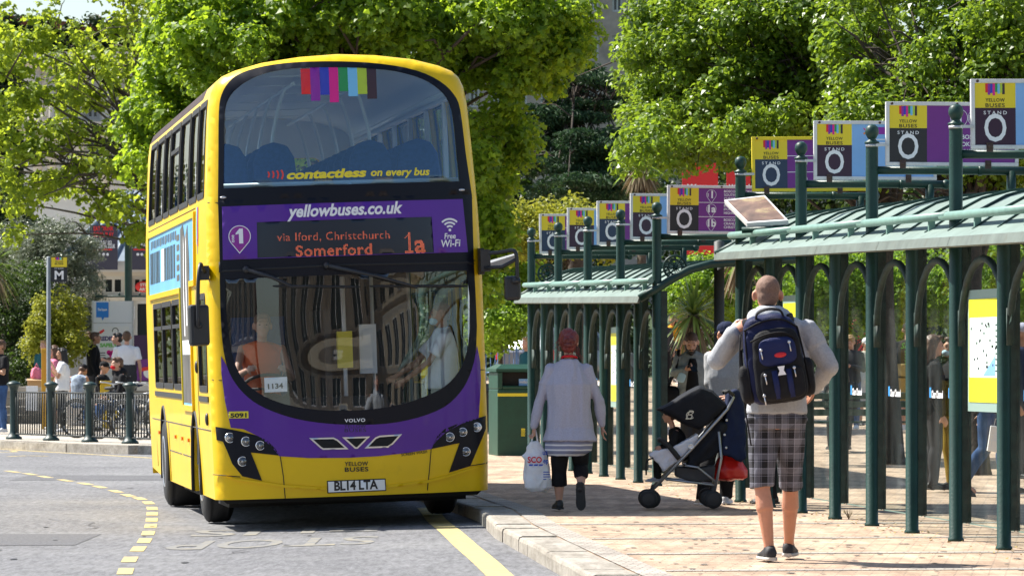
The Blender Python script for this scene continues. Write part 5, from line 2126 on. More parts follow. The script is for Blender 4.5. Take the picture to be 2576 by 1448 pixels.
            m2.rings([[heel + fd * a * k + sd * (w_ * k * math.cos(q)) + upv * (.006 + .010 * (1 if math.sin(q) > 0 else -1)) * k for q in (6.2832 * (i + .5) / 12 for i in range(12))] for a, w_ in ((-.02, .02), (-.005, .036), (.05, .042), (.12, .043), (.18, .050), (.225, .045), (.252, .026), (.26, .01))])
            m2.build("sole", so)
    st, hm = hair
    if st:
        mb = MB()
        e = lambda c, r, rot=None: mb.ell(Mh @ (Vector(c) * k), [q * k for q in r], Mh.to_3x3() if rot is None else Mh.to_3x3() @ Euler(rot).to_matrix())
        if st in ("short", "long", "bun", "curly", "tail"):
            e((0, .022, .046), (.083, .096, .084))
            e((0, .05, -.005), (.077, .066, .07))
            e((0, -.055, .098), (.058, .035, .024))
        if st == "curly":
            rr = random.Random(3)
            for i in range(40):
                a, b = rr.uniform(0, 6.28), rr.uniform(-.2, 1.4)
                e((.08 * math.cos(a) * math.cos(b), .02 + .09 * math.sin(a) * math.cos(b), .045 + .085 * math.sin(b)), (.024, .024, .02))
        if st == "long":
            for x in (-.055, 0, .055):
                mb.cap(Mh @ (Vector((x * .9, .05, .04)) * k), Mh @ (Vector((x * 1.35, .085, -.16)) * k), .055 * k, .05 * k)
                mb.cap(Mh @ (Vector((x * 1.35, .085, -.16)) * k), Mh @ (Vector((x * 1.25, .09, -.30)) * k), .05 * k, .025 * k)
            for x in (-.07, .07):
                mb.cap(Mh @ (Vector((x, -.005, .05)) * k), Mh @ (Vector((x * 1.1, .02, -.13)) * k), .028 * k, .03 * k)
        if st == "bun":
            e((0, .02, .042), (.098, .108, .100))
            e((0, .10, .02), (.068, .05, .066))
            e((.012, .13, .035), (.04, .03, .042))
            e((0, .055, -.05), (.07, .055, .045))
        if st == "tail":
            mb.cap(Mh @ (Vector((0, .11, .04)) * k), Mh @ (Vector((0, .13, -.16)) * k), .035 * k, .02 * k)
        if st == "shaved":
            e((0, .017, .04), (.0775, .0965, .0855))
            e((0, .045, -.01), (.068, .062, .065))
        if st in ("cap", "bald_cap"):
            e((0, .012, .058), (.087, .105, .072))
            e((0, .03, .03), (.084, .088, .05))
            pk = MB(hm)
            pts = [(x, -.075 - .075 * math.sqrt(max(0, 1 - (x / .075) ** 2))) for x in np.linspace(-.075, .075, 13)]
            poly = pts + [(.06, -.05), (-.06, -.05)]
            pk.prism([(a * k, b * k) for a, b in poly], .008 * k, Mh @ Matrix.Translation((0, 0, .047 * k)) @ Matrix.Rotation(R(12), 4, 'X'))
        if st == "hat":
            e((0, .012, .06), (.085, .1, .085))
            mb.rings([[Mh @ (Vector((r * math.cos(q), .012 + 1.1 * r * math.sin(q), z)) * k) for q in (6.2832 * i / 18 for i in range(18))] for r, z in ((.08, .05), (.145, .03), (.145, .038), (.08, .062))])
        nm = {"cap": "cap", "bald_cap": "cap", "hat": "hat"}.get(st, "hair")
        ho = blob(mb, nm, hm, t, .009 if fine else .012, 2, (.009 if fine else .005) if nm == "hair" and st != "shaved" else .0015, (34, 34, 10))
        if st in ("cap", "bald_cap"):
            pk.build("cap_peak", ho)
        if st == "cap":
            mb = MB()
            e((0, .045, -.005), (.079, .066, .055))
            blob(mb, "hair", H_BRN, t, .012, 2)
    if beard:
        mb = MB()
        e = lambda c, r: mb.ell(Mh @ (Vector(c) * k), [q * k for q in r], Mh.to_3x3())
        e((0, -.042, -.078), (.054, .054, .044))
        e((0, -.075, -.103), (.03, .03, .024))
        for s in (-1, 1):
            e((s * .056, -.015, -.05), (.016, .03, .045))
            e((s * .018, -.1, -.044), (.02, .009, .008))
        blob(mb, "beard", beard, t, .008, 2, .002, (50, 50, 50))
    if extra:
        extra(t, J, Mh, k)
    return t, J, Mh, k


def mask_on(col):
    def f(t, J, Mh, k):
        mb = MB(col)
        mb.ell(Mh @ (Vector((0, -.066, -.055)) * k), (.056 * k, .055 * k, .044 * k), Mh.to_3x3())
        mb.build("face_mask", t)
    return f


def jm(X0, Y0, z0, H, back=True):
    """photo pixel (+ depth offset away from the camera) -> joint in the person's own frame, in units of H."""
    def f(px, py, dy=0.0):
        p = at(px, py, Y0 + dy)
        s = -1 if back else 1
        return (s * (p.x - X0) / H, s * (p.y - Y0) / H, (p.z - z0) / H)
    return f


# plaid for the shorts
def plaid(name):
    m = mat(name, (0.05, 0.045, 0.05), 0.9, bump=0.2, bscale=120)
    t = m.node_tree
    b = t.nodes["Principled BSDF"]
    tc = t.nodes.new("ShaderNodeTexCoord")
    sx = t.nodes.new("ShaderNodeSeparateXYZ")
    t.links.new(tc.outputs["Object"], sx.inputs[0])

    def stripes(sock, freq, lo, hi, off=0.0):
        a = t.nodes.new("ShaderNodeMath"); a.operation = 'MULTIPLY_ADD'
        a.inputs[1].default_value = freq; a.inputs[2].default_value = off
        t.links.new(sock, a.inputs[0])
        fr = t.nodes.new("ShaderNodeMath"); fr.operation = 'FRACT'
        t.links.new(a.outputs[0], fr.inputs[0])
        g = t.nodes.new("ShaderNodeMath"); g.operation = 'LESS_THAN'
        t.links.new(fr.outputs[0], g.inputs[0]); g.inputs[1].default_value = hi
        s = t.nodes.new("ShaderNodeMath"); s.operation = 'MULTIPLY'
        t.links.new(g.outputs[0], s.inputs[0]); s.inputs[1].default_value = lo
        return s.outputs[0]
    parts = [stripes(sx.outputs["X"], 11, .30, .45), stripes(sx.outputs["X"], 22, .35, .10, .2), stripes(sx.outputs["Z"], 10, .26, .42), stripes(sx.outputs["Z"], 20, .33, .10, .3), stripes(sx.outputs["Y"], 9, .12, .4)]
    acc = parts[0]
    for p in parts[1:]:
        a = t.nodes.new("ShaderNodeMath"); a.operation = 'ADD'
        t.links.new(acc, a.inputs[0]); t.links.new(p, a.inputs[1])
        acc = a.outputs[0]
    r = t.nodes.new("ShaderNodeValToRGB")
    r.color_ramp.elements[0].color = (0.007, 0.007, 0.010, 1)
    r.color_ramp.elements[1].color = (0.27, 0.27, 0.33, 1)
    t.links.new(acc, r.inputs[0])
    t.links.new(r.outputs[0], b.inputs["Base Color"])
    return m


def striped(name, c0, c1, freq):
    m = mat(name, c0, 0.85)
    t = m.node_tree
    b = t.nodes["Principled BSDF"]
    tc = t.nodes.new("ShaderNodeTexCoord")
    w = t.nodes.new("ShaderNodeTexWave")
    w.bands_direction = 'Z'
    w.inputs["Scale"].default_value = freq
    w.inputs["Distortion"].default_value = 0.6
    t.links.new(tc.outputs["Object"], w.inputs["Vector"])
    r = t.nodes.new("ShaderNodeValToRGB")
    r.color_ramp.elements[0].position = 0.72; r.color_ramp.elements[1].position = 0.8
    r.color_ramp.elements[0].color = (*c0, 1); r.color_ramp.elements[1].color = (*c1, 1)
    t.links.new(w.outputs["Fac"], r.inputs[0])
    t.links.new(r.outputs[0], b.inputs["Base Color"])
    return m


C_PLAID = plaid("cloth_plaid")
C_STRIPE = striped("cloth_striped", (0.22, 0.24, 0.36), (0.7, 0.7, 0.74), 7.0)

# ---- the man with the backpack
MY, MX, MH_ = 31.1, (1945 - CX) * 31.1 / FP, 1.92
j = jm(MX, MY, PZ, MH_)
pm = dict(pelvis=j(1953, 1052, .02), chest=j(1957, 905, .03), neck=j(1936, 800, .05), head=j(1931, 743, .07),
          shR=j(2024, 822, .02), elR=j(2085, 920, -.02), wrR=j(2048, 980, .16), shL=j(1876, 822, .02), elL=j(1806, 903, -.04), wrL=j(1845, 834, -.14),
          hipL=j(1922, 1062, .02), knL=j(1917, 1222, .01), anL=j(1936, 1387, -.02), hipR=j(1986, 1062, .02), knR=j(1989, 1220, .20), anR=j(1984, 1377, .42))
# seen from behind the image's left side is the person's left
bpm = person("tall man with cropped hair in grey hoodie and plaid shorts, seen from behind", (MX, MY, PZ), R(180), MH_,
             dict(name="hoodie", m=C_GREY, sleeve="long", loose=.032, hem=.016, flare=-.006, hood=True, fold=.009), dict(name="plaid_shorts", m=C_PLAID, length=.50, loose=.014, fold=.006, low=True),
             mat("shoe_dark_canvas", (.02, .02, .024), .7), ("shaved", H_GRY), SK_R, pm, 0.009, 1.0, (0, 4),
             {"L": ((-.80, -.05, .62), (-.2, -.7, -.6), .55, 1), "R": ((.3, -.8, -.5), (.5, .3, .2), .8, -1)}, group=None)

# ---- his backpack
PK_N, PK_K, PK_B = cloth("pack_navy", (0.010, 0.014, 0.055), .15, .6, 12), cloth("pack_black", (0.010, 0.010, 0.012), .15, .7), cloth("pack_blue", (0.012, 0.019, 0.080), .1, .55, 14)
pc0 = at(1948, 905, MY - .30)
pk = thing("backpack", "navy and black backpack with silver zip pulls on the grey-hooded man's back", "backpack", (pc0.x, pc0.y, pc0.z))
PR = Matrix.Rotation(R(8), 4, 'Y').inverted()
PR = Matrix.Rotation(R(-8), 4, 'Y')


def rbox(mb, c, d, r, M=None, top=1.0):
    """a soft cushion: superellipsoid."""
    rg = []
    for i in range(11):
        th = -math.pi / 2 + math.pi * (i + .3) / 10.6
        z, w = math.sin(th), math.cos(th)
        z = math.copysign(abs(z) ** r, z)
        w = abs(w) ** r
        sc = 1 + (top - 1) * (z + 1) / 2
        rg.append([M @ (Vector(c) + Vector((d[0] / 2 * w * sc * math.copysign(abs(math.cos(a)) ** r, math.cos(a)), d[1] / 2 * w * math.copysign(abs(math.sin(a)) ** r, math.sin(a)), d[2] / 2 * z))) for a in (6.2832 * q / 24 for q in range(24))])
    mb.rings(rg)


mb = MB()
rbox(mb, (0, .03, 0), (.44, .24, .58), .45, PR, .82)
rbox(mb, (-.02, .03, .18), (.36, .22, .26), .5, PR, .8)
blob(mb, "pack_body", PK_N, pk, .010, 3, .008, (8, 8, 8))
mb = MB()
rbox(mb, (.02, -.07, -.04), (.37, .14, .50), .4, PR, .85)
blob(mb, "main_pocket", PK_K, pk, .009, 2, .004, (9, 9, 9))
mb = MB()
rbox(mb, (.02, -.135, .055), (.26, .06, .19), .55, PR, .95)
blob(mb, "front_pocket", PK_B, pk, .008, 2, .002, (9, 9, 9))
mb = MB()
rbox(mb, (.03, -.13, -.16), (.30, .07, .22), .45, PR, 1.0)
blob(mb, "lower_pocket", PK_K, pk, .008, 2, .003, (9, 9, 9))
mb = MB(PK_B)
for x in (-.02, .075):
    mb.tube([PR @ Vector((x, -.168, -.07)), PR @ Vector((x + .003, -.175, -.16)), PR @ Vector((x + .006, -.155, -.26))], .020, 8, flat=.3, up=(1, 0, 0))
mb.build("blue_band", pk)
for s in (-1, 1):
    mb = MB()
    rbox(mb, (s * .205, .02, -.14), (.10, .17, .26), .5, PR, .95)
    blob(mb, "side_pocket", PK_K, pk, .010, 2, .004, (9, 9, 9))
mb = MB(PK_K)
for pts in ([(-.17, -.05, .23), (-.185, -.06, .05), (-.19, -.07, -.24)], [(.18, -.05, .2), (.20, -.06, .0), (.215, -.07, -.22)], [(-.15, -.13, .14), (-.05, -.155, .175), (.08, -.155, .175), (.155, -.13, .12)], [(-.18, -.06, .22), (-.06, -.09, .265), (.08, -.09, .265), (.18, -.05, .2)]):
    mb.tube([PR @ Vector(p) for p in smoothpath(pts, 4)], .007, 6)
mb.build("zip_piping", pk)
ZP = mat("zip_metal", (.6, .6, .62), .3, metal=.8)
for x, z in ((-.09, .07), (-.085, -.10), (.115, -.075), (.105, .10), (-.11, -.235)):
    mb = MB(ZP)
    mb.tube([PR @ Vector((x, -.175, z)), PR @ Vector((x + .003, -.178, z - .055))], .009, 6, flat=.5)
    mb.ell(PR @ Vector((x, -.176, z + .008)), (.011, .007, .011))
    mb.build("zip_pull", pk)
mb = MB(M_WHT)
mb.prism([(-.028, -.03), (.028, -.03), (.014, 0), (.024, .03), (-.024, .03), (-.014, 0)], .014, Matrix.Translation(PR @ Vector((.028, -.178, -.075))) @ PR @ Matrix.Rotation(R(90), 4, 'X'))
mb.build("buckle", pk)
mb = MB(mat("pack_badge", (.55, .01, .02), .5))
mb.ell(PR @ Vector((.035, -.168, .03)), (.042, .008, .018), (0, R(-8), 0))
mb.build("badge", pk)
mb = MB(PK_K)
mb.tube(smoothpath([PR @ Vector(p) for p in ((-.09, -.03, .26), (-.075, -.075, .325), (0, -.09, .345), (.08, -.07, .325), (.10, -.02, .27))], 5), .017, 8, flat=.45)
mb.build("grab_handle", pk)
mb = MB(PK_K)
for s in (-1, 1):
    mb.tube(smoothpath([PR @ Vector(p) for p in ((s * .13, .05, .27), (s * .16, .12, .275), (s * .175, .25, .255), (s * .19, .34, .14), (s * .21, .3, -.06), (s * .22, .14, -.22), (s * .2, .06, -.26))], 5), .026, 8, flat=.35)
mb.tube(smoothpath([PR @ Vector(p) for p in ((-.20, .06, .2), (-.235, .0, .0), (-.24, .0, -.25), (-.235, .0, -.55))], 4), .006, 6)
mb.build("shoulder_strap", pk)

# ---- the woman with the carrier bag
WY, WX, WH = 41.7, (1434 - CX) * 41.7 / FP, 1.64
j = jm(WX, WY, PZ, WH)
pw = dict(pelvis=j(1434, 1078), chest=j(1430, 968, .02), neck=j(1432, 904, .03), head=j(1430, 862, .05),
          shL=j(1388, 926, .02), elL=j(1356, 1012, .02), wrL=j(1343, 1074, 0), shR=j(1473, 926, .02), elR=j(1506, 1007, .02), wrR=j(1515, 1070, .05),
          hipL=j(1411, 1092), knL=j(1406, 1188, .06), anL=j(1407, 1266, .05), hipR=j(1458, 1092), knR=j(1461, 1172, .10), anR=j(1462, 1228, -.16), toeR=j(1465, 1279, -.12))
person("woman with red hair in a bun, pale cardigan and black cropped leggings walking away", (WX, WY, PZ), R(180), WH,
       dict(name="cardigan", m=C_LIL, sleeve="long", loose=.018, hem=-.07, flare=.055, fold=.010, fs=(11, 11, 2.2)), dict(name="leggings", m=C_BLACK, length=.74, loose=.006),
       SHOE_B, ("bun", H_RED), SK_L, pw, 0.009, 1.22, (0, 0),
       {"L": ((0, 0, -1), (.9, .3, 0), 1.0, -1), "R": ((0, -.1, -1), (-.9, -.2, 0), .35, 1)},
       extra=lambda t, J, Mh, k: (lambda mb: mb.build("lanyard", t))(MB(C_RED).tube([J["neck"] + Vector((.066 * math.cos(a), .066 * math.sin(a), .018 + .015 * math.sin(a))) for a in (6.2832 * i / 18 for i in range(18))], .011, 6, closed=True)))
wo = [o for o in bpy.data.objects if o.get("label", "").startswith("woman with red hair")][0]
mb = MB()
hz = Vector(pw["pelvis"]) * WH
mb.rings([[hz + Vector((x0 + rx_ * math.cos(a), ry_ * math.sin(a), z)) for a in (6.2832 * i / 24 for i in range(24))] for z, rx_, ry_, x0 in ((-.05, .20, .165, 0), (-.13, .222, .18, .01), (-.20, .215, .175, .015), (-.245, .15, .15, .04))])
blob(mb, "striped_hem", C_STRIPE, wo, .010, 2, .006)
hm_ = Vector(pw["head"]) * WH
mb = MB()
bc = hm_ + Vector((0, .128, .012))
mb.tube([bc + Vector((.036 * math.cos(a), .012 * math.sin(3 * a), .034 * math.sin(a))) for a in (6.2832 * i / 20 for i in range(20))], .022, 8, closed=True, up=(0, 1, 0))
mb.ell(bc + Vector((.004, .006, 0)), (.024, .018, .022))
blob(mb, "hair_bun", mat("hair_red_shaded", (0.12, 0.018, 0.018), 0.5, var=0.3, vscale=160), wo, .006, 1, .006, (50, 50, 50))  # shading of the bun is put into a darker hair colour
mb = MB()
rb2 = random.Random(4)
for i in range(26):
    a = rb2.uniform(-1.9, 1.9)
    p0_ = hm_ + Vector((.085 * math.sin(a), .03 + .05 * math.cos(a), rb2.uniform(-.09, .06)))
    mb.tube([p0_, p0_ + Vector((rb2.gauss(0, .02) + .018 * math.sin(a), rb2.gauss(0, .015), -.05)), p0_ + Vector((rb2.gauss(0, .03) + .02 * math.sin(a), 0, -.10))], [.003, .002, .001], 4)
mb.m(H_RED)
mb.mats, mb.mi = [H_RED], [0] * len(mb.f)
mb.build("loose_hair", wo)
# her bag
M_BAG = mat("carrier_bag_white", (0.72, 0.74, 0.78), 0.35, var=0.08, vscale=8, bump=0.9, bscale=12, sub=0.1)
hb = at(1345, 1082, WY)
bg = thing("carrier_bag", "white plastic shopping bag with red and blue print in the woman's hand", "shopping bag", hb)
mb = MB()
rg = []
for z, rx_, ry_, x0 in ((-.10, .035, .02, .0), (-.16, .075, .04, .0), (-.24, .10, .06, .012), (-.34, .115, .08, .02), (-.44, .125, .085, .028), (-.52, .12, .08, .028), (-.555, .07, .05, .03)):
    rg.append([Vector((x0 + rx_ * math.cos(a) * (1 + .06 * math.sin(5 * a + z * 20)), ry_ * math.sin(a), z)) for a in (6.2832 * i / 28 for i in range(28))])
mb.rings(rg)
mb.prism([(-.01, -.11), (-.115, -.23), (-.105, -.25), (-.05, -.33)], .012, Matrix.Rotation(R(90), 4, 'X'))
blob(mb, "bag_body", M_BAG, bg, .008, 1, .007, (14, 14, 9))
mb = MB(M_BAG)
mb.tube(smoothpath([(-.03, 0, -.13), (-.018, 0, -.05), (0, 0, .012), (.018, 0, -.05), (.03, 0, -.13)], 4), .009, 6)
mb.build("bag_handle", bg)
mb = MB(C_RED)
Mx = Matrix.Translation((.0, -.095, -.29)) @ Matrix.Rotation(R(90), 4, 'X')
mb.text("SCO", .0, 0, .052, .03, M=Mx, width=.13)
mb.m(mat("print_blue", (.02, .08, .5), .5))
for i in range(3):
    mb.prism([(-.055 + i * .045, -.03), (-.02 + i * .045, -.03), (-.012 + i * .045, -.015), (-.047 + i * .045, -.015)], .002, Mx)
Mx2 = Matrix.Translation((.095, -.075, -.22)) @ Matrix.Rotation(R(35), 4, 'Z') @ Matrix.Rotation(R(90), 4, 'X')
mb.text("us", 0, 0, .045, .02, M=Mx2)
mb.text("ep", .01, -.075, .045, .02, M=Mx2)
for i in range(4):
    mb.prism([(-.02, -.16 - i * .022), (.05, -.16 - i * .022), (.05, -.152 - i * .022), (-.02, -.152 - i * .022)], .002, Mx2)
mb.build("print", bg)

# ---- bearded man on his phone
BY, BX, BH = 54.2, (1741 - CX) * 54.2 / FP, 1.78
j = jm(BX, BY, PZ, BH, False)
pbm = dict(pelvis=j(1741, 1000), chest=j(1740, 932, .0), neck=j(1740, 892, -.02), head=j(1739, 862, -.07), shR=j(1709, 898), elR=j(1697, 940, -.03), wrR=j(1722, 930, -.22),
           shL=j(1771, 898), elL=j(1782, 946, .02), wrL=j(1776, 985, -.1), hipR=j(1729, 1008), knR=j(1728, 1095, -.03), anR=j(1727, 1188, 0), hipL=j(1753, 1008), knL=j(1755, 1095, -.03), anL=j(1757, 1188, 0))
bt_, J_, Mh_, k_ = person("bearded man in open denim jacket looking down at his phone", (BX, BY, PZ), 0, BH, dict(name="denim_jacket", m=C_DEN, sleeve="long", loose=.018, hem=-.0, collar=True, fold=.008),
       dict(name="trousers", m=C_CHAR), SHOE_B, ("shaved", H_SHV), SK_L, pbm, 0.010, 1.0, (0, 26), {"R": ((.8, -.45, .15), (0, .3, 1), .9, 1)}, H_BLK)
mb = MB()
mb.rings([[Vector((.075 * w * math.cos(a), -.11 + .055 * math.sin(a), z)) for a in (6.2832 * i / 16 for i in range(16))] for z, w in ((1.40, .5), (1.33, .8), (1.15, 1.0), (.98, 1.15), (.90, 1.1))])
blob(mb, "black_t_shirt", C_BLACK, bt_, .011, 2, .003)
hp = bt_.location + J_["wrR"]
ph = thing("phone", "black smartphone in the bearded man's hand", "phone", hp + Vector((.10, -.08, .02)))
mb = MB(M_BLK)
mb.box((0, 0, 0), (.075, .15, .009), rot=(R(35), 0, R(20)))
mb.build("case", ph, .004)
mb = MB(mat("phone_screen", (.02, .03, .05), .1))
mb.box((0, -.003, .006), (.066, .135, .002), rot=(R(35), 0, R(20)))
mb.build("screen", ph)
fm = thing("face_mask", "pale blue disposable mask hanging from the bearded man's wrist", "face mask", hp + Vector((-.04, -.06, -.09)))
mb = MB()
rbox(mb, (0, 0, 0), (.10, .03, .12), .6, Matrix.Rotation(R(20), 4, 'Y'))
blob(mb, "mask_cloth", mat("mask_blue", (.42, .62, .70), .8), fm, .009, 2)
sb = thing("shoulder_bag", "black shoulder bag at the bearded man's side", "bag", bt_.location + Vector((-.29, .02, .78)))
mb = MB()
rbox(mb, (0, 0, .1), (.24, .3, .40), .55, Matrix.Rotation(R(10), 4, 'Y'))
blob(mb, "bag_body", PK_K, sb, .012, 2, .008)
mb = MB(PK_K)
mb.tube(smoothpath([(.0, -.05, .28), (.10, -.10, .52), (.13, -.02, .72), (.10, .08, .55), (.0, .08, .28)], 4), .018, 6, flat=.4)
mb.build("bag_strap", sb)

# ---- man in the navy cap behind the pushchair
GY, GX, GH = 43.7, (1822 - CX) * 43.7 / FP, 1.78
j = jm(GX, GY, PZ, GH)
pg = dict(STAND, pelvis=j(1822, 1032), chest=j(1824, 948), neck=j(1826, 880), head=j(1826, 842, .03), shL=j(1788, 893), elL=j(1785, 962, -.03), wrL=j(1800, 985, .2), shR=j(1860, 893), elR=j(1870, 950), wrR=j(1860, 1000, .1),
          hipL=j(1806, 1040), knL=j(1782, 1150), anL=j(1766, 1256, -.1), hipR=j(1838, 1040), knR=j(1832, 1150), anR=j(1826, 1252, .02))
person("man in grey sweatshirt and navy cap standing behind the pushchair", (GX, GY, PZ), R(180), GH, dict(name="sweatshirt", m=C_GREY, sleeve="long", loose=.02, hem=-.04, fold=.008), dict(name="trousers", m=C_BLACK, cuff=1.1), SHOE_W, ("bald_cap", C_NAVY), SK_R, pg, 0.011, 1.0, (25, 6))
# ---- person pushing the pushchair, behind the backpack man
PY_, PX_, PH_ = 42.9, (1935 - CX) * 42.9 / FP, 1.68
pp_ = dict(STAND, elR=(-.13, -.12, .65), wrR=(-.09, -.235, .615), elL=(.13, -.10, .65), wrL=(.09, -.22, .61))
person("person in black with a wristwatch pushing the pushchair, mostly hidden by the backpack man", (PX_, PY_, PZ), R(-90), PH_, dict(name="jacket", m=C_BLACK, sleeve="long", loose=.015, hem=-.04), dict(name="trousers", m=C_BLACK), SHOE_B, ("long", H_BLK), SK_L, pp_, 0.011, 1.0, (0, 10),
       {"R": ((0, -1, -.1), (0, -.2, -1), .9, -1), "L": ((0, -1, -.1), (0, -.2, -1), .9, 1)},
       extra=lambda t, J, Mh, k: (lambda mb: mb.build("wristwatch", t))(MB(mat("watch_gold", (.5, .42, .25), .3, metal=.8)).cap(J["wrR"] + Vector((0, .035, 0)), J["wrR"] + Vector((0, .012, 0)), .036, .034, 12)))

# ---- pushchair (traced in its own side plane) with a child in it
QY = 42.3
qo = at(1710, 1283, QY)
qo.z = PZ
pq = lambda zx, zy, dy=0.0: at(1603.7 + zx * .4041, 723.2 + zy * .4041, QY) - qo + Vector((0, dy, 0.012))
M_TUB = mat("pushchair_tube", (0.32, 0.34, 0.37), 0.35, metal=0.7)
M_CAN = cloth("canopy_black", (0.010, 0.012, 0.018), .2, .75)
pr = thing("pushchair", "black folding pushchair with big hood beside the backpack man", "pushchair", qo)
for dy in (-.22, .22):
    mb = MB(M_TUB)
    mb.tube([pq(100, 1250, dy), pq(330, 1010, dy), pq(555, 760, dy), pq(590, 690, dy), pq(560, 650, dy)], .014, 8)
    mb.tube([pq(470, 1290, dy), pq(515, 1065, dy), pq(500, 900, dy)], .013, 8)
    mb.tube([pq(175, 1195, dy), pq(470, 1232, dy)], .011, 8)
    mb.tube([pq(290, 1110, dy), pq(370, 1122, dy), pq(478, 1210, dy)], .011, 8)
    mb.build("frame_side", pr)
    hb_ = MB(M_RUB)
    hb_.tube([pq(592, 680, dy), pq(560, 650, dy), pq(535, 662, dy)], .019, 8)
    hb_.build("handle", pr)
mb = MB(M_TUB)
mb.tube([pq(470, 1270, -.22), pq(470, 1270, .22)], .01, 8)
mb.tube([pq(180, 1200, -.22), pq(180, 1200, .22)], .01, 8)
mb.build("crossbar", pr)
for zx, zy, dy in ((62, 1318, -.26), (85, 1318, -.19), (62, 1318, .19), (85, 1318, .26), (465, 1320, -.26), (440, 1312, -.19), (465, 1320, .19), (440, 1312, .26)):
    mb = MB(M_RUB)
    mb.T = Matrix.Translation(pq(zx, zy, dy)) @ Matrix.Rotation(R(90), 4, 'X')
    mb.lathe([(.03, -.018), (.068, -.02), (.08, -.012), (.083, 0), (.08, .012), (.068, .02), (.03, .018)], n=24)
    wo_ = mb.build("wheel", pr)
    mb = MB(M_PLA)
    mb.T = Matrix.Translation(pq(zx, zy, dy)) @ Matrix.Rotation(R(90), 4, 'X')
    mb.lathe([(.055, -.021), (.015, -.024), (.001, -.024)], n=16, caps=False)
    mb.lathe([(.055, .021), (.015, .024), (.001, .024)], n=16, caps=False)
    mb.build("hub", wo_)
for zx in (85, 455):
    mb = MB(M_PLA)
    for dy in (-.22, .22):
        mb.cap(pq(zx, 1300, dy), pq(zx + 12, 1245, dy), .018, .014)
    mb.build("axle_leg", pr)
mb = MB()
hood = [(120, 765), (200, 725), (290, 665), (380, 620), (460, 645), (555, 738), (500, 800), (440, 850), (385, 890), (300, 860), (210, 810)]
cen = pq(395, 775)
rg = []
for w_, s_ in ((-.235, .72), (-.22, .93), (-.15, 1.0), (0, 1.03), (.15, 1.0), (.22, .93), (.235, .72)):
    rg.append([cen + (pq(a, b) - cen) * s_ + Vector((0, w_, 0)) for a, b in hood])
mb.rings(rg)
cn = blob(mb, "canopy", M_CAN, pr, .011, 3, .004, (7, 7, 7))
mb = MB(mat("script_print", (.6, .58, .5), .6))
mb.text("B", 0, 0, .085, -.01, .45, M=Matrix.Translation(pq(318, 825, -.247)) @ Matrix.Rotation(R(90), 4, 'X'))
n = 26
mb.tube([pq(322 + 24 * math.cos(a), 800 + 22 * math.sin(a), -.245) for a in np.linspace(.6, 5.2, n)], .004, 5)
mb.build("monogram", cn)
mb = MB()
for dy in (-.17, .17):
    mb.cap(pq(340, 1100, dy), pq(520, 880, dy), .05, .06)
mb.rings([[pq(zx, zy, w_) for zx, zy in ((300, 1040), (500, 830), (535, 860), (520, 1010), (450, 1070), (340, 1110))] for w_ in (-.2, -.1, .1, .2)])
blob(mb, "seat_fabric", M_CAN, pr, .012, 3, .006, (8, 8, 8))
mb = MB()
mb.rings([[pq(zx, zy, w_) for zx, zy in ((235, 1120), (360, 1130), (480, 1110), (470, 1200), (350, 1215), (235, 1180))] for w_ in (-.16, 0, .16)])
blob(mb, "storage_basket", mat("basket_mesh", (.05, .05, .055), .8), pr, .012, 3, .006, (8, 8, 8))
mb = MB(M_RUB)
mb.tube(smoothpath([pq(255, 1070, -.21), pq(190, 990, -.2), pq(145, 955, -.16), pq(140, 960, 0), pq(145, 955, .16), pq(190, 990, .2), pq(255, 1070, .21)], 4), .024, 8)
mb.build("bumper_bar", pr)
mb = MB(M_WHT)
mb.T = Matrix.Translation(pq(327, 992, -.24)) @ Matrix.Rotation(R(90), 4, 'X')
mb.lathe([(.026, -.004), (.026, .006), (.018, .010), (.018, .006), (.001, .006)], n=18)
mb.build("joint_cap", pr)
mb = MB(M_RUB)
mb.tube(smoothpath([pq(95, 1065, -.2), pq(55, 1085, -.2), pq(50, 1170, -.2)], 4), .008, 6)
mb.build("strap_end", pr)
# child
CH = 0.98
cj = lambda zx, zy, dy=0.0: tuple((Matrix.Rotation(R(90), 3, 'Z') @ (pq(zx, zy, dy) - pq(250, 1060, 0))) / CH)
cp = dict(pelvis=cj(285, 1030), chest=cj(245, 935), neck=cj(222, 880), head=cj(196, 805), shL=cj(240, 905, -.11), elL=cj(215, 985, -.15), wrL=cj(150, 1000, -.12), shR=cj(240, 905, .11), elR=cj(215, 985, .15), wrR=cj(150, 1000, .12),
          hipL=cj(275, 1050, -.05), knL=cj(120, 1075, -.07), anL=cj(125, 1195, -.07), hipR=cj(275, 1050, .05), knR=cj(120, 1075, .07), anR=cj(125, 1195, .07))
person("curly-haired small child in black sitting in the pushchair", qo + pq(250, 1060, 0), R(-90), CH, dict(name="sweatshirt", m=C_BLACK, sleeve="long", loose=.012, hem=0.0), dict(name="trousers", m=C_BLACK), cloth("sock_grey", (.3, .31, .36)), ("curly", H_BRN), SK_L, cp, 0.010, 1.0, (0, 5))
bk = thing("blanket", "fluffy white blanket over the child's lap in the pushchair", "blanket", qo + pq(200, 1060, 0))
mb = MB()
o_ = pq(200, 1060, 0)
mb.rings([[pq(zx, zy, w_) - o_ for zx, zy in ((70, 1050), (110, 1025), (210, 1000), (330, 940), (370, 915), (375, 950), (320, 1010), (250, 1080), (160, 1150), (130, 1100))] for w_ in (-.185, -.1, 0, .1, .185)])
blob(mb, "fleece", cloth("fleece_white", (.72, .73, .80), .06), bk, .010, 4, .008, (14, 14, 14))
ct = thing("coat", "navy quilted coat draped over the pushchair handles", "coat", qo + pq(600, 850, 0))
mb = MB()
o_ = pq(600, 850, 0)
mb.rings([[pq(zx, zy, w_) - o_ for zx, zy in ((560, 665), (610, 640), (650, 680), (665, 850), (668, 1060), (640, 1085), (560, 1050), (520, 1040), (530, 900))] for w_ in (-.2, -.1, .1, .2)])
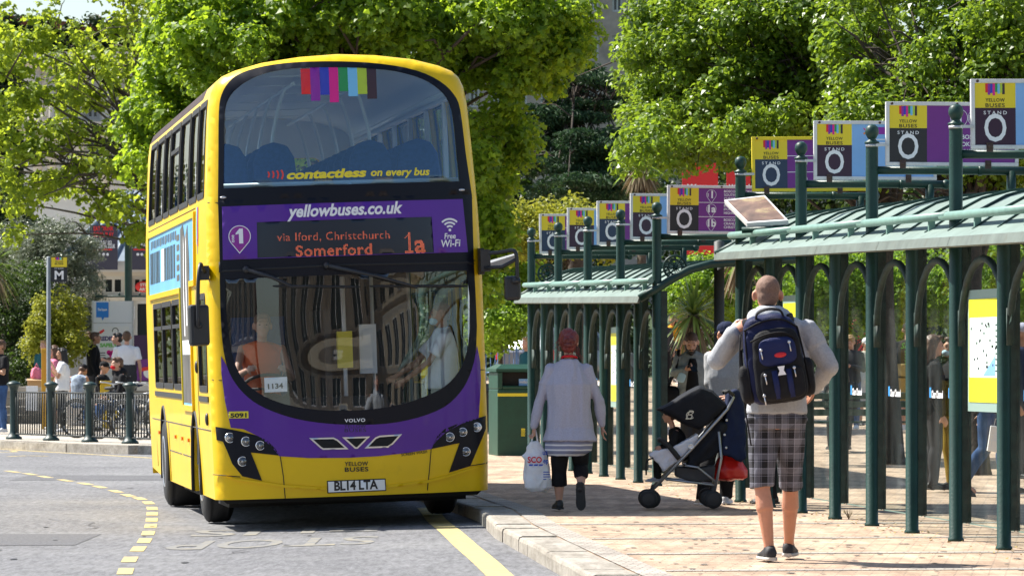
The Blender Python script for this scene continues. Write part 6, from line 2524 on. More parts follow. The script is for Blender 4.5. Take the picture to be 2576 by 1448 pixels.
blob(mb, "quilted_cloth", C_NAVY, ct, .012, 3, .014, (9, 9, 6))
mb = MB(ZP)
for zx, zy in ((545, 1000), (535, 920), (548, 830)):
    mb.ell(pq(zx, zy, -.222) - o_, (.012, .008, .012))
mb.build("press_stud", ct)
rb = thing("plastic_bag", "bright red plastic bag hanging from the pushchair handle", "shopping bag", qo + pq(575, 1140, .05))
mb = MB()
o_ = pq(575, 1140, .05)
mb.rings([[pq(575, zy, .05) - o_ + Vector((a_ * math.cos(q), b_ * math.sin(q), 0)) for q in (6.2832 * i / 18 for i in range(18))] for zy, a_, b_ in ((1030, .05, .04), (1080, .12, .1), (1140, .17, .13), (1190, .17, .12), (1205, .1, .08))])
blob(mb, "bag_body", mat("bag_red", (.62, .02, .015), .35, sub=.1), rb, .011, 2, .01, (10, 10, 6))

# ---- on the bus: the driver and a man standing by the door
seat = BM @ Vector((-.70, 1.62, 1.10))
person("bus driver in orange hi-vis vest behind the steering wheel", (seat.x, seat.y, seat.z - .45), R(7.7), 1.75, dict(name="hi_vis_vest", m=M_ORG, sleeve="none", loose=.02, hem=0), dict(name="trousers", m=C_BLACK), SHOE_B, ("short", H_GRY), SK_L, dict(SIT, wrL=(.10, -.30, .46), wrR=(-.10, -.30, .46), elL=(.15, -.13, .42), elR=(-.15, -.13, .42)), 0.013)
sd_ = BM @ Vector((.88, .78, .39))
j2 = dict(STAND, elR=(-.12, -.12, .66), wrR=(-.08, -.25, .58), elL=(.12, -.09, .66), wrL=(.08, -.22, .56))
person("man in white short-sleeved shirt and mask standing inside the bus door", sd_, R(-80), 1.64, dict(name="white_shirt", m=C_WHITE, sleeve="short", loose=.02, hem=-.02, collar=True), dict(name="trousers", m=C_NAVY), SHOE_B, ("shaved", H_GRY), SK_T, j2, 0.012, 1.12, (0, 8), extra=mask_on(mat("mask_blue", (.42, .62, .70), .8)))


# ---- everyone farther off
def bystander(label, px, Y, zfn, yaw, **kw):
    return person(label, ((px - CX) * Y / FP, Y, zfn(Y)), R(yaw), group="people around the square", vox=kw.pop("vox", .016), **kw)


tee = lambda m, **k: dict(name="t_shirt", m=m, sleeve="short", loose=.016, hem=-.03, **k)
lng = lambda m, n="jacket", **k: dict(name=n, m=m, sleeve="long", loose=.018, hem=-.04, **k)
trs = lambda m: dict(name="trousers", m=m)
shr = lambda m: dict(name="shorts", m=m, length=.55, loose=.025)
bystander("man in orange polo shirt and dark shorts beyond the far shelter", 1691, 116, pave_z, 15, H=1.78, top=tee(C_ORG, collar=True), bottom=shr(C_CHAR), shoes=SHOE_W, hair=("short", H_GRY), skin=SK_T, pose=dict(WALK, wrR=(-.09, -.16, .56), elR=(-.14, -.03, .64)), look=(-10, 0))
bystander("man behind the orange polo shirt holding a hand to his ear", 1707, 119, pave_z, 40, H=1.76, top=tee(C_KHAKI), bottom=shr(C_KHAKI), hair=("short", H_BLK), skin=SK_T, pose=dict(STAND, elL=(.17, -.05, .66), wrL=(.09, -.03, .88)))
bystander("person in black cap just left of the man in the orange polo", 1668, 115, pave_z, 20, H=1.78, top=lng(C_CHAR), bottom=trs(C_BLACK), hair=("cap", C_BLACK), skin=SK_L)
bystander("man in white cap and white jacket by the tall grey column", 1796, 108, pave_z, -50, H=1.76, top=lng(C_WHITE), bottom=trs(C_KHAKI), shoes=SHOE_W, hair=("cap", C_CREAM), skin=SK_L)
bystander("man in bright red shirt behind the shelter glass", 2152, 113, pave_z, 30, H=1.88, top=lng(C_RED, "red_shirt"), bottom=trs(C_CHAR), hair=("short", H_BLK), skin=SK_T, pose=FOLD, look=(-15, 5))
bystander("young man with tousled blond hair and dark jacket behind the glass", 2141, 77, pave_z, -25, H=1.60, top=lng(C_CHAR), bottom=trs(C_JEAN), shoes=SHOE_W, hair=("curly", H_BLD), skin=SK_L, pose=PHONE, look=(0, 20))
bystander("person in white cap and pale top beside the blond young man", 2178, 79, pave_z, 20, H=1.55, top=tee(C_CREAM), bottom=shr(C_GREY), hair=("cap", C_WHITE), skin=SK_T, pose=PHONE, look=(0, 15))


def backprint(t, J, Mh, k):
    mb = MB(mat("print_green", (.12, .6, .05), .5))
    c = J["chest"]
    Mx = Matrix.Translation(c + Vector((0, .165 * k, .06))) @ Matrix.Rotation(R(180), 4, 'Z') @ Matrix.Rotation(R(90), 4, 'X')
    mb.text("Sea", 0, 0, .09, 0, .3, M=Mx)
    for i in range(5):
        mb.prism([(-.02, -.06 - i * .05), (.09, -.06 - i * .05), (.09, -.045 - i * .05), (-.02, -.045 - i * .05)], .002, Mx)
    mb.build("back_print", t)


bystander("man in black cap and black t-shirt with green back print behind the glass", 2284, 75.6, pave_z, 165, H=1.82, top=tee(C_BLACK), bottom=shr(C_KHAKI), shoes=SHOE_W, hair=("cap", C_BLACK), skin=SK_L, pose=WALK, fat=1.1, extra=backprint, vox=.014)
bystander("long-haired woman in dark clothes facing right behind the glass", 2347, 47.7, pave_z, 95, H=1.64, top=lng(C_BLACK), bottom=trs(C_CHAR), hair=("long", H_BRN), skin=SK_L, look=(0, 5), vox=.012)
bystander("person in mustard trousers and blue mask facing the long-haired woman", 2398, 47.9, pave_z, -75, H=1.62, top=lng(C_BLACK), bottom=trs(C_MUST), hair=("short", H_BRN), skin=SK_T, pose=FOLD, fat=1.1, extra=mask_on(mat("mask_blue", (.42, .62, .70), .8)), vox=.012)
bystander("person in blue jeans walking with a white paper bag behind the map", 2487, 46.2, pave_z, 70, H=1.72, top=lng(C_CHAR), bottom=trs(C_JEAN), shoes=SHOE_B, hair=("short", H_BLK), skin=SK_L, pose=WALK, vox=.012)
pb_ = thing("paper_bag", "white paper bag held by the walker in blue jeans behind the map", "bag", at(2512, 1080, 46.0))
mb = MB(M_WHT)
mb.box((0, 0, -.1), (.2, .08, .26), rot=(0, R(8), 0))
mb.build("bag_body", pb_, .008)
mb = MB(M_WHT)
mb.tube([(-.05, 0, .02), (-.03, 0, .11), (.03, 0, .11), (.05, 0, .02)], .004, 5)
mb.build("bag_handle", pb_)
bystander("person in lilac cap beyond the large yellow bus map", 2572, 52, pave_z, 60, H=1.80, top=lng(C_NAVY), bottom=trs(C_CHAR), hair=("cap", C_LIL), skin=SK_T, vox=.012)

IG = "people on the traffic island"


def islander(label, px, Y, yaw, **kw):
    return person(label, ((px - CX) * Y / FP, Y, island_z(Y)), R(yaw), group="people around the square", vox=.017, **kw)


islander("man in black t-shirt and jeans with folded arms by the low stone wall", 2, 88, -60, H=1.80, top=tee(C_BLACK), bottom=trs(C_JEAN), shoes=SHOE_W, hair=("short", H_BRN), skin=SK_T, pose=FOLD)
islander("dark-haired woman in white t-shirt and black leggings behind the railing", 157, 88, -80, H=1.65, top=tee(C_WHITE), bottom=dict(name="leggings", m=C_BLACK, loose=.004), shoes=SHOE_W, hair=("long", H_BLK), skin=SK_T, pose=dict(STAND, elL=(.12, -.06, .66), wrL=(.05, -.12, .80), elR=(-.13, -.05, .66), wrR=(.0, -.13, .74)), fat=1.1)
islander("bare-legged woman partly hidden behind the yellow cabinet", 136, 89.5, -80, H=1.66, top=tee(C_PINK), bottom=shr(C_KHAKI), shoes=SHOE_W, hair=("long", H_BRN), skin=SK_L)
islander("woman with long brown hair in white blouse and jeans, seen from behind", 186, 96, 160, H=1.68, top=lng(C_WHITE, "blouse"), bottom=trs(C_JEAN), hair=("long", H_BRN), skin=SK_L)
islander("person in black cap and tie-dye vest sitting with head bowed", 198, 90.5, 150, H=1.72, top=dict(name="vest", m=C_TIE, sleeve="none", loose=.014, hem=-.03), bottom=trs(C_JEAN), hair=("cap", C_BLACK), skin=SK_T, pose=dict(SIT, head=(0, -.09, .66)), look=(0, 40))
islander("person in black with a backpack strap standing by the white information panel", 236, 95, 100, H=1.80, top=lng(C_BLACK), bottom=trs(C_CHAR), hair=("short", H_BRN), skin=SK_T, pose=PHONE)
islander("person in black cap with headphones sitting behind the bicycles", 256, 91, 70, H=1.70, top=lng(C_BLACK), bottom=trs(C_BLACK), hair=("cap", C_BLACK), skin=SK_L, pose=SIT, look=(0, 15))
islander("person in red face mask and black jacket sitting behind the bicycles", 303, 88.6, -70, H=1.90, top=lng(C_BLACK, hood=True), bottom=trs(C_JEAN), hair=("short", H_BRN), skin=SK_L, pose=SIT, extra=mask_on(C_RED))
islander("man in plain white t-shirt and charcoal shorts, seen from behind", 319, 93.5, 180, H=1.84, top=tee(C_WHITE), bottom=shr(C_CHAR), hair=("short", H_BRN), skin=SK_L, pose=dict(STAND, elL=(.15, -.05, .66), wrL=(.10, -.15, .72)))
islander("man in dark t-shirt facing left beside the white t-shirt man", 299, 94.5, -85, H=1.80, top=tee(C_CHAR), bottom=trs(C_CHAR), hair=("short", H_BLK), skin=SK_L, pose=PHONE)
islander("person in pale hoodie at the back of the crowd by the white panel", 222, 99, 30, H=1.72, top=lng(C_GREY, "hoodie"), bottom=trs(C_JEAN), hair=("short", H_BRN), skin=SK_L)
islander("woman in teal top beside the yellow cabinet at the back", 112, 93.5, -30, H=1.66, top=tee(C_TEAL), bottom=trs(C_CHAR), hair=("long", H_BLD), skin=SK_L)
islander("man with dark hair sitting at the cafe in a pale shirt", 350, 104, -90, H=2.0, top=tee(C_WHITE), bottom=trs(C_NAVY), hair=("short", H_BLK), skin=SK_D, pose=SIT)
person("blonde woman in teal top in front of the blue fence", ((1327 - CX) * 76 / FP, 76, pave_z(76)), R(-60), 1.58, lng(C_TEAL), trs(C_NAVY), SHOE_B, ("long", H_BLD), SK_L, group="people around the square", vox=.016)
# ================================================================ THE TRAFFIC ISLAND AND WHAT STANDS ON IT
M_DG = mat("dark_green_iron", (0.012, 0.035, 0.034), 0.45, var=0.2, vscale=9, dirt=(0.03, 0.05, 0.045), dscale=12)
M_BAR = mat("railing_bars", (0.010, 0.014, 0.014), 0.6)
M_GP = mat("grey_post", (0.22, 0.25, 0.27), 0.5, var=0.15, vscale=6)
M_LGP = mat("lamp_column_green", (0.02, 0.06, 0.055), 0.5, var=0.2, vscale=5)
M_STONE = mat("wall_stone", (0.21, 0.19, 0.155), 0.85, var=0.35, vscale=5, bump=0.5, bscale=14, dirt=(0.1, 0.1, 0.07), dscale=3)
M_COPE = mat("coping_stone", (0.36, 0.33, 0.28), 0.85, var=0.2, vscale=7, bump=.3)
M_BRICK = paving_mat("red_brick", (0.24, 0.075, 0.045), (0.17, 0.055, 0.035), (0.2, 0.17, 0.14), .23, .075, 0)
M_CREAM = mat("cream_render", (0.62, 0.56, 0.47), 0.8, var=0.1, vscale=1.2)
M_PALE = mat("pale_render", (0.70, 0.68, 0.64), 0.8, var=0.1, vscale=0.8)
M_BEIGE = mat("beige_stone_band", (0.42, 0.36, 0.27), 0.8, var=0.15, vscale=2)
M_WIN = mat("window_dark_glass", (0.02, 0.025, 0.03), 0.12, spec=0.6)
M_WFR = mat("window_frame_white", (0.6, 0.6, 0.58), 0.5)
M_SLATE = mat("zinc_roof", (0.20, 0.245, 0.29), 0.45, var=0.2, vscale=2)
M_BANN = mat("banner_charcoal", (0.055, 0.05, 0.075), 0.6)
M_REDP = mat("red_print", (0.75, 0.035, 0.035), 0.55)

# railing: its own posts and bars, one fence
ra, rb_ = Vector((-9.11, 83.6, 0)), Vector((-6.60, 79.0, 0))
rail = thing("railing", "dark green pedestrian railing with domed posts along the island kerb", "railing", (ra.x, ra.y, 0.14))
step_ = (rb_ - ra) / 3
for i in range(5):
    p = step_ * i if i < 4 else step_ * 3.62 + Vector((.12, 0, 0))
    if i < 4:
        m = MB(M_DG)
        m.lathe([(.15, 0), (.15, .035), (.11, .06), (.078, .12), (.072, .14), (.070, .90), (.080, .92), (.08, .94), (.115, .985), (.13, 1.0), (.13, 1.015), (.09, 1.045), (.03, 1.065), (.001, 1.068)], p, 20)
        m.build("post", rail)
    if i < 4:
        q = step_ * (i + 1) if i < 3 else step_ * 3.75
        pan = MB(M_BAR)
        for z in (.10, .86):
            pan.tube([p + Vector((0, 0, z)), q + Vector((0, 0, z))], .016, 6)
        po = pan.build("rail_panel", rail)
        n = 16 if i < 3 else 11
        for k in range(1, n):
            c = p.lerp(q, k / n)
            b_ = MB(M_BAR)
            b_.tube([c + Vector((0, 0, .10)), c + Vector((0, 0, .86))], .014, 6)
            b_.build("bar", po)

# stop post M
Ym = 87.0
xm = (122.5 - CX) * Ym / FP
zi = island_z(Ym)
t = thing("bus_stop_flag", "grey bus stop post carrying a yellow and black flag with a white M", "bus stop", (xm, Ym, zi))
m = MB(M_GP)
zt = at(0, 645, Ym).z - zi
m.lathe([(.055, 0), (.055, .9), (.042, .95), (.040, zt - 0.02), (.02, zt)], n=16)
m.build("pole", t)
f = MB(M_SK)
z1, z0 = at(0, 645, Ym).z - zi, at(0, 709, Ym).z - zi
f.box((.045 + .155, 0, (z0 + z1) / 2), (.31, .02, z1 - z0))
fo = f.build("flag", t)
Mx = Matrix.Translation((.045, -.012, z0)) @ Matrix.Rotation(R(90), 4, 'X')
h = z1 - z0
f = MB(M_SY)
f.prism([(.006, h * .59), (.304, h * .59), (.304, h - .015), (.006, h - .015)], .003, Mx)
stripes_logo(f, .08, h - .018, .15, .055, Mx, .005)
f.m(M_BPR)
Mt = Matrix.Translation((.045, -.018, z0)) @ Matrix.Rotation(R(90), 4, 'X')
f.text("YELLOW", .155, h - .115, .03, .015, width=.16, M=Mt)
f.text("BUSES", .155, h - .155, .03, .015, width=.16, M=Mt)
f.m(M_WHT)
f.text("STAND", .155, h * .51, .022, .02, 0, 1.5, width=.17, M=Mt)
f.text("M", .155, .055, .155, .03, M=Mt, width=.17)
f.build("print", fo)

# lamp column with sign
Yl = 99.5
zi = island_z(Yl)
t = thing("lamp_column", "dark green lamp column with crossbar and small white no-entry notice", "lamp post", ((323 - CX) * Yl / FP, Yl, zi))
m = MB(M_LGP)
m.lathe([(.13, 0), (.13, .9), (.085, 1.1), (.08, 3.9), (.095, 3.92), (.095, 4.0), (.06, 4.05), (.001, 4.1)], n=16)
m.build("column", t)
m = MB(M_LGP)
zb = at(0, 745, Yl).z - zi
m.tube([(-.72, 0, zb), (.5, 0, zb)], .022, 8)
for x in (-.7, -.2, .25):
    m.ell((x, 0, zb + .05), (.03, .03, .03))
m.build("crossbar", t)
m = MB(M_STEEL)
m.lathe([(.092, -.02), (.092, .02)], (0, 0, at(0, 788, Yl).z - zi), 14)
m.build("clamp", t)
m = MB(M_WHT)
c = at(330, 786, Yl - .12)
c -= t.location
m.box(c, (.155, .012, .28))
no = m.build("notice", t)
m = MB(mat("notice_purple", (.2, .03, .22), .6))
m.tube([c + Vector((.045 * math.cos(a), -.01, .045 * math.sin(a))) for a in (6.2832 * i / 20 for i in range(20))], .006, 6, closed=True)
m.tube([c + Vector((-.032, -.01, .032)), c + Vector((.032, -.01, -.032))], .005, 6)
m.tube([c + Vector((0, -.012, -.025)), c + Vector((0, -.012, .03))], .007, 6)
for z in (.11, .09, -.08, -.1):
    m.box(c + Vector((0, -.008, z)), (.1, .004, .008))
m.build("print", no)

# information panel
Yp = 97.0
zi = island_z(Yp)
t = thing("information_panel", "tall white information panel with blue speech-bubble sign and a poster", "information panel", ((284 - CX) * Yp / FP, Yp, zi))
s_ = Yp / FP
zt, wd = at(0, 757, Yp).z - zi, 97 * s_
m = MB(mat("panel_white", (.72, .73, .75), .4))
m.box((0, 0, zt / 2), (wd, .16, zt))
m.m(M_STEEL)
m.box((-wd / 2 - .015, 0, zt / 2), (.03, .18, zt + .02))
m.box((wd / 2 + .015, 0, zt / 2), (.03, .18, zt + .02))
m.box((0, -.07, at(0, 812, Yp).z - zi), (wd, .03, .02))
io = m.build("cabinet", t)
Mx = Matrix.Translation((-wd / 2, -.086, 0)) @ Matrix.Rotation(R(90), 4, 'X')
m = MB(mat("square_blue", (.02, .20, .62), .5))
zz = lambda y: at(0, y, Yp).z - zi
xx = lambda x: (x - 235.5) * s_
m.prism([(xx(243), zz(798)), (xx(256), zz(798)), (xx(259), zz(806)), (xx(263), zz(798)), (xx(274), zz(798)), (xx(274), zz(760)), (xx(243), zz(760))], .004, Mx)
Mt = Matrix.Translation((-wd / 2, -.093, 0)) @ Matrix.Rotation(R(90), 4, 'X')
m.m(M_WHT)
m.text("The Square", xx(258.5), zz(781), .05, .03, M=Mt, width=.2)
m.m(mat("poster_white", (.75, .74, .72), .5))
m.prism([(xx(248), zz(945)), (xx(326), zz(945)), (xx(326), zz(820)), (xx(248), zz(820))], .005, Mx)
m.m(mat("poster_indigo", (.05, .03, .14), .5))
m.text("REDISC", xx(272), zz(856), .085, .05, M=Mt, width=xx(295) - xx(252))
m.m(mat("poster_green", (.15, .5, .08), .5))
m.text("SAFELY.", xx(275), zz(872), .075, .05, M=Mt, width=xx(297) - xx(252))
m.m(M_STR[3])
for dx in (-5, 5):
    m.prism([(xx(280 + dx) + .05 * math.cos(a), zz(886) + .05 * math.sin(a)) for a in (6.2832 * i / 12 for i in range(12))], .006, Mx)
m.prism([(xx(270.5), zz(888)), (xx(280), zz(900)), (xx(289.5), zz(888))], .006, Mx)
m.m(M_REDP)
m.prism([(xx(250), zz(834)), (xx(262), zz(827)), (xx(264), zz(832)), (xx(254), zz(840))], .006, Mx)
m.m(M_SK)
arc = [(xx(291) + .07 * math.cos(R(a)), zz(832) + .07 * math.sin(R(a))) for a in range(-20, 201, 20)]
m.prism(arc + [(xx(291) + (p - xx(291)) * .75, zz(832) + (q - zz(832)) * .75) for p, q in arc[::-1]], .006, Mx)
for i in range(5):
    m.prism([(xx(252), zz(888 + i * 6)), (xx(266), zz(888 + i * 6)), (xx(266), zz(886 + i * 6)), (xx(252), zz(886 + i * 6))], .006, Mx)
m.build("poster", io)

# cabinet, boxes, low wall, seat block
def boxthing(name, label, cat, px0, py0, px1, py1, Y, depth, m, bevel=.01, parts=None, zb=None):
    a, b_ = at(px0, py0, Y), at(px1, py1, Y)
    z0 = b_.z if zb is None else zb
    t = thing(name, label, cat, ((a.x + b_.x) / 2, Y, z0))
    mb = MB(m)
    mb.box((0, depth / 2, (a.z - z0) / 2), (b_.x - a.x, depth, a.z - z0))
    mb.build("body", t, bevel)
    if parts:
        parts(t, b_.x - a.x, a.z - z0, depth)
    return t


boxthing("service_cabinet", "narrow mustard yellow cabinet just behind the M stop post", "cabinet", 104, 876, 134, 1075, 90.0, .35, mat("cabinet_yellow", (.55, .33, .02), .5, var=.15, vscale=4), zb=island_z(90), parts=lambda t, w, h, d: (lambda q: q.build("door", t))(MB(mat("cabinet_door", (.5, .29, .015), .5)).box((0, -.006, h * .5), (w * .8, .014, h * .9))))
boxthing("cardboard_box", "brown cardboard box on the low wall left of the yellow cabinet", "box", 69, 955, 104, 973, 91.2, .3, mat("cardboard", (.42, .28, .15), .8), parts=lambda t, w, h, d: (lambda q: q.build("flap", t))(MB(mat("cardboard", (.42, .28, .15), .8)).box((0, -.01, h + .005), (w + .02, .16, .008), rot=(R(12), 0, 0))))
t = thing("flower_bag", "bright pink bag on the cardboard box", "bag", at(92, 955, 91.3))
mb = MB()
rbox(mb, (0, 0, .12), (.24, .16, .25), .7, Matrix.Identity(4), .8)
blob(mb, "bag_body", C_PINK, t, .014, 2, .02)
mb = MB(C_PINK)
mb.tube([(-.05, 0, .22), (0, 0, .33), (.05, 0, .22)], .012, 6)
mb.build("bag_handle", t)
boxthing("notice_board", "white striped board propped behind the railing", "board", 66, 970, 95, 1032, 86.5, .03, C_WHITE, .003, parts=lambda t, w, h, d: (lambda q: [q.box((w * x, .05, h * .45), (.02, .02, h * .9)) for x in (-.4, .4)] and q.build("prop", t))(MB(M_BAR)))
boxthing("seat_block", "pale stone seat block behind the dark-haired woman", "bench", 168, 975, 216, 1012, 91.5, .5, M_PALE, .02, zb=island_z(91.5), parts=lambda t, w, h, d: (lambda q: q.build("plinth", t))(MB(M_STONE).box((0, d / 2, -.02), (w - .1, d - .1, .06))))
boxthing("litter_bin", "yellow street bin between the seated people and the bicycles", "litter bin", 252, 963, 294, 1062, 90.2, .4, mat("bin_yellow", (.62, .42, .02), .5), .02, zb=island_z(90.2), parts=lambda t, w, h, d: (lambda q: q.build("lid", t))(MB(mat("bin_yellow_lid", (.5, .33, .015), .5)).box((0, d / 2, h + .02), (w + .04, d + .04, .05))))
t = thing("low_wall", "low stone garden wall below the dark twiggy shrub", "wall", (-10.5, 92.6, island_z(92.6)))
m = MB(M_STONE)
for r_ in range(4):
    x = -3.0 + (r_ % 2) * -.25
    while x < 2.8:
        w_ = random.uniform(.4, .75)
        m.box((x + w_ / 2, .15 + random.uniform(-.01, .01), .09 + r_ * .165), (w_ - .012, .3, .155))
        x += w_
m.build("masonry", t)
m = MB(M_COPE)
for i in range(7):
    m.box((-2.9 + i * .88, .15, .70), (.87, .4, .09))
m.build("coping", t, .01)

# bicycles
M_TYRE = mat("tyre", (.012, .012, .012), .8)


def bicycle(label, loc, rz, frame, saddle):
    t = thing("bicycle", label, "bicycle", loc, rz, "bicycles parked behind the railing")
    for x in (-.52, .52):
        w_ = MB(M_TYRE)
        w_.tube([(x + .335 * math.cos(a), 0, .35 + .335 * math.sin(a)) for a in (6.2832 * i / 32 for i in range(32))], .02, 6, closed=True, up=(0, 1, 0))
        wo_ = w_.build("wheel", t)
        s = MB(M_STEEL)
        for i in range(14):
            a = 6.2832 * i / 14
            s.tube([(x, .02 * (-1) ** i, .35), (x + .32 * math.cos(a), 0, .35 + .32 * math.sin(a))], .003, 4)
        s.tube([(x, -.05, .35), (x, .05, .35)], .02, 8)
        s.tube([(x + .315 * math.cos(a), 0, .35 + .315 * math.sin(a)) for a in (6.2832 * i / 32 for i in range(32))], .008, 4, closed=True, up=(0, 1, 0))
        s.build("spokes", wo_)
        g = MB(M_PLA)
        g.tube([(x + .375 * math.cos(R(a)), 0, .35 + .375 * math.sin(R(a))) for a in range(20, 170, 12)], .02, 6, flat=.4)
        g.build("mudguard", t)
    f = MB(frame)
    for a, b_ in (((-.08, 0, .30), (-.22, 0, .86)), ((-.08, 0, .30), (.34, 0, .78)), ((-.2, 0, .80), (.32, 0, .86)), ((-.52, 0, .35), (-.08, 0, .30)), ((-.52, 0, .35), (-.19, 0, .78)), ((.30, 0, .93), (.36, 0, .72)), ((.36, 0, .72), (.52, 0, .35))):
        f.tube([a, b_], .018, 8)
    f.build("frame", t)
    h_ = MB(M_STEEL)
    h_.tube([(.30, 0, .92), (.29, 0, 1.0)], .014, 8)
    h_.tube(smoothpath([(.18, -.28, 1.04), (.27, -.2, 1.03), (.30, 0, 1.0), (.27, .2, 1.03), (.18, .28, 1.04)], 4), .013, 8)
    h_.build("handlebar", t)
    q = MB(saddle)
    q.ell((-.25, 0, .93), (.13, .07, .035))
    q.tube([(-.22, 0, .85), (-.24, 0, .93)], .014, 6)
    q.build("saddle", t)
    c = MB(M_STEEL)
    c.lathe([(.001, -.01), (.09, -.01), (.09, .01), (.001, .01)], n=16)
    for v in range(len(c.v)):
        x, y, z = c.v[v]
        c.v[v] = (x - .08, z + .03, y + .30)
    c.tube([(-.08, .05, .30), (.02, .05, .18), (.02, .12, .18)], .012, 6)
    c.tube([(-.08, -.05, .30), (-.18, -.05, .42), (-.18, -.12, .42)], .012, 6)
    c.build("crank", t)


zi = island_z(84)
bicycle("leftmost black bicycle behind the railing, seen side-on", ((252 - CX) * 84.6 / FP, 84.6, island_z(84.6)), R(-28), mat("bike_black", (.015, .015, .017), .35), M_RUB)
bicycle("black bicycle with pale mudguard glint between the two railing posts", ((300 - CX) * 83.4 / FP, 83.4, island_z(83.4)), R(-40), mat("bike_dark_blue", (.02, .03, .06), .35), M_RUB)
bicycle("silver bicycle nearest the bus behind the railing", ((352 - CX) * 82.0 / FP, 82.0, island_z(82.0)), R(-50), mat("bike_silver", (.35, .36, .38), .35, metal=.6), M_RUB)


# ================================================================ BUILDINGS
def facade(t, x0, x1, z0, z1, y, m, wins, frame=M_WFR, name="wall", depth=6.0):
    """front wall facing -y with real recessed windows; wins: (x, z, w, h) lower-left corners."""
    mb = MB(m)
    xs = sorted({x0, x1} | {w[0] for w in wins} | {w[0] + w[2] for w in wins})
    zs = sorted({z0, z1} | {w[1] for w in wins} | {w[1] + w[3] for w in wins})
    for a, b_ in zip(xs, xs[1:]):
        for c, d in zip(zs, zs[1:]):
            mx_, mz = (a + b_) / 2, (c + d) / 2
            if not any(w[0] < mx_ < w[0] + w[2] and w[1] < mz < w[1] + w[3] for w in wins):
                mb.add([(a, y, c), (b_, y, c), (b_, y, d), (a, y, d)], [(0, 1, 2, 3)])
    for x, z, w, h in wins:
        mb.add([(x, y, z), (x + w, y, z), (x + w, y, z + h), (x, y, z + h), (x, y + .18, z), (x + w, y + .18, z), (x + w, y + .18, z + h), (x, y + .18, z + h)], [(0, 4, 5, 1), (1, 5, 6, 2), (2, 6, 7, 3), (3, 7, 4, 0)])
    mb.add([(x0, y, z0), (x1, y, z0), (x1, y + depth, z0), (x0, y + depth, z0), (x0, y, z1), (x1, y, z1), (x1, y + depth, z1), (x0, y + depth, z1)], [(1, 2, 6, 5), (3, 0, 4, 7), (2, 3, 7, 6), (4, 5, 6, 7)])
    wo_ = mb.build(name, t)
    for x, z, w, h in wins:
        f = MB(frame)
        for c, d in (((x + w / 2, y + .14, z + .04), (w, .08, .08)), ((x + w / 2, y + .14, z + h - .04), (w, .08, .08)), ((x + .04, y + .14, z + h / 2), (.08, .08, h - .16)), ((x + w - .04, y + .14, z + h / 2), (.08, .08, h - .16)), ((x + w / 2, y + .14, z + h / 2), (.06, .06, h - .16))):
            f.box(c, d)
        fo = f.build("window", t)
        g = MB(M_WIN)
        g.add([(x, y + .16, z), (x + w, y + .16, z), (x + w, y + .16, z + h), (x, y + .16, z + h)], [(0, 1, 2, 3)])
        g.build("window_pane", fo)
    return wo_


# street behind the camera, seen mirrored in the windscreens
for label, x0, x1, y, h, m, bandm in (("red brick corner building with beige stone bands behind the camera", -2, 16, 22, 15.5, M_BRICK, M_BEIGE), ("beige stone terrace behind the camera on the right", 16.5, 40, 30, 13, M_BEIGE, M_COPE), ("brown brick block behind the camera on the left", -34, -12, 26, 9, M_BRICK, M_BEIGE)):
    t = thing("street_building", label, "building", (0, -y, -.3), R(180))
    n = int((x1 - x0) / 2.6)
    wins = [(-x1 + .9 + i * (x1 - x0 - .6) / n, 1.0 + f_ * 3.2, 1.5, 1.9) for i in range(n) for f_ in range(int(h / 3.2))]
    facade(t, -x1, -x0, -.4, h, 0, m, wins)
    bd = MB(bandm)
    for f_ in range(int(h / 3.2) + 1):
        bd.box((-(x0 + x1) / 2, -.06, .55 + f_ * 3.2), (x1 - x0 + .1, .16, .5))
    bd.box((-(x0 + x1) / 2, -.12, h + .12), (x1 - x0 + .4, .5, .35))
    bd.build("stone_band", t)

# ivy-covered building top left
Yi = 135.0
s_ = Yi / FP
X = lambda px, Y=Yi: (px - CX) * Y / FP
Z = lambda py, Y=Yi: CZ - (py - HY) * Y / FP
t = thing("ivy_building", "tall building smothered in dark ivy under a brick parapet", "building", (0, 0, 0))
wins = [(X(px), Z(y1), (px2 - px) * s_, (y1 - y0) * s_) for px, px2, y0, y1 in ((35, 75, 110, 215), (120, 165, 120, 205), (230, 265, 130, 210))]
facade(t, X(-160), X(372), 0, Z(60), Yi, mat("ivy_wall", (.035, .05, .02), .9, var=.5, vscale=3), wins, depth=9)
m = MB(mat("parapet_brick", (.22, .08, .05), .85, var=.3, vscale=4))
m.add([(X(-165), Yi - .3, Z(18)), (X(376), Yi - .3, Z(80)), (X(376), Yi + 9, Z(80)), (X(-165), Yi + 9, Z(18)), (X(-165), Yi - .3, Z(40)), (X(376), Yi - .3, Z(100)), (X(376), Yi + 9, Z(100)), (X(-165), Yi + 9, Z(40))], [(0, 1, 2, 3), (4, 5, 1, 0), (5, 6, 2, 1), (6, 7, 3, 2), (7, 4, 0, 3)])
m.build("parapet", t)
IVY_WALL = t
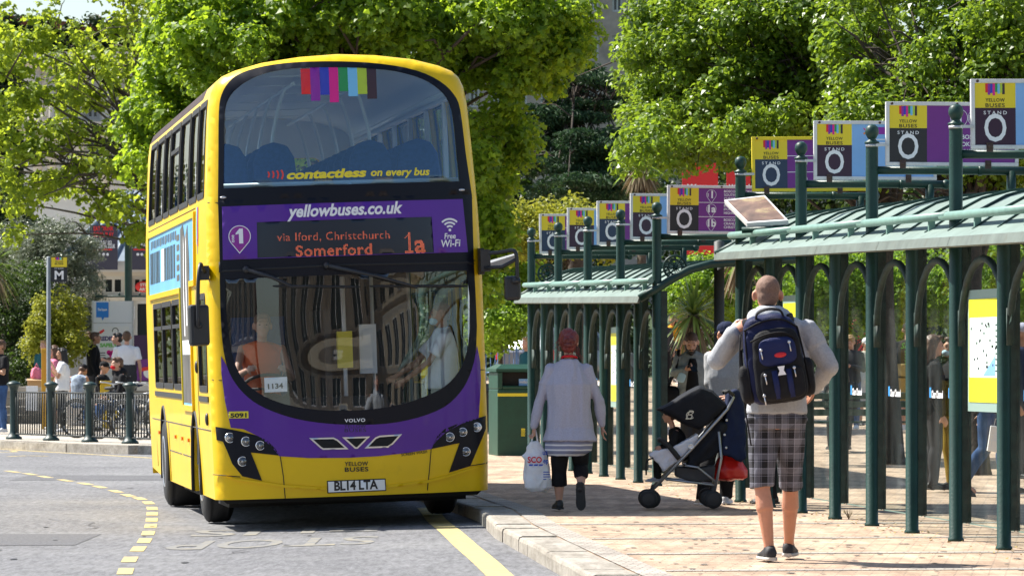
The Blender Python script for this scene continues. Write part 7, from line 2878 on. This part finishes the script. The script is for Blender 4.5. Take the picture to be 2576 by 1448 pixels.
# pale building behind the left plane tree
Yw = 122.0
X2 = lambda px: (px - CX) * Yw / FP
Z2 = lambda py: CZ - (py - HY) * Yw / FP
t = thing("pale_building", "sunlit pale rendered building with columns behind the open-crowned plane tree", "building", (0, 0, 0))
s2 = Yw / FP
wins = [(X2(a), Z2(y1), (b_ - a) * s2, (y1 - y0) * s2) for a, b_, y0, y1 in ((92, 118, 232, 300), (150, 190, 225, 300), (215, 250, 225, 300), (290, 330, 230, 300), (350, 385, 235, 300), (80, 110, 340, 420), (150, 180, 340, 420), (215, 260, 345, 420), (310, 350, 345, 420))]
facade(t, X2(60), X2(560), 0, Z2(150), Yw, M_PALE, wins, depth=6)
m = MB(M_CREAM)
for px in (100, 135, 205, 270, 335, 400):
    m.tube([(X2(px), Yw - .5, Z2(480)), (X2(px), Yw - .5, Z2(165))], .12, 10)
m.box(((X2(60) + X2(560)) / 2, Yw - .4, Z2(150)), (X2(570) - X2(50), 1.0, .3))
m.box(((X2(60) + X2(560)) / 2, Yw - .4, Z2(320)), (X2(570) - X2(50), 1.0, .2))
m.build("column", t)
# cafe with zinc pyramid roof
Yc = 108.0
X3 = lambda px, Y=Yc: (px - CX) * Y / FP
Z3 = lambda py, Y=Yc: CZ - (py - HY) * Y / FP
t = thing("cafe_pavilion", "cafe pavilion with ribbed zinc roof and charcoal banners behind the island", "building", (0, 0, 0))
s3 = Yc / FP
wins = [(X3(a), Z3(y1), (b_ - a) * s3, (y1 - y0) * s3) for a, b_, y0, y1 in ((256, 312, 694, 742), (330, 376, 694, 742), (212, 250, 770, 960), (256, 330, 755, 960), (336, 420, 755, 960))]
facade(t, X3(205), X3(560), 0, Z3(680), Yc, M_CREAM, wins, frame=M_WFR, depth=5)
m = MB(M_SLATE)
ap_ = Vector((X3(290), Yc + 3.5, Z3(470)))
e = [Vector((X3(150), Yc - 1, Z3(665))), Vector((X3(575), Yc - 1, Z3(665))), Vector((X3(575), Yc + 8, Z3(665))), Vector((X3(150), Yc + 8, Z3(665)))]
m.add(e + [ap_, Vector((X3(440), Yc + 3.5, Z3(470)))], [(0, 1, 5, 4), (1, 2, 5), (2, 3, 4, 5), (3, 0, 4), (3, 2, 1, 0)])
for i in range(13):
    a = e[0].lerp(e[1], i / 12)
    b_ = ap_.lerp(Vector((X3(440), Yc + 3.5, Z3(470))), i / 12)
    m.tube([a + Vector((0, 0, .03)), b_ + Vector((0, 0, .03))], .05, 6)
m.m(M_WFR)
m.box(((X3(150) + X3(575)) / 2, Yc - 1.05, Z3(672)), (X3(575) - X3(150) + .1, .12, .25))
m.build("roof", t)
for a, b_ in ((239, 308), (335, 402)):
    m = MB(M_BANN)
    m.box(((X3(a) + X3(b_)) / 2, Yc - 1.3, (Z3(570) + Z3(681)) / 2), ((b_ - a) * s3, .06, 111 * s3))
    bo = m.build("banner", t)
    Mt = Matrix.Translation((0, Yc - 1.34, 0)) @ Matrix.Rotation(R(90), 4, 'X')
    m = MB(M_REDP)
    cx_ = (X3(a) + X3(b_)) / 2
    m.text("EAT DRINK", cx_, Z3(584), .1, .03, M=Mt, width=50 * s3)
    m.text("BOWL PLAY", cx_, Z3(599), .1, .03, M=Mt, width=50 * s3)
    m.box((cx_, Yc - 1.34, Z3(631)), (.4, .004, .035))
    m.m(M_WHT)
    m.text("01202 555 552", cx_, Z3(617), .075, .03, M=Mt, width=40 * s3)
    m.text("BOWLCENTRAL.CO.UK", cx_, Z3(627), .085, .04, M=Mt, width=57 * s3)
    for dx in (-10, 0, 10):
        m.prism([(cx_ + dx * s3 + .035 * math.cos(q), Z3(643) + .035 * math.sin(q)) for q in (6.2832 * i / 12 for i in range(12))], .004, Mt)
    m.build("lettering", bo)
m = MB(M_REDP)
m.ell((X3(362), Yc - .1, Z3(721)), (.2, .03, .13))
so = m.build("oval_sign", t)
m = MB(M_WHT)
Mt = Matrix.Translation((0, Yc - .14, 0)) @ Matrix.Rotation(R(90), 4, 'X')
m.text("STE", X3(362), Z3(720), .07, .03, M=Mt)
m.text("ART", X3(362), Z3(731), .07, .03, M=Mt)
m.build("lettering", so)
Yq = 98.5
t = thing("cafe_barrier", "purple canvas barrier with red ribbon print beside the white t-shirt man", "barrier", at(362, 950, Yq))
m = MB(mat("barrier_dark", (.05, .02, .07), .7))
m.box((0, 0, .42), (.62, .03, 1.0))
m.m(M_SP)
m.prism([(-.2, -.05), (.3, -.05), (.3, .45), (-.1, .38)], .004, Matrix.Translation((0, -.018, 0)) @ Matrix.Rotation(R(90), 4, 'X'))
m.build("canvas", t)
m = MB(M_WHT)
m.prism([(.12 + .13 * math.cos(a), .12 + .13 * math.sin(a)) for a in (6.2832 * i / 18 for i in range(18))], .003, Matrix.Translation((0, -.024, 0)) @ Matrix.Rotation(R(90), 4, 'X'))
m.m(M_REDP)
m.prism([(-.05, .14), (.28, .20), (.28, .28), (-.05, .22)], .003, Matrix.Translation((0, -.028, 0)) @ Matrix.Rotation(R(90), 4, 'X'))
m.build("print", t)
m = MB(M_STEEL)
for x in (-.31, .31):
    m.tube([(x, 0, -.3), (x, 0, .95)], .015, 8)
m.build("frame", t)

# ================================================================ BEYOND THE SHELTERS
t = thing("hotel_building", "pale pinkish stone building glimpsed high between the trees", "building", (0, 0, 0))
Yh = 190.0
X4 = lambda px: (px - CX) * Yh / FP
Z4 = lambda py: CZ - (py - HY) * Yh / FP
s4 = Yh / FP
wins = [(X4(1180 + i * 60), Z4(y1), 26 * s4, 60 * s4) for i in range(16) for y1 in (30, 150, 270, 390, 510)]
facade(t, X4(1100), X4(2200), 2, Z4(-10), Yh, mat("pink_stone", (.40, .32, .28), .85, var=.3, vscale=1.5), wins, depth=12)
# blue fence and car
t = thing("blue_fence", "pale blue metal fence with round posts behind the green bin", "fence", (X3(1205, 100), 100, pave_z(100)))
M_BF = mat("fence_blue", (.16, .30, .62), .45)
w_ = (1345 - 1205) * 100 / FP
for k, x in enumerate((.02, .45, .82, 1.18)):
    m = MB(M_BF)
    m.lathe([(.05 if k == 1 else .025, 0), (.05 if k == 1 else .025, 1.16), (.001, 1.2)], (x, 0, 0), 12)
    m.build("post", t)
m = MB(M_BF)
for z in (.12, .6, 1.1):
    m.tube([(0, 0, z), (w_, 0, z)], .014, 6)
m.build("rail", t)
for k in range(12):
    m = MB(M_BF)
    m.tube([(w_ * (k + .5) / 12, 0, .12), (w_ * (k + .5) / 12, 0, 1.13)], .010, 6)
    m.build("bar", t)
Yk = 112.0
ck = thing("parked_car", "dark silver hatchback parked beyond the blue fence, tail towards the camera", "car", (X3(1318, Yk), Yk, pave_z(Yk) - .02), R(-35))
M_CAR = mat("car_silver", (.23, .24, .27), .3, metal=.6, coat=.5)
sec = [(-.88, .25), (-.90, .6), (-.86, .92), (-.70, 1.42), (-.55, 1.52), (.55, 1.52), (.70, 1.42), (.86, .92), (.90, .6), (.88, .25)]
m = MB(M_CAR)
m.rings([[Vector((x * sx, y, .25 + (z - .25) * sz)) for x, z in sec] for y, sx, sz in ((-.06, .92, .52), (0, .97, .60), (.12, 1.0, .72), (.45, 1.0, 1.0), (2.2, 1.0, 1.0), (3.0, 1.0, .62), (4.0, .95, .52), (4.15, .88, .4))])
m.build("body", ck)
m = MB(M_WIN)
m.add([(-.62, .14, 1.0), (.62, .14, 1.0), (.52, .42, 1.42), (-.52, .42, 1.42)], [(0, 1, 2, 3)])
for s in (-1, 1):
    m.add([(s * .872, .6, .98), (s * .872, 2.3, .98), (s * .74, 2.1, 1.38), (s * .74, .75, 1.38)], [(0, 1, 2, 3)])
m.build("window", ck)
for s in (-1, 1):
    m = MB(M_REDP)
    m.box((s * .76, .05, .85), (.2, .12, .24))
    m.build("tail_lamp", ck, .02)
    for y in (.85, 3.3):
        m = MB(M_TYRE)
        m.T = Matrix.Translation((s * .80, y, .31)) @ Matrix.Rotation(R(90), 4, 'Y')
        m.lathe([(.18, -.1), (.3, -.1), (.315, -.05), (.315, .05), (.3, .1), (.18, .1)], n=20)
        m.build("wheel", ck)
# grey canopy behind the mirror
Yg = 66.0
t = thing("grey_canopy", "small grey canopied stop shelter beyond the bus mirror", "bus shelter", (X3(1255, Yg), Yg, pave_z(Yg)))
zc = Z3(672, Yg) - pave_z(Yg)
m = MB(mat("canopy_grey", (.25, .26, .27), .5, var=.2))
s5 = Yg / FP
m.add([(-45 * s5, 0, zc - .08), (42 * s5, 0, zc + .1), (42 * s5, 1.6, zc + .16), (-45 * s5, 1.6, zc), (-45 * s5, 0, zc + .02), (42 * s5, 0, zc + .18), (42 * s5, 1.6, zc + .24), (-45 * s5, 1.6, zc + .1)], [(3, 2, 1, 0), (4, 5, 6, 7), (0, 1, 5, 4), (1, 2, 6, 5), (2, 3, 7, 6), (3, 0, 4, 7)])
m.build("roof", t)
m = MB(M_GP)
m.tube([(-.42, 1.4, 0), (-.42, 1.4, zc)], .04, 8)
m.build("post", t)
# grey column between the shelters
Yo = 51.0
t = thing("grey_column", "tall dark grey column with thin crossbar between the two shelters", "column", (X3(1809, Yo), Yo, PZ))
m = MB(mat("column_grey", (.055, .065, .065), .6, var=.2, vscale=5))
m.lathe([(.09, 0), (.09, .05), (.058, .07), (.058, 2.70), (.001, 2.72)], n=16)
m.build("shaft", t)
m = MB(M_GP)
m.tube([(-.36, 0, Z3(668, Yo) - PZ), (.3, 0, Z3(668, Yo) - PZ)], .016, 8)
m.build("crossbar", t)
# red banners
Yr = 88.0
s6 = Yr / FP
for label, a, b_, y0, y1, words in (("large red hoarding with white words behind the far stand signs", 1716, 1806, 410, 640, (("We", 1728, 478), ("be", 1728, 497))), ("small red sign with white words just left of the yellow-framed stand sign", 1828, 1888, 405, 485, (("We Del", 1833, 485 - 10),))):
    t = thing("red_sign", label, "sign", (X3((a + b_) / 2, Yr), Yr, pave_z(Yr)), 0, "red signs behind the shelter")
    m = MB(mat("sign_red", (.68, .025, .03), .55))
    zz0, zz1 = Z3(y1, Yr) - pave_z(Yr), Z3(y0, Yr) - pave_z(Yr)
    m.box((0, 0, (zz0 + zz1) / 2), ((b_ - a) * s6, .06, zz1 - zz0))
    bo = m.build("board", t)
    m = MB(M_WHT)
    Mt = Matrix.Translation((0, -.035, 0)) @ Matrix.Rotation(R(90), 4, 'X')
    for w_, px, py in words:
        v, _ = text2d(w_, .03)
        sz = .11 if len(w_) < 3 else .085
        m.text(w_, (px - (a + b_) / 2) * s6 + (v[:, 0].max() - v[:, 0].min()) / 2 * sz, Z3(py, Yr) - pave_z(Yr), sz, .04, M=Mt)
    m.build("lettering", bo)
    m = MB(M_GP)
    m.tube([(0, .08, 0), (0, .08, zz1 - .1)], .05, 8)
    m.build("post", t)
# bench behind the glass with someone on it
Yn = 66.0
t = thing("park_bench", "green slatted park bench behind the shelter glass", "bench", (X3(2150, Yn), Yn, pave_z(Yn)), R(8))
for y, z, w_ in ((0, .44, .1), (.13, .44, .1), (.26, .44, .1)):
    m = MB(M_GRN)
    m.box((0, y, z), (1.5, .1, .03))
    m.build("seat", t)
m = MB(M_GRN)
for z in (.58, .70, .82):
    m.box((0, -.06, z), (1.5, .03, .09), rot=(R(10), 0, 0))
m.build("backrest", t)
for x in (-.65, .65):
    m = MB(M_BAR)
    m.box((x, 0, .22), (.05, .05, .44))
    m.box((x, .28, .22), (.05, .05, .44))
    m.box((x, .14, .63), (.05, .4, .04))
    m.build("leg", t)
person("person in dark striped top sitting on the green bench", (X3(2118, Yn), Yn + .12, pave_z(Yn)), R(180), 1.7, lng(C_CHAR), trs(C_BLACK), SHOE_B, ("long", H_BRN), SK_L, SIT, group="people around the square", vox=.014)
# ================================================================ TREES AND PLANTS
LEAF = {
    "lobed": np.array([(0, -.42), (.46, -.22), (.24, .06), (.38, .36), (0, .58), (-.38, .36), (-.24, .06), (-.46, -.22)]),
    "oval": np.array([(0, -.5), (.27, -.18), (.27, .18), (0, .5), (-.27, .18), (-.27, -.18)]),
    "narrow": np.array([(0, -.5), (.10, 0), (0, .5), (-.10, 0)]),
    "needle": np.array([(0, -.5), (.16, -.1), (.05, .5), (-.16, -.1)]),
}


def leaf_cloud(name, m, parent, clumps, n, size, shape="oval", up=.55, squash=.8, droop=0.0, seed=0):
    rng = np.random.default_rng(seed + 100)
    C = np.array(clumps)
    w = C[:, 3] ** 2
    idx = rng.choice(len(C), n, p=w / w.sum())
    d = rng.normal(size=(n, 3))
    d /= np.linalg.norm(d, axis=1)[:, None]
    rad = rng.random(n) ** .45
    pos = C[idx, :3] + d * (C[idx, 3] * rad)[:, None] * np.array([1, 1, squash])
    nrm = d * .55 + np.array([0, 0, up]) + rng.normal(size=(n, 3)) * .42
    nrm /= np.linalg.norm(nrm, axis=1)[:, None]
    t = d * np.array([1, 1, .4]) + rng.normal(size=(n, 3)) * .7 + np.array([0, 0, -droop])
    t -= nrm * (t * nrm).sum(1)[:, None]
    t /= np.linalg.norm(t, axis=1)[:, None] + 1e-9
    b = np.cross(nrm, t)
    S = LEAF[shape]
    k = len(S)
    s = size * rng.uniform(.6, 1.25, n)
    V = pos[:, None, :] + (b[:, None, :] * S[None, :, 0, None] + t[:, None, :] * S[None, :, 1, None]) * s[:, None, None]
    fold = np.abs(S[:, 0]) * .45 - (S[:, 1] ** 2) * .35
    V += nrm[:, None, :] * (fold[None, :] * s[:, None])[:, :, None]
    F_ = np.arange(n * k).reshape(n, k)
    me = np_mesh(name, V.reshape(-1, 3), F_, m)
    return link(name, me, parent)


def clumps_in(ells, n, r, seed=0, front=.6, shell=.55):
    """ells: (px, py, rx, ry, Y, depth) read off the photo; returns clump spheres filling them."""
    rng = np.random.default_rng(seed)
    E = []
    for px, py, rx, ry, Y, dep in ells:
        c = at(px, py, Y)
        E.append((c.x, c.y, c.z, rx * Y / FP, dep / 2, ry * Y / FP))
    vol = np.array([e[3] * e[5] for e in E])
    out = []
    for i in rng.choice(len(E), n, p=vol / vol.sum()):
        cx, cy, cz, a, b, c = E[i]
        d = rng.normal(size=3)
        d /= np.linalg.norm(d)
        if d[1] > 0 and rng.random() < front:
            d[1] *= -1
        q = shell + (1 - shell) * rng.random() ** .6 if rng.random() < .8 else rng.random()
        out.append((cx + d[0] * a * q, cy + d[1] * b * q, cz + d[2] * c * q, r * rng.uniform(.6, 1.35)))
    return out


def woody(name, m, parent, base, hub, clumps, r0, n, seed=0, tw=True, sag=.1):
    rng = random.Random(seed)
    mb = MB(m)
    base, hub = Vector(base), Vector(hub)
    mid = base.lerp(hub, .5) + Vector((rng.uniform(-.15, .15), rng.uniform(-.15, .15), 0))
    mb.tube(smoothpath([base, mid, hub], 5), [r0 * (1.25 if i == 0 else 1.0) * (1 - .45 * i / 10) for i in range(11)], 10)
    tr = mb.build("trunk", parent)
    sel = rng.sample(range(len(clumps)), min(n, len(clumps)))
    mb = MB(m)
    for i in sel:
        c = Vector(clumps[i][:3])
        st = base.lerp(hub, rng.uniform(.6, 1.0))
        L = (c - st).length
        m1 = st.lerp(c, .4) + Vector((rng.uniform(-.1, .1) * L, rng.uniform(-.1, .1) * L, sag * L))
        r = r0 * rng.uniform(.16, .34)
        path = smoothpath([st, m1, c], 5)
        mb.tube(path, [r * (1 - .85 * k / 10) for k in range(11)], 6)
        if tw:
            for _ in range(4):
                p = path[rng.randint(4, 9)]
                d = Vector((rng.gauss(0, 1), rng.gauss(0, 1), rng.gauss(.2, .7))).normalized() * L * rng.uniform(.12, .3)
                mb.tube([p, p + d * .5 + Vector((0, 0, .03 * L)), p + d], [r * .4, r * .28, r * .08], 5)
    mb.build("branch", tr)


BARK = mat("bark", (0.055, 0.042, 0.032), 0.9, var=0.4, vscale=8, bump=0.7, bscale=18)
BARKG = mat("bark_grey", (0.10, 0.085, 0.07), 0.9, var=0.4, vscale=8, bump=0.7, bscale=18)
L_PL = leaf_mat("plane_leaf", (.09, .16, .015), (.21, .29, .035), (.58, .70, .05), .52)
L_PD = leaf_mat("plane_leaf_deep", (.06, .13, .011), (.16, .26, .024), (.52, .72, .04), .52)
L_EV = leaf_mat("round_leaf", (.045, .09, .010), (.155, .25, .028), (.42, .60, .04), .4, .38)
L_CE = leaf_mat("cedar_needles", (.018, .05, .022), (.04, .09, .035), (.05, .12, .03), .2, .6)
L_SH = leaf_mat("shrub_leaf", (.07, .15, .015), (.18, .30, .035), (.45, .68, .05), .48)
L_YE = leaf_mat("yellow_green_leaf", (.14, .17, .012), (.30, .33, .03), (.55, .55, .06), .42)
L_OL = leaf_mat("silver_leaf", (.12, .15, .10), (.24, .27, .20), (.22, .26, .14), .25, .4)
L_DK = leaf_mat("dark_leaf", (.016, .035, .008), (.05, .085, .018), (.10, .18, .02), .3)
L_IV = leaf_mat("ivy_leaf", (.012, .028, .010), (.035, .06, .02), (.05, .09, .02), .2)
L_YU = leaf_mat("strap_leaf", (.05, .10, .02), (.22, .30, .07), (.30, .42, .08), .35, .35)
L_DE = leaf_mat("dead_leaf", (.16, .12, .075), (.32, .25, .16), (.25, .17, .08), .25, .8)


def tree(name, label, cat, base, hub, ells, nclump, cr, nleaf, lsize, lmat, shape, r0, nlimb, seed, bark=BARK, group=None, droop=0.0, up=.55, squash=.8, crown="crown", **k):
    t = thing(name, label, cat, base, 0, group)
    o = Vector(base)
    cl = clumps_in(ells, nclump, cr, seed, **k)
    cl = [(a - o.x, b - o.y, max(c - o.z, .1), r) for a, b, c, r in cl]
    leaf_cloud(crown, lmat, t, cl, nleaf, lsize, shape, up, squash, droop, seed)
    if nlimb:
        woody("trunk", bark, t, (0, 0, -.2), Vector(hub) - o, cl, r0, nlimb, seed)
    return t


TG = "broad-leaved trees around the square"
# left-hand plane tree, open crown with the light coming through
tree("plane_tree", "open-crowned plane tree with bare limbs showing in front of the ivy building", "tree", (X3(455, 97), 97.0, island_z(97)), at(470, 430, 97),
     [(250, 250, 330, 330, 97, 6.5), (60, 420, 170, 230, 96, 4), (420, 500, 140, 160, 95, 4), (330, 90, 260, 190, 98, 5)], 200, .38, 10500, .145, L_PL, "lobed", .22, 70, 1, BARKG, TG)
# large plane tree behind the bus
tree("plane_tree", "dense bright green plane tree rising behind the bus roof", "tree", (X3(1000, 80), 80.0, pave_z(80)), at(960, 250, 80),
     [(640, 150, 300, 260, 80, 5.5), (980, 20, 420, 220, 80, 6), (1290, 80, 190, 170, 79, 5), (1195, 400, 130, 190, 79, 4), (1200, 620, 90, 130, 79, 2.5), (470, 330, 150, 200, 81, 4)], 520, .38, 66000, .13, L_PD, "lobed", .3, 60, 2, BARK, TG)
# right-hand evergreen-looking trees with small round leaves, two trunks
tree("small_leaved_tree", "dense small-leaved tree hanging over the gap between the two shelters", "tree", (5.06, 60.8, PZ), at(2228, 380, 61.5),
     [(1800, 160, 240, 270, 63, 5), (1650, 360, 90, 90, 62, 3.5), (2010, 160, 260, 300, 62.5, 5), (1885, 320, 190, 80, 61, 3), (1690, 120, 120, 190, 64, 4)], 300, .36, 56000, .104, L_EV, "oval", .2, 60, 3, BARK, TG)
tree("small_leaved_tree", "dense small-leaved tree above the taller shelter's largest signs", "tree", (5.58, 55.0, PZ), at(2452, 380, 57),
     [(2330, 130, 300, 310, 59, 5), (2600, 140, 260, 330, 58, 5), (2230, 330, 170, 110, 58, 3), (2500, 330, 200, 150, 57, 3)], 250, .35, 48000, .10, L_EV, "oval", .2, 50, 4, BARK, TG)
# cedar
t = tree("cedar_tree", "dark layered cedar in the gap behind the bus mirror", "tree", (X3(1450, 112), 112.0, pave_z(112)), at(1440, 150, 112),
         [(1420, 300, 130, 40, 112, 4), (1500, 360, 130, 40, 111, 4), (1400, 420, 130, 40, 111, 4), (1480, 470, 140, 40, 110, 4), (1540, 250, 110, 36, 112, 4), (1350, 350, 100, 36, 112, 4), (1420, 200, 110, 36, 112, 4)], 150, .5, 26000, .17, L_CE, "needle", .25, 40, 5, BARK, None, .3, .5, .28)
BG = "shrubs behind the shelters"
tree("shrub", "yellow-green bush above the far shelter roof between the signs", "shrub", (X3(1400, 92), 92.0, pave_z(92)), at(1400, 650, 92), [(1400, 570, 110, 70, 92, 3), (1290, 590, 70, 70, 92, 2.5), (1500, 590, 90, 60, 92, 2.5)], 130, .3, 9000, .10, L_YE, "oval", .06, 16, 6, BARK, BG, crown="foliage")
tree("shrub", "tall mid-green bush filling the gap between the bus and the far shelter", "shrub", (X3(1265, 100), 100.0, pave_z(100)), at(1265, 800, 100), [(1265, 700, 90, 90, 100, 3), (1250, 790, 80, 80, 99, 3), (1310, 640, 70, 60, 100, 3)], 110, .36, 11000, .11, L_SH, "oval", .07, 12, 7, BARK, BG, crown="foliage")
tree("shrub", "bright green broad-leaved bush behind the strap-leaved palm", "shrub", (X3(1760, 84), 84.0, pave_z(84)), at(1760, 800, 84), [(1750, 720, 80, 65, 84, 2.5), (1830, 750, 60, 70, 84, 2)], 100, .26, 8000, .10, L_SH, "oval", .06, 14, 8, BARK, BG, crown="foliage")
tree("shrub", "long green bush far behind the taller shelter's glass", "shrub", (X3(2150, 100), 100.0, pave_z(100)), at(2150, 820, 100), [(2000, 740, 110, 110, 100, 3), (2150, 720, 130, 110, 100, 3), (2320, 740, 120, 110, 99, 3), (2480, 730, 130, 120, 98, 3)], 200, .4, 19000, .13, L_SH, "oval", .08, 24, 9, BARK, BG, crown="foliage")
tree("shrub", "low dark hedge below the tall grey column", "hedge", (X3(1800, 96), 96.0, pave_z(96)), at(1800, 880, 96), [(1880, 850, 110, 60, 96, 2)], 90, .3, 9000, .09, L_DK, "oval", .05, 10, 10, BARK, BG, crown="foliage")
# the wood that closes the view
cl = []
rng_ = np.random.default_rng(21)
for _ in range(520):
    px = rng_.uniform(560, 2750)
    Y = rng_.uniform(126, 140)
    py = rng_.uniform(330, 930) if px > 1150 else rng_.uniform(60, 930)
    if 1330 < px < 1560 and py < 480:
        continue
    c = at(px, py, Y)
    cl.append((c.x, c.y, c.z, .95 * rng_.uniform(.7, 1.3)))
for _ in range(190):
    px = rng_.uniform(-1700, -200) if rng_.random() < .6 else rng_.uniform(2750, 3600)
    c = at(px, rng_.uniform(330, 930), rng_.uniform(128, 142))
    cl.append((c.x, c.y, c.z, 1.2 * rng_.uniform(.7, 1.3)))
o = leaf_cloud("woodland", L_DK, None, cl, 100000, .24, "oval", .5, .8, 0, 22)
tag(o, "dark wooded slope closing the view behind the square", "woodland", kind="stuff")
# left shrubs
LG = "shrubs behind the traffic island"
tree("olive_shrub", "silver-leaved shrub with fine narrow leaves behind the M stop", "shrub", (X3(175, 101), 101.0, island_z(101)), at(175, 780, 101), [(160, 660, 90, 110, 101, 3), (210, 770, 60, 100, 100.5, 2.5), (100, 640, 60, 70, 101, 2), (40, 620, 70, 60, 102, 2)], 190, .27, 24000, .13, L_OL, "narrow", .06, 34, 11, BARKG, LG, crown="foliage")
tree("shrub", "yellow-green bush with visible stems behind the yellow cabinet", "shrub", (X3(150, 95.5), 95.5, island_z(95.5)), at(150, 900, 95.5), [(150, 800, 70, 80, 95.5, 2), (180, 860, 50, 60, 95, 1.6), (100, 860, 60, 70, 95, 1.6)], 110, .22, 7500, .085, L_YE, "oval", .04, 34, 12, BARKG, LG, crown="foliage")
tree("shrub", "dark twiggy shrub rising behind the low stone garden wall", "shrub", (X3(40, 98), 98.0, island_z(98)), at(50, 860, 98), [(40, 820, 110, 150, 98, 2.5), (0, 930, 90, 60, 96, 1.6), (110, 930, 60, 60, 96.5, 1.4), (70, 720, 70, 60, 99, 2)], 190, .28, 15000, .09, L_DK, "oval", .05, 44, 13, BARKG, LG, crown="foliage")
tree("shrub", "dark evergreen bush low in front of the ivy building", "shrub", (X3(20, 112), 112.0, island_z(112)), at(20, 620, 112), [(-20, 560, 120, 90, 112, 3), (60, 620, 70, 60, 112, 2.5)], 90, .45, 9000, .14, L_DK, "oval", .07, 10, 14, BARK, LG, crown="foliage")
# ivy on the building
cl = []
for _ in range(420):
    px, py = rng_.uniform(-150, 370), rng_.uniform(52, 420)
    if any(a < px < b_ and c < py < d for a, b_, c, d in ((35, 75, 110, 215), (120, 165, 120, 205), (230, 265, 130, 210))):
        continue
    c = at(px, py, 134.75)
    cl.append((c.x, c.y, c.z, .33))
leaf_cloud("ivy", L_IV, IVY_WALL, cl, 16000, .2, "oval", .2, 1.0, 0, 23)


def strap_plant(name, label, c, base, n, L, w, seed, dead=0, m=L_YU, droop=.5):
    rng = random.Random(seed)
    t = thing(name, label, "palm", base)
    o = Vector(base)
    c = Vector(c) - o
    mb = MB(BARKG)
    mb.tube([(0, 0, -.1), tuple(c * .5 + Vector((.04, 0, 0))), tuple(c)], [.13, .11, .10], 10)
    mb.build("trunk", t)

    def fan(nn, mm, nm, lo, hi, dr, LL):
        vs, fs = [], []
        for _ in range(nn):
            az, el = rng.uniform(0, 6.28), R(rng.uniform(lo, hi))
            d = Vector((math.cos(az) * math.cos(el), math.sin(az) * math.cos(el), math.sin(el)))
            sd = d.cross(Vector((0, 0, 1))).normalized()
            l = LL * rng.uniform(.7, 1.1)
            bnd = dr * rng.uniform(.4, 1.2)
            prev = None
            for i in range(6):
                q = i / 5
                p = c + d * l * q - Vector((0, 0, 1)) * bnd * l * q * q
                ww = w * (.6 + .4 * math.sin(3.14 * min(1, q * 1.1))) * (1 - q ** 4)
                vs += [p - sd * ww + Vector((0, 0, ww * .4)), p + sd * ww + Vector((0, 0, ww * .4))]
                k = len(vs)
                if i:
                    fs.append((k - 4, k - 3, k - 1, k - 2))
        mb = MB(mm)
        mb.add(vs, fs, True)
        mb.build(nm, t)
    fan(n, m, "crown", -25, 85, droop, L)
    if dead:
        fan(dead, L_DE, "dead_fronds", -85, -35, .3, L * .9)
    return t


strap_plant("cordyline_palm", "spiky strap-leaved palm with hanging dead leaves between the shelters", at(1745, 792, 76), (X3(1747, 76), 76, pave_z(76)), 150, .92, .022, 3, 70)
strap_plant("cordyline_palm", "spiky strap-leaved palm in front of the dark twiggy shrub", at(-22, 668, 94), (X3(-22, 94), 94, island_z(94)), 150, .95, .022, 4, 60)
strap_plant("fan_palm", "palm with yellowing fronds behind the tall grey column", at(1862, 640, 82), (X3(1866, 82), 82, pave_z(82)), 70, .8, .03, 5, 80)
strap_plant("fan_palm", "palm skirted in dry grey fronds hanging above the far stand signs", at(1612, 415, 92), (X3(1612, 92), 92, pave_z(92)), 30, .7, .03, 6, 190, L_SH)
# tufts at the foot of the posts
wd = thing("weed", "dry weed tuft at the foot of a shelter post beside the backpack man", "plant", (X3(2135, 39.6), 39.6, PZ))
mb = MB(L_DE)
rr = random.Random(9)
for _ in range(26):
    a, l = rr.uniform(0, 6.28), rr.uniform(.05, .13)
    d = Vector((math.cos(a) * .6, math.sin(a) * .6, 1)).normalized() * l
    s = Vector((-math.sin(a), math.cos(a), 0)) * .004
    mb.add([s, -s, d * .6 - s + Vector((0, 0, .0)), d], [(0, 1, 2, 3)])
mb.build("blades", wd)
# ---------------------------------------------------------------- tidy up
for o in list(TMP.collection.objects):
    TMP.collection.objects.unlink(o)
bpy.data.scenes.remove(TMP)
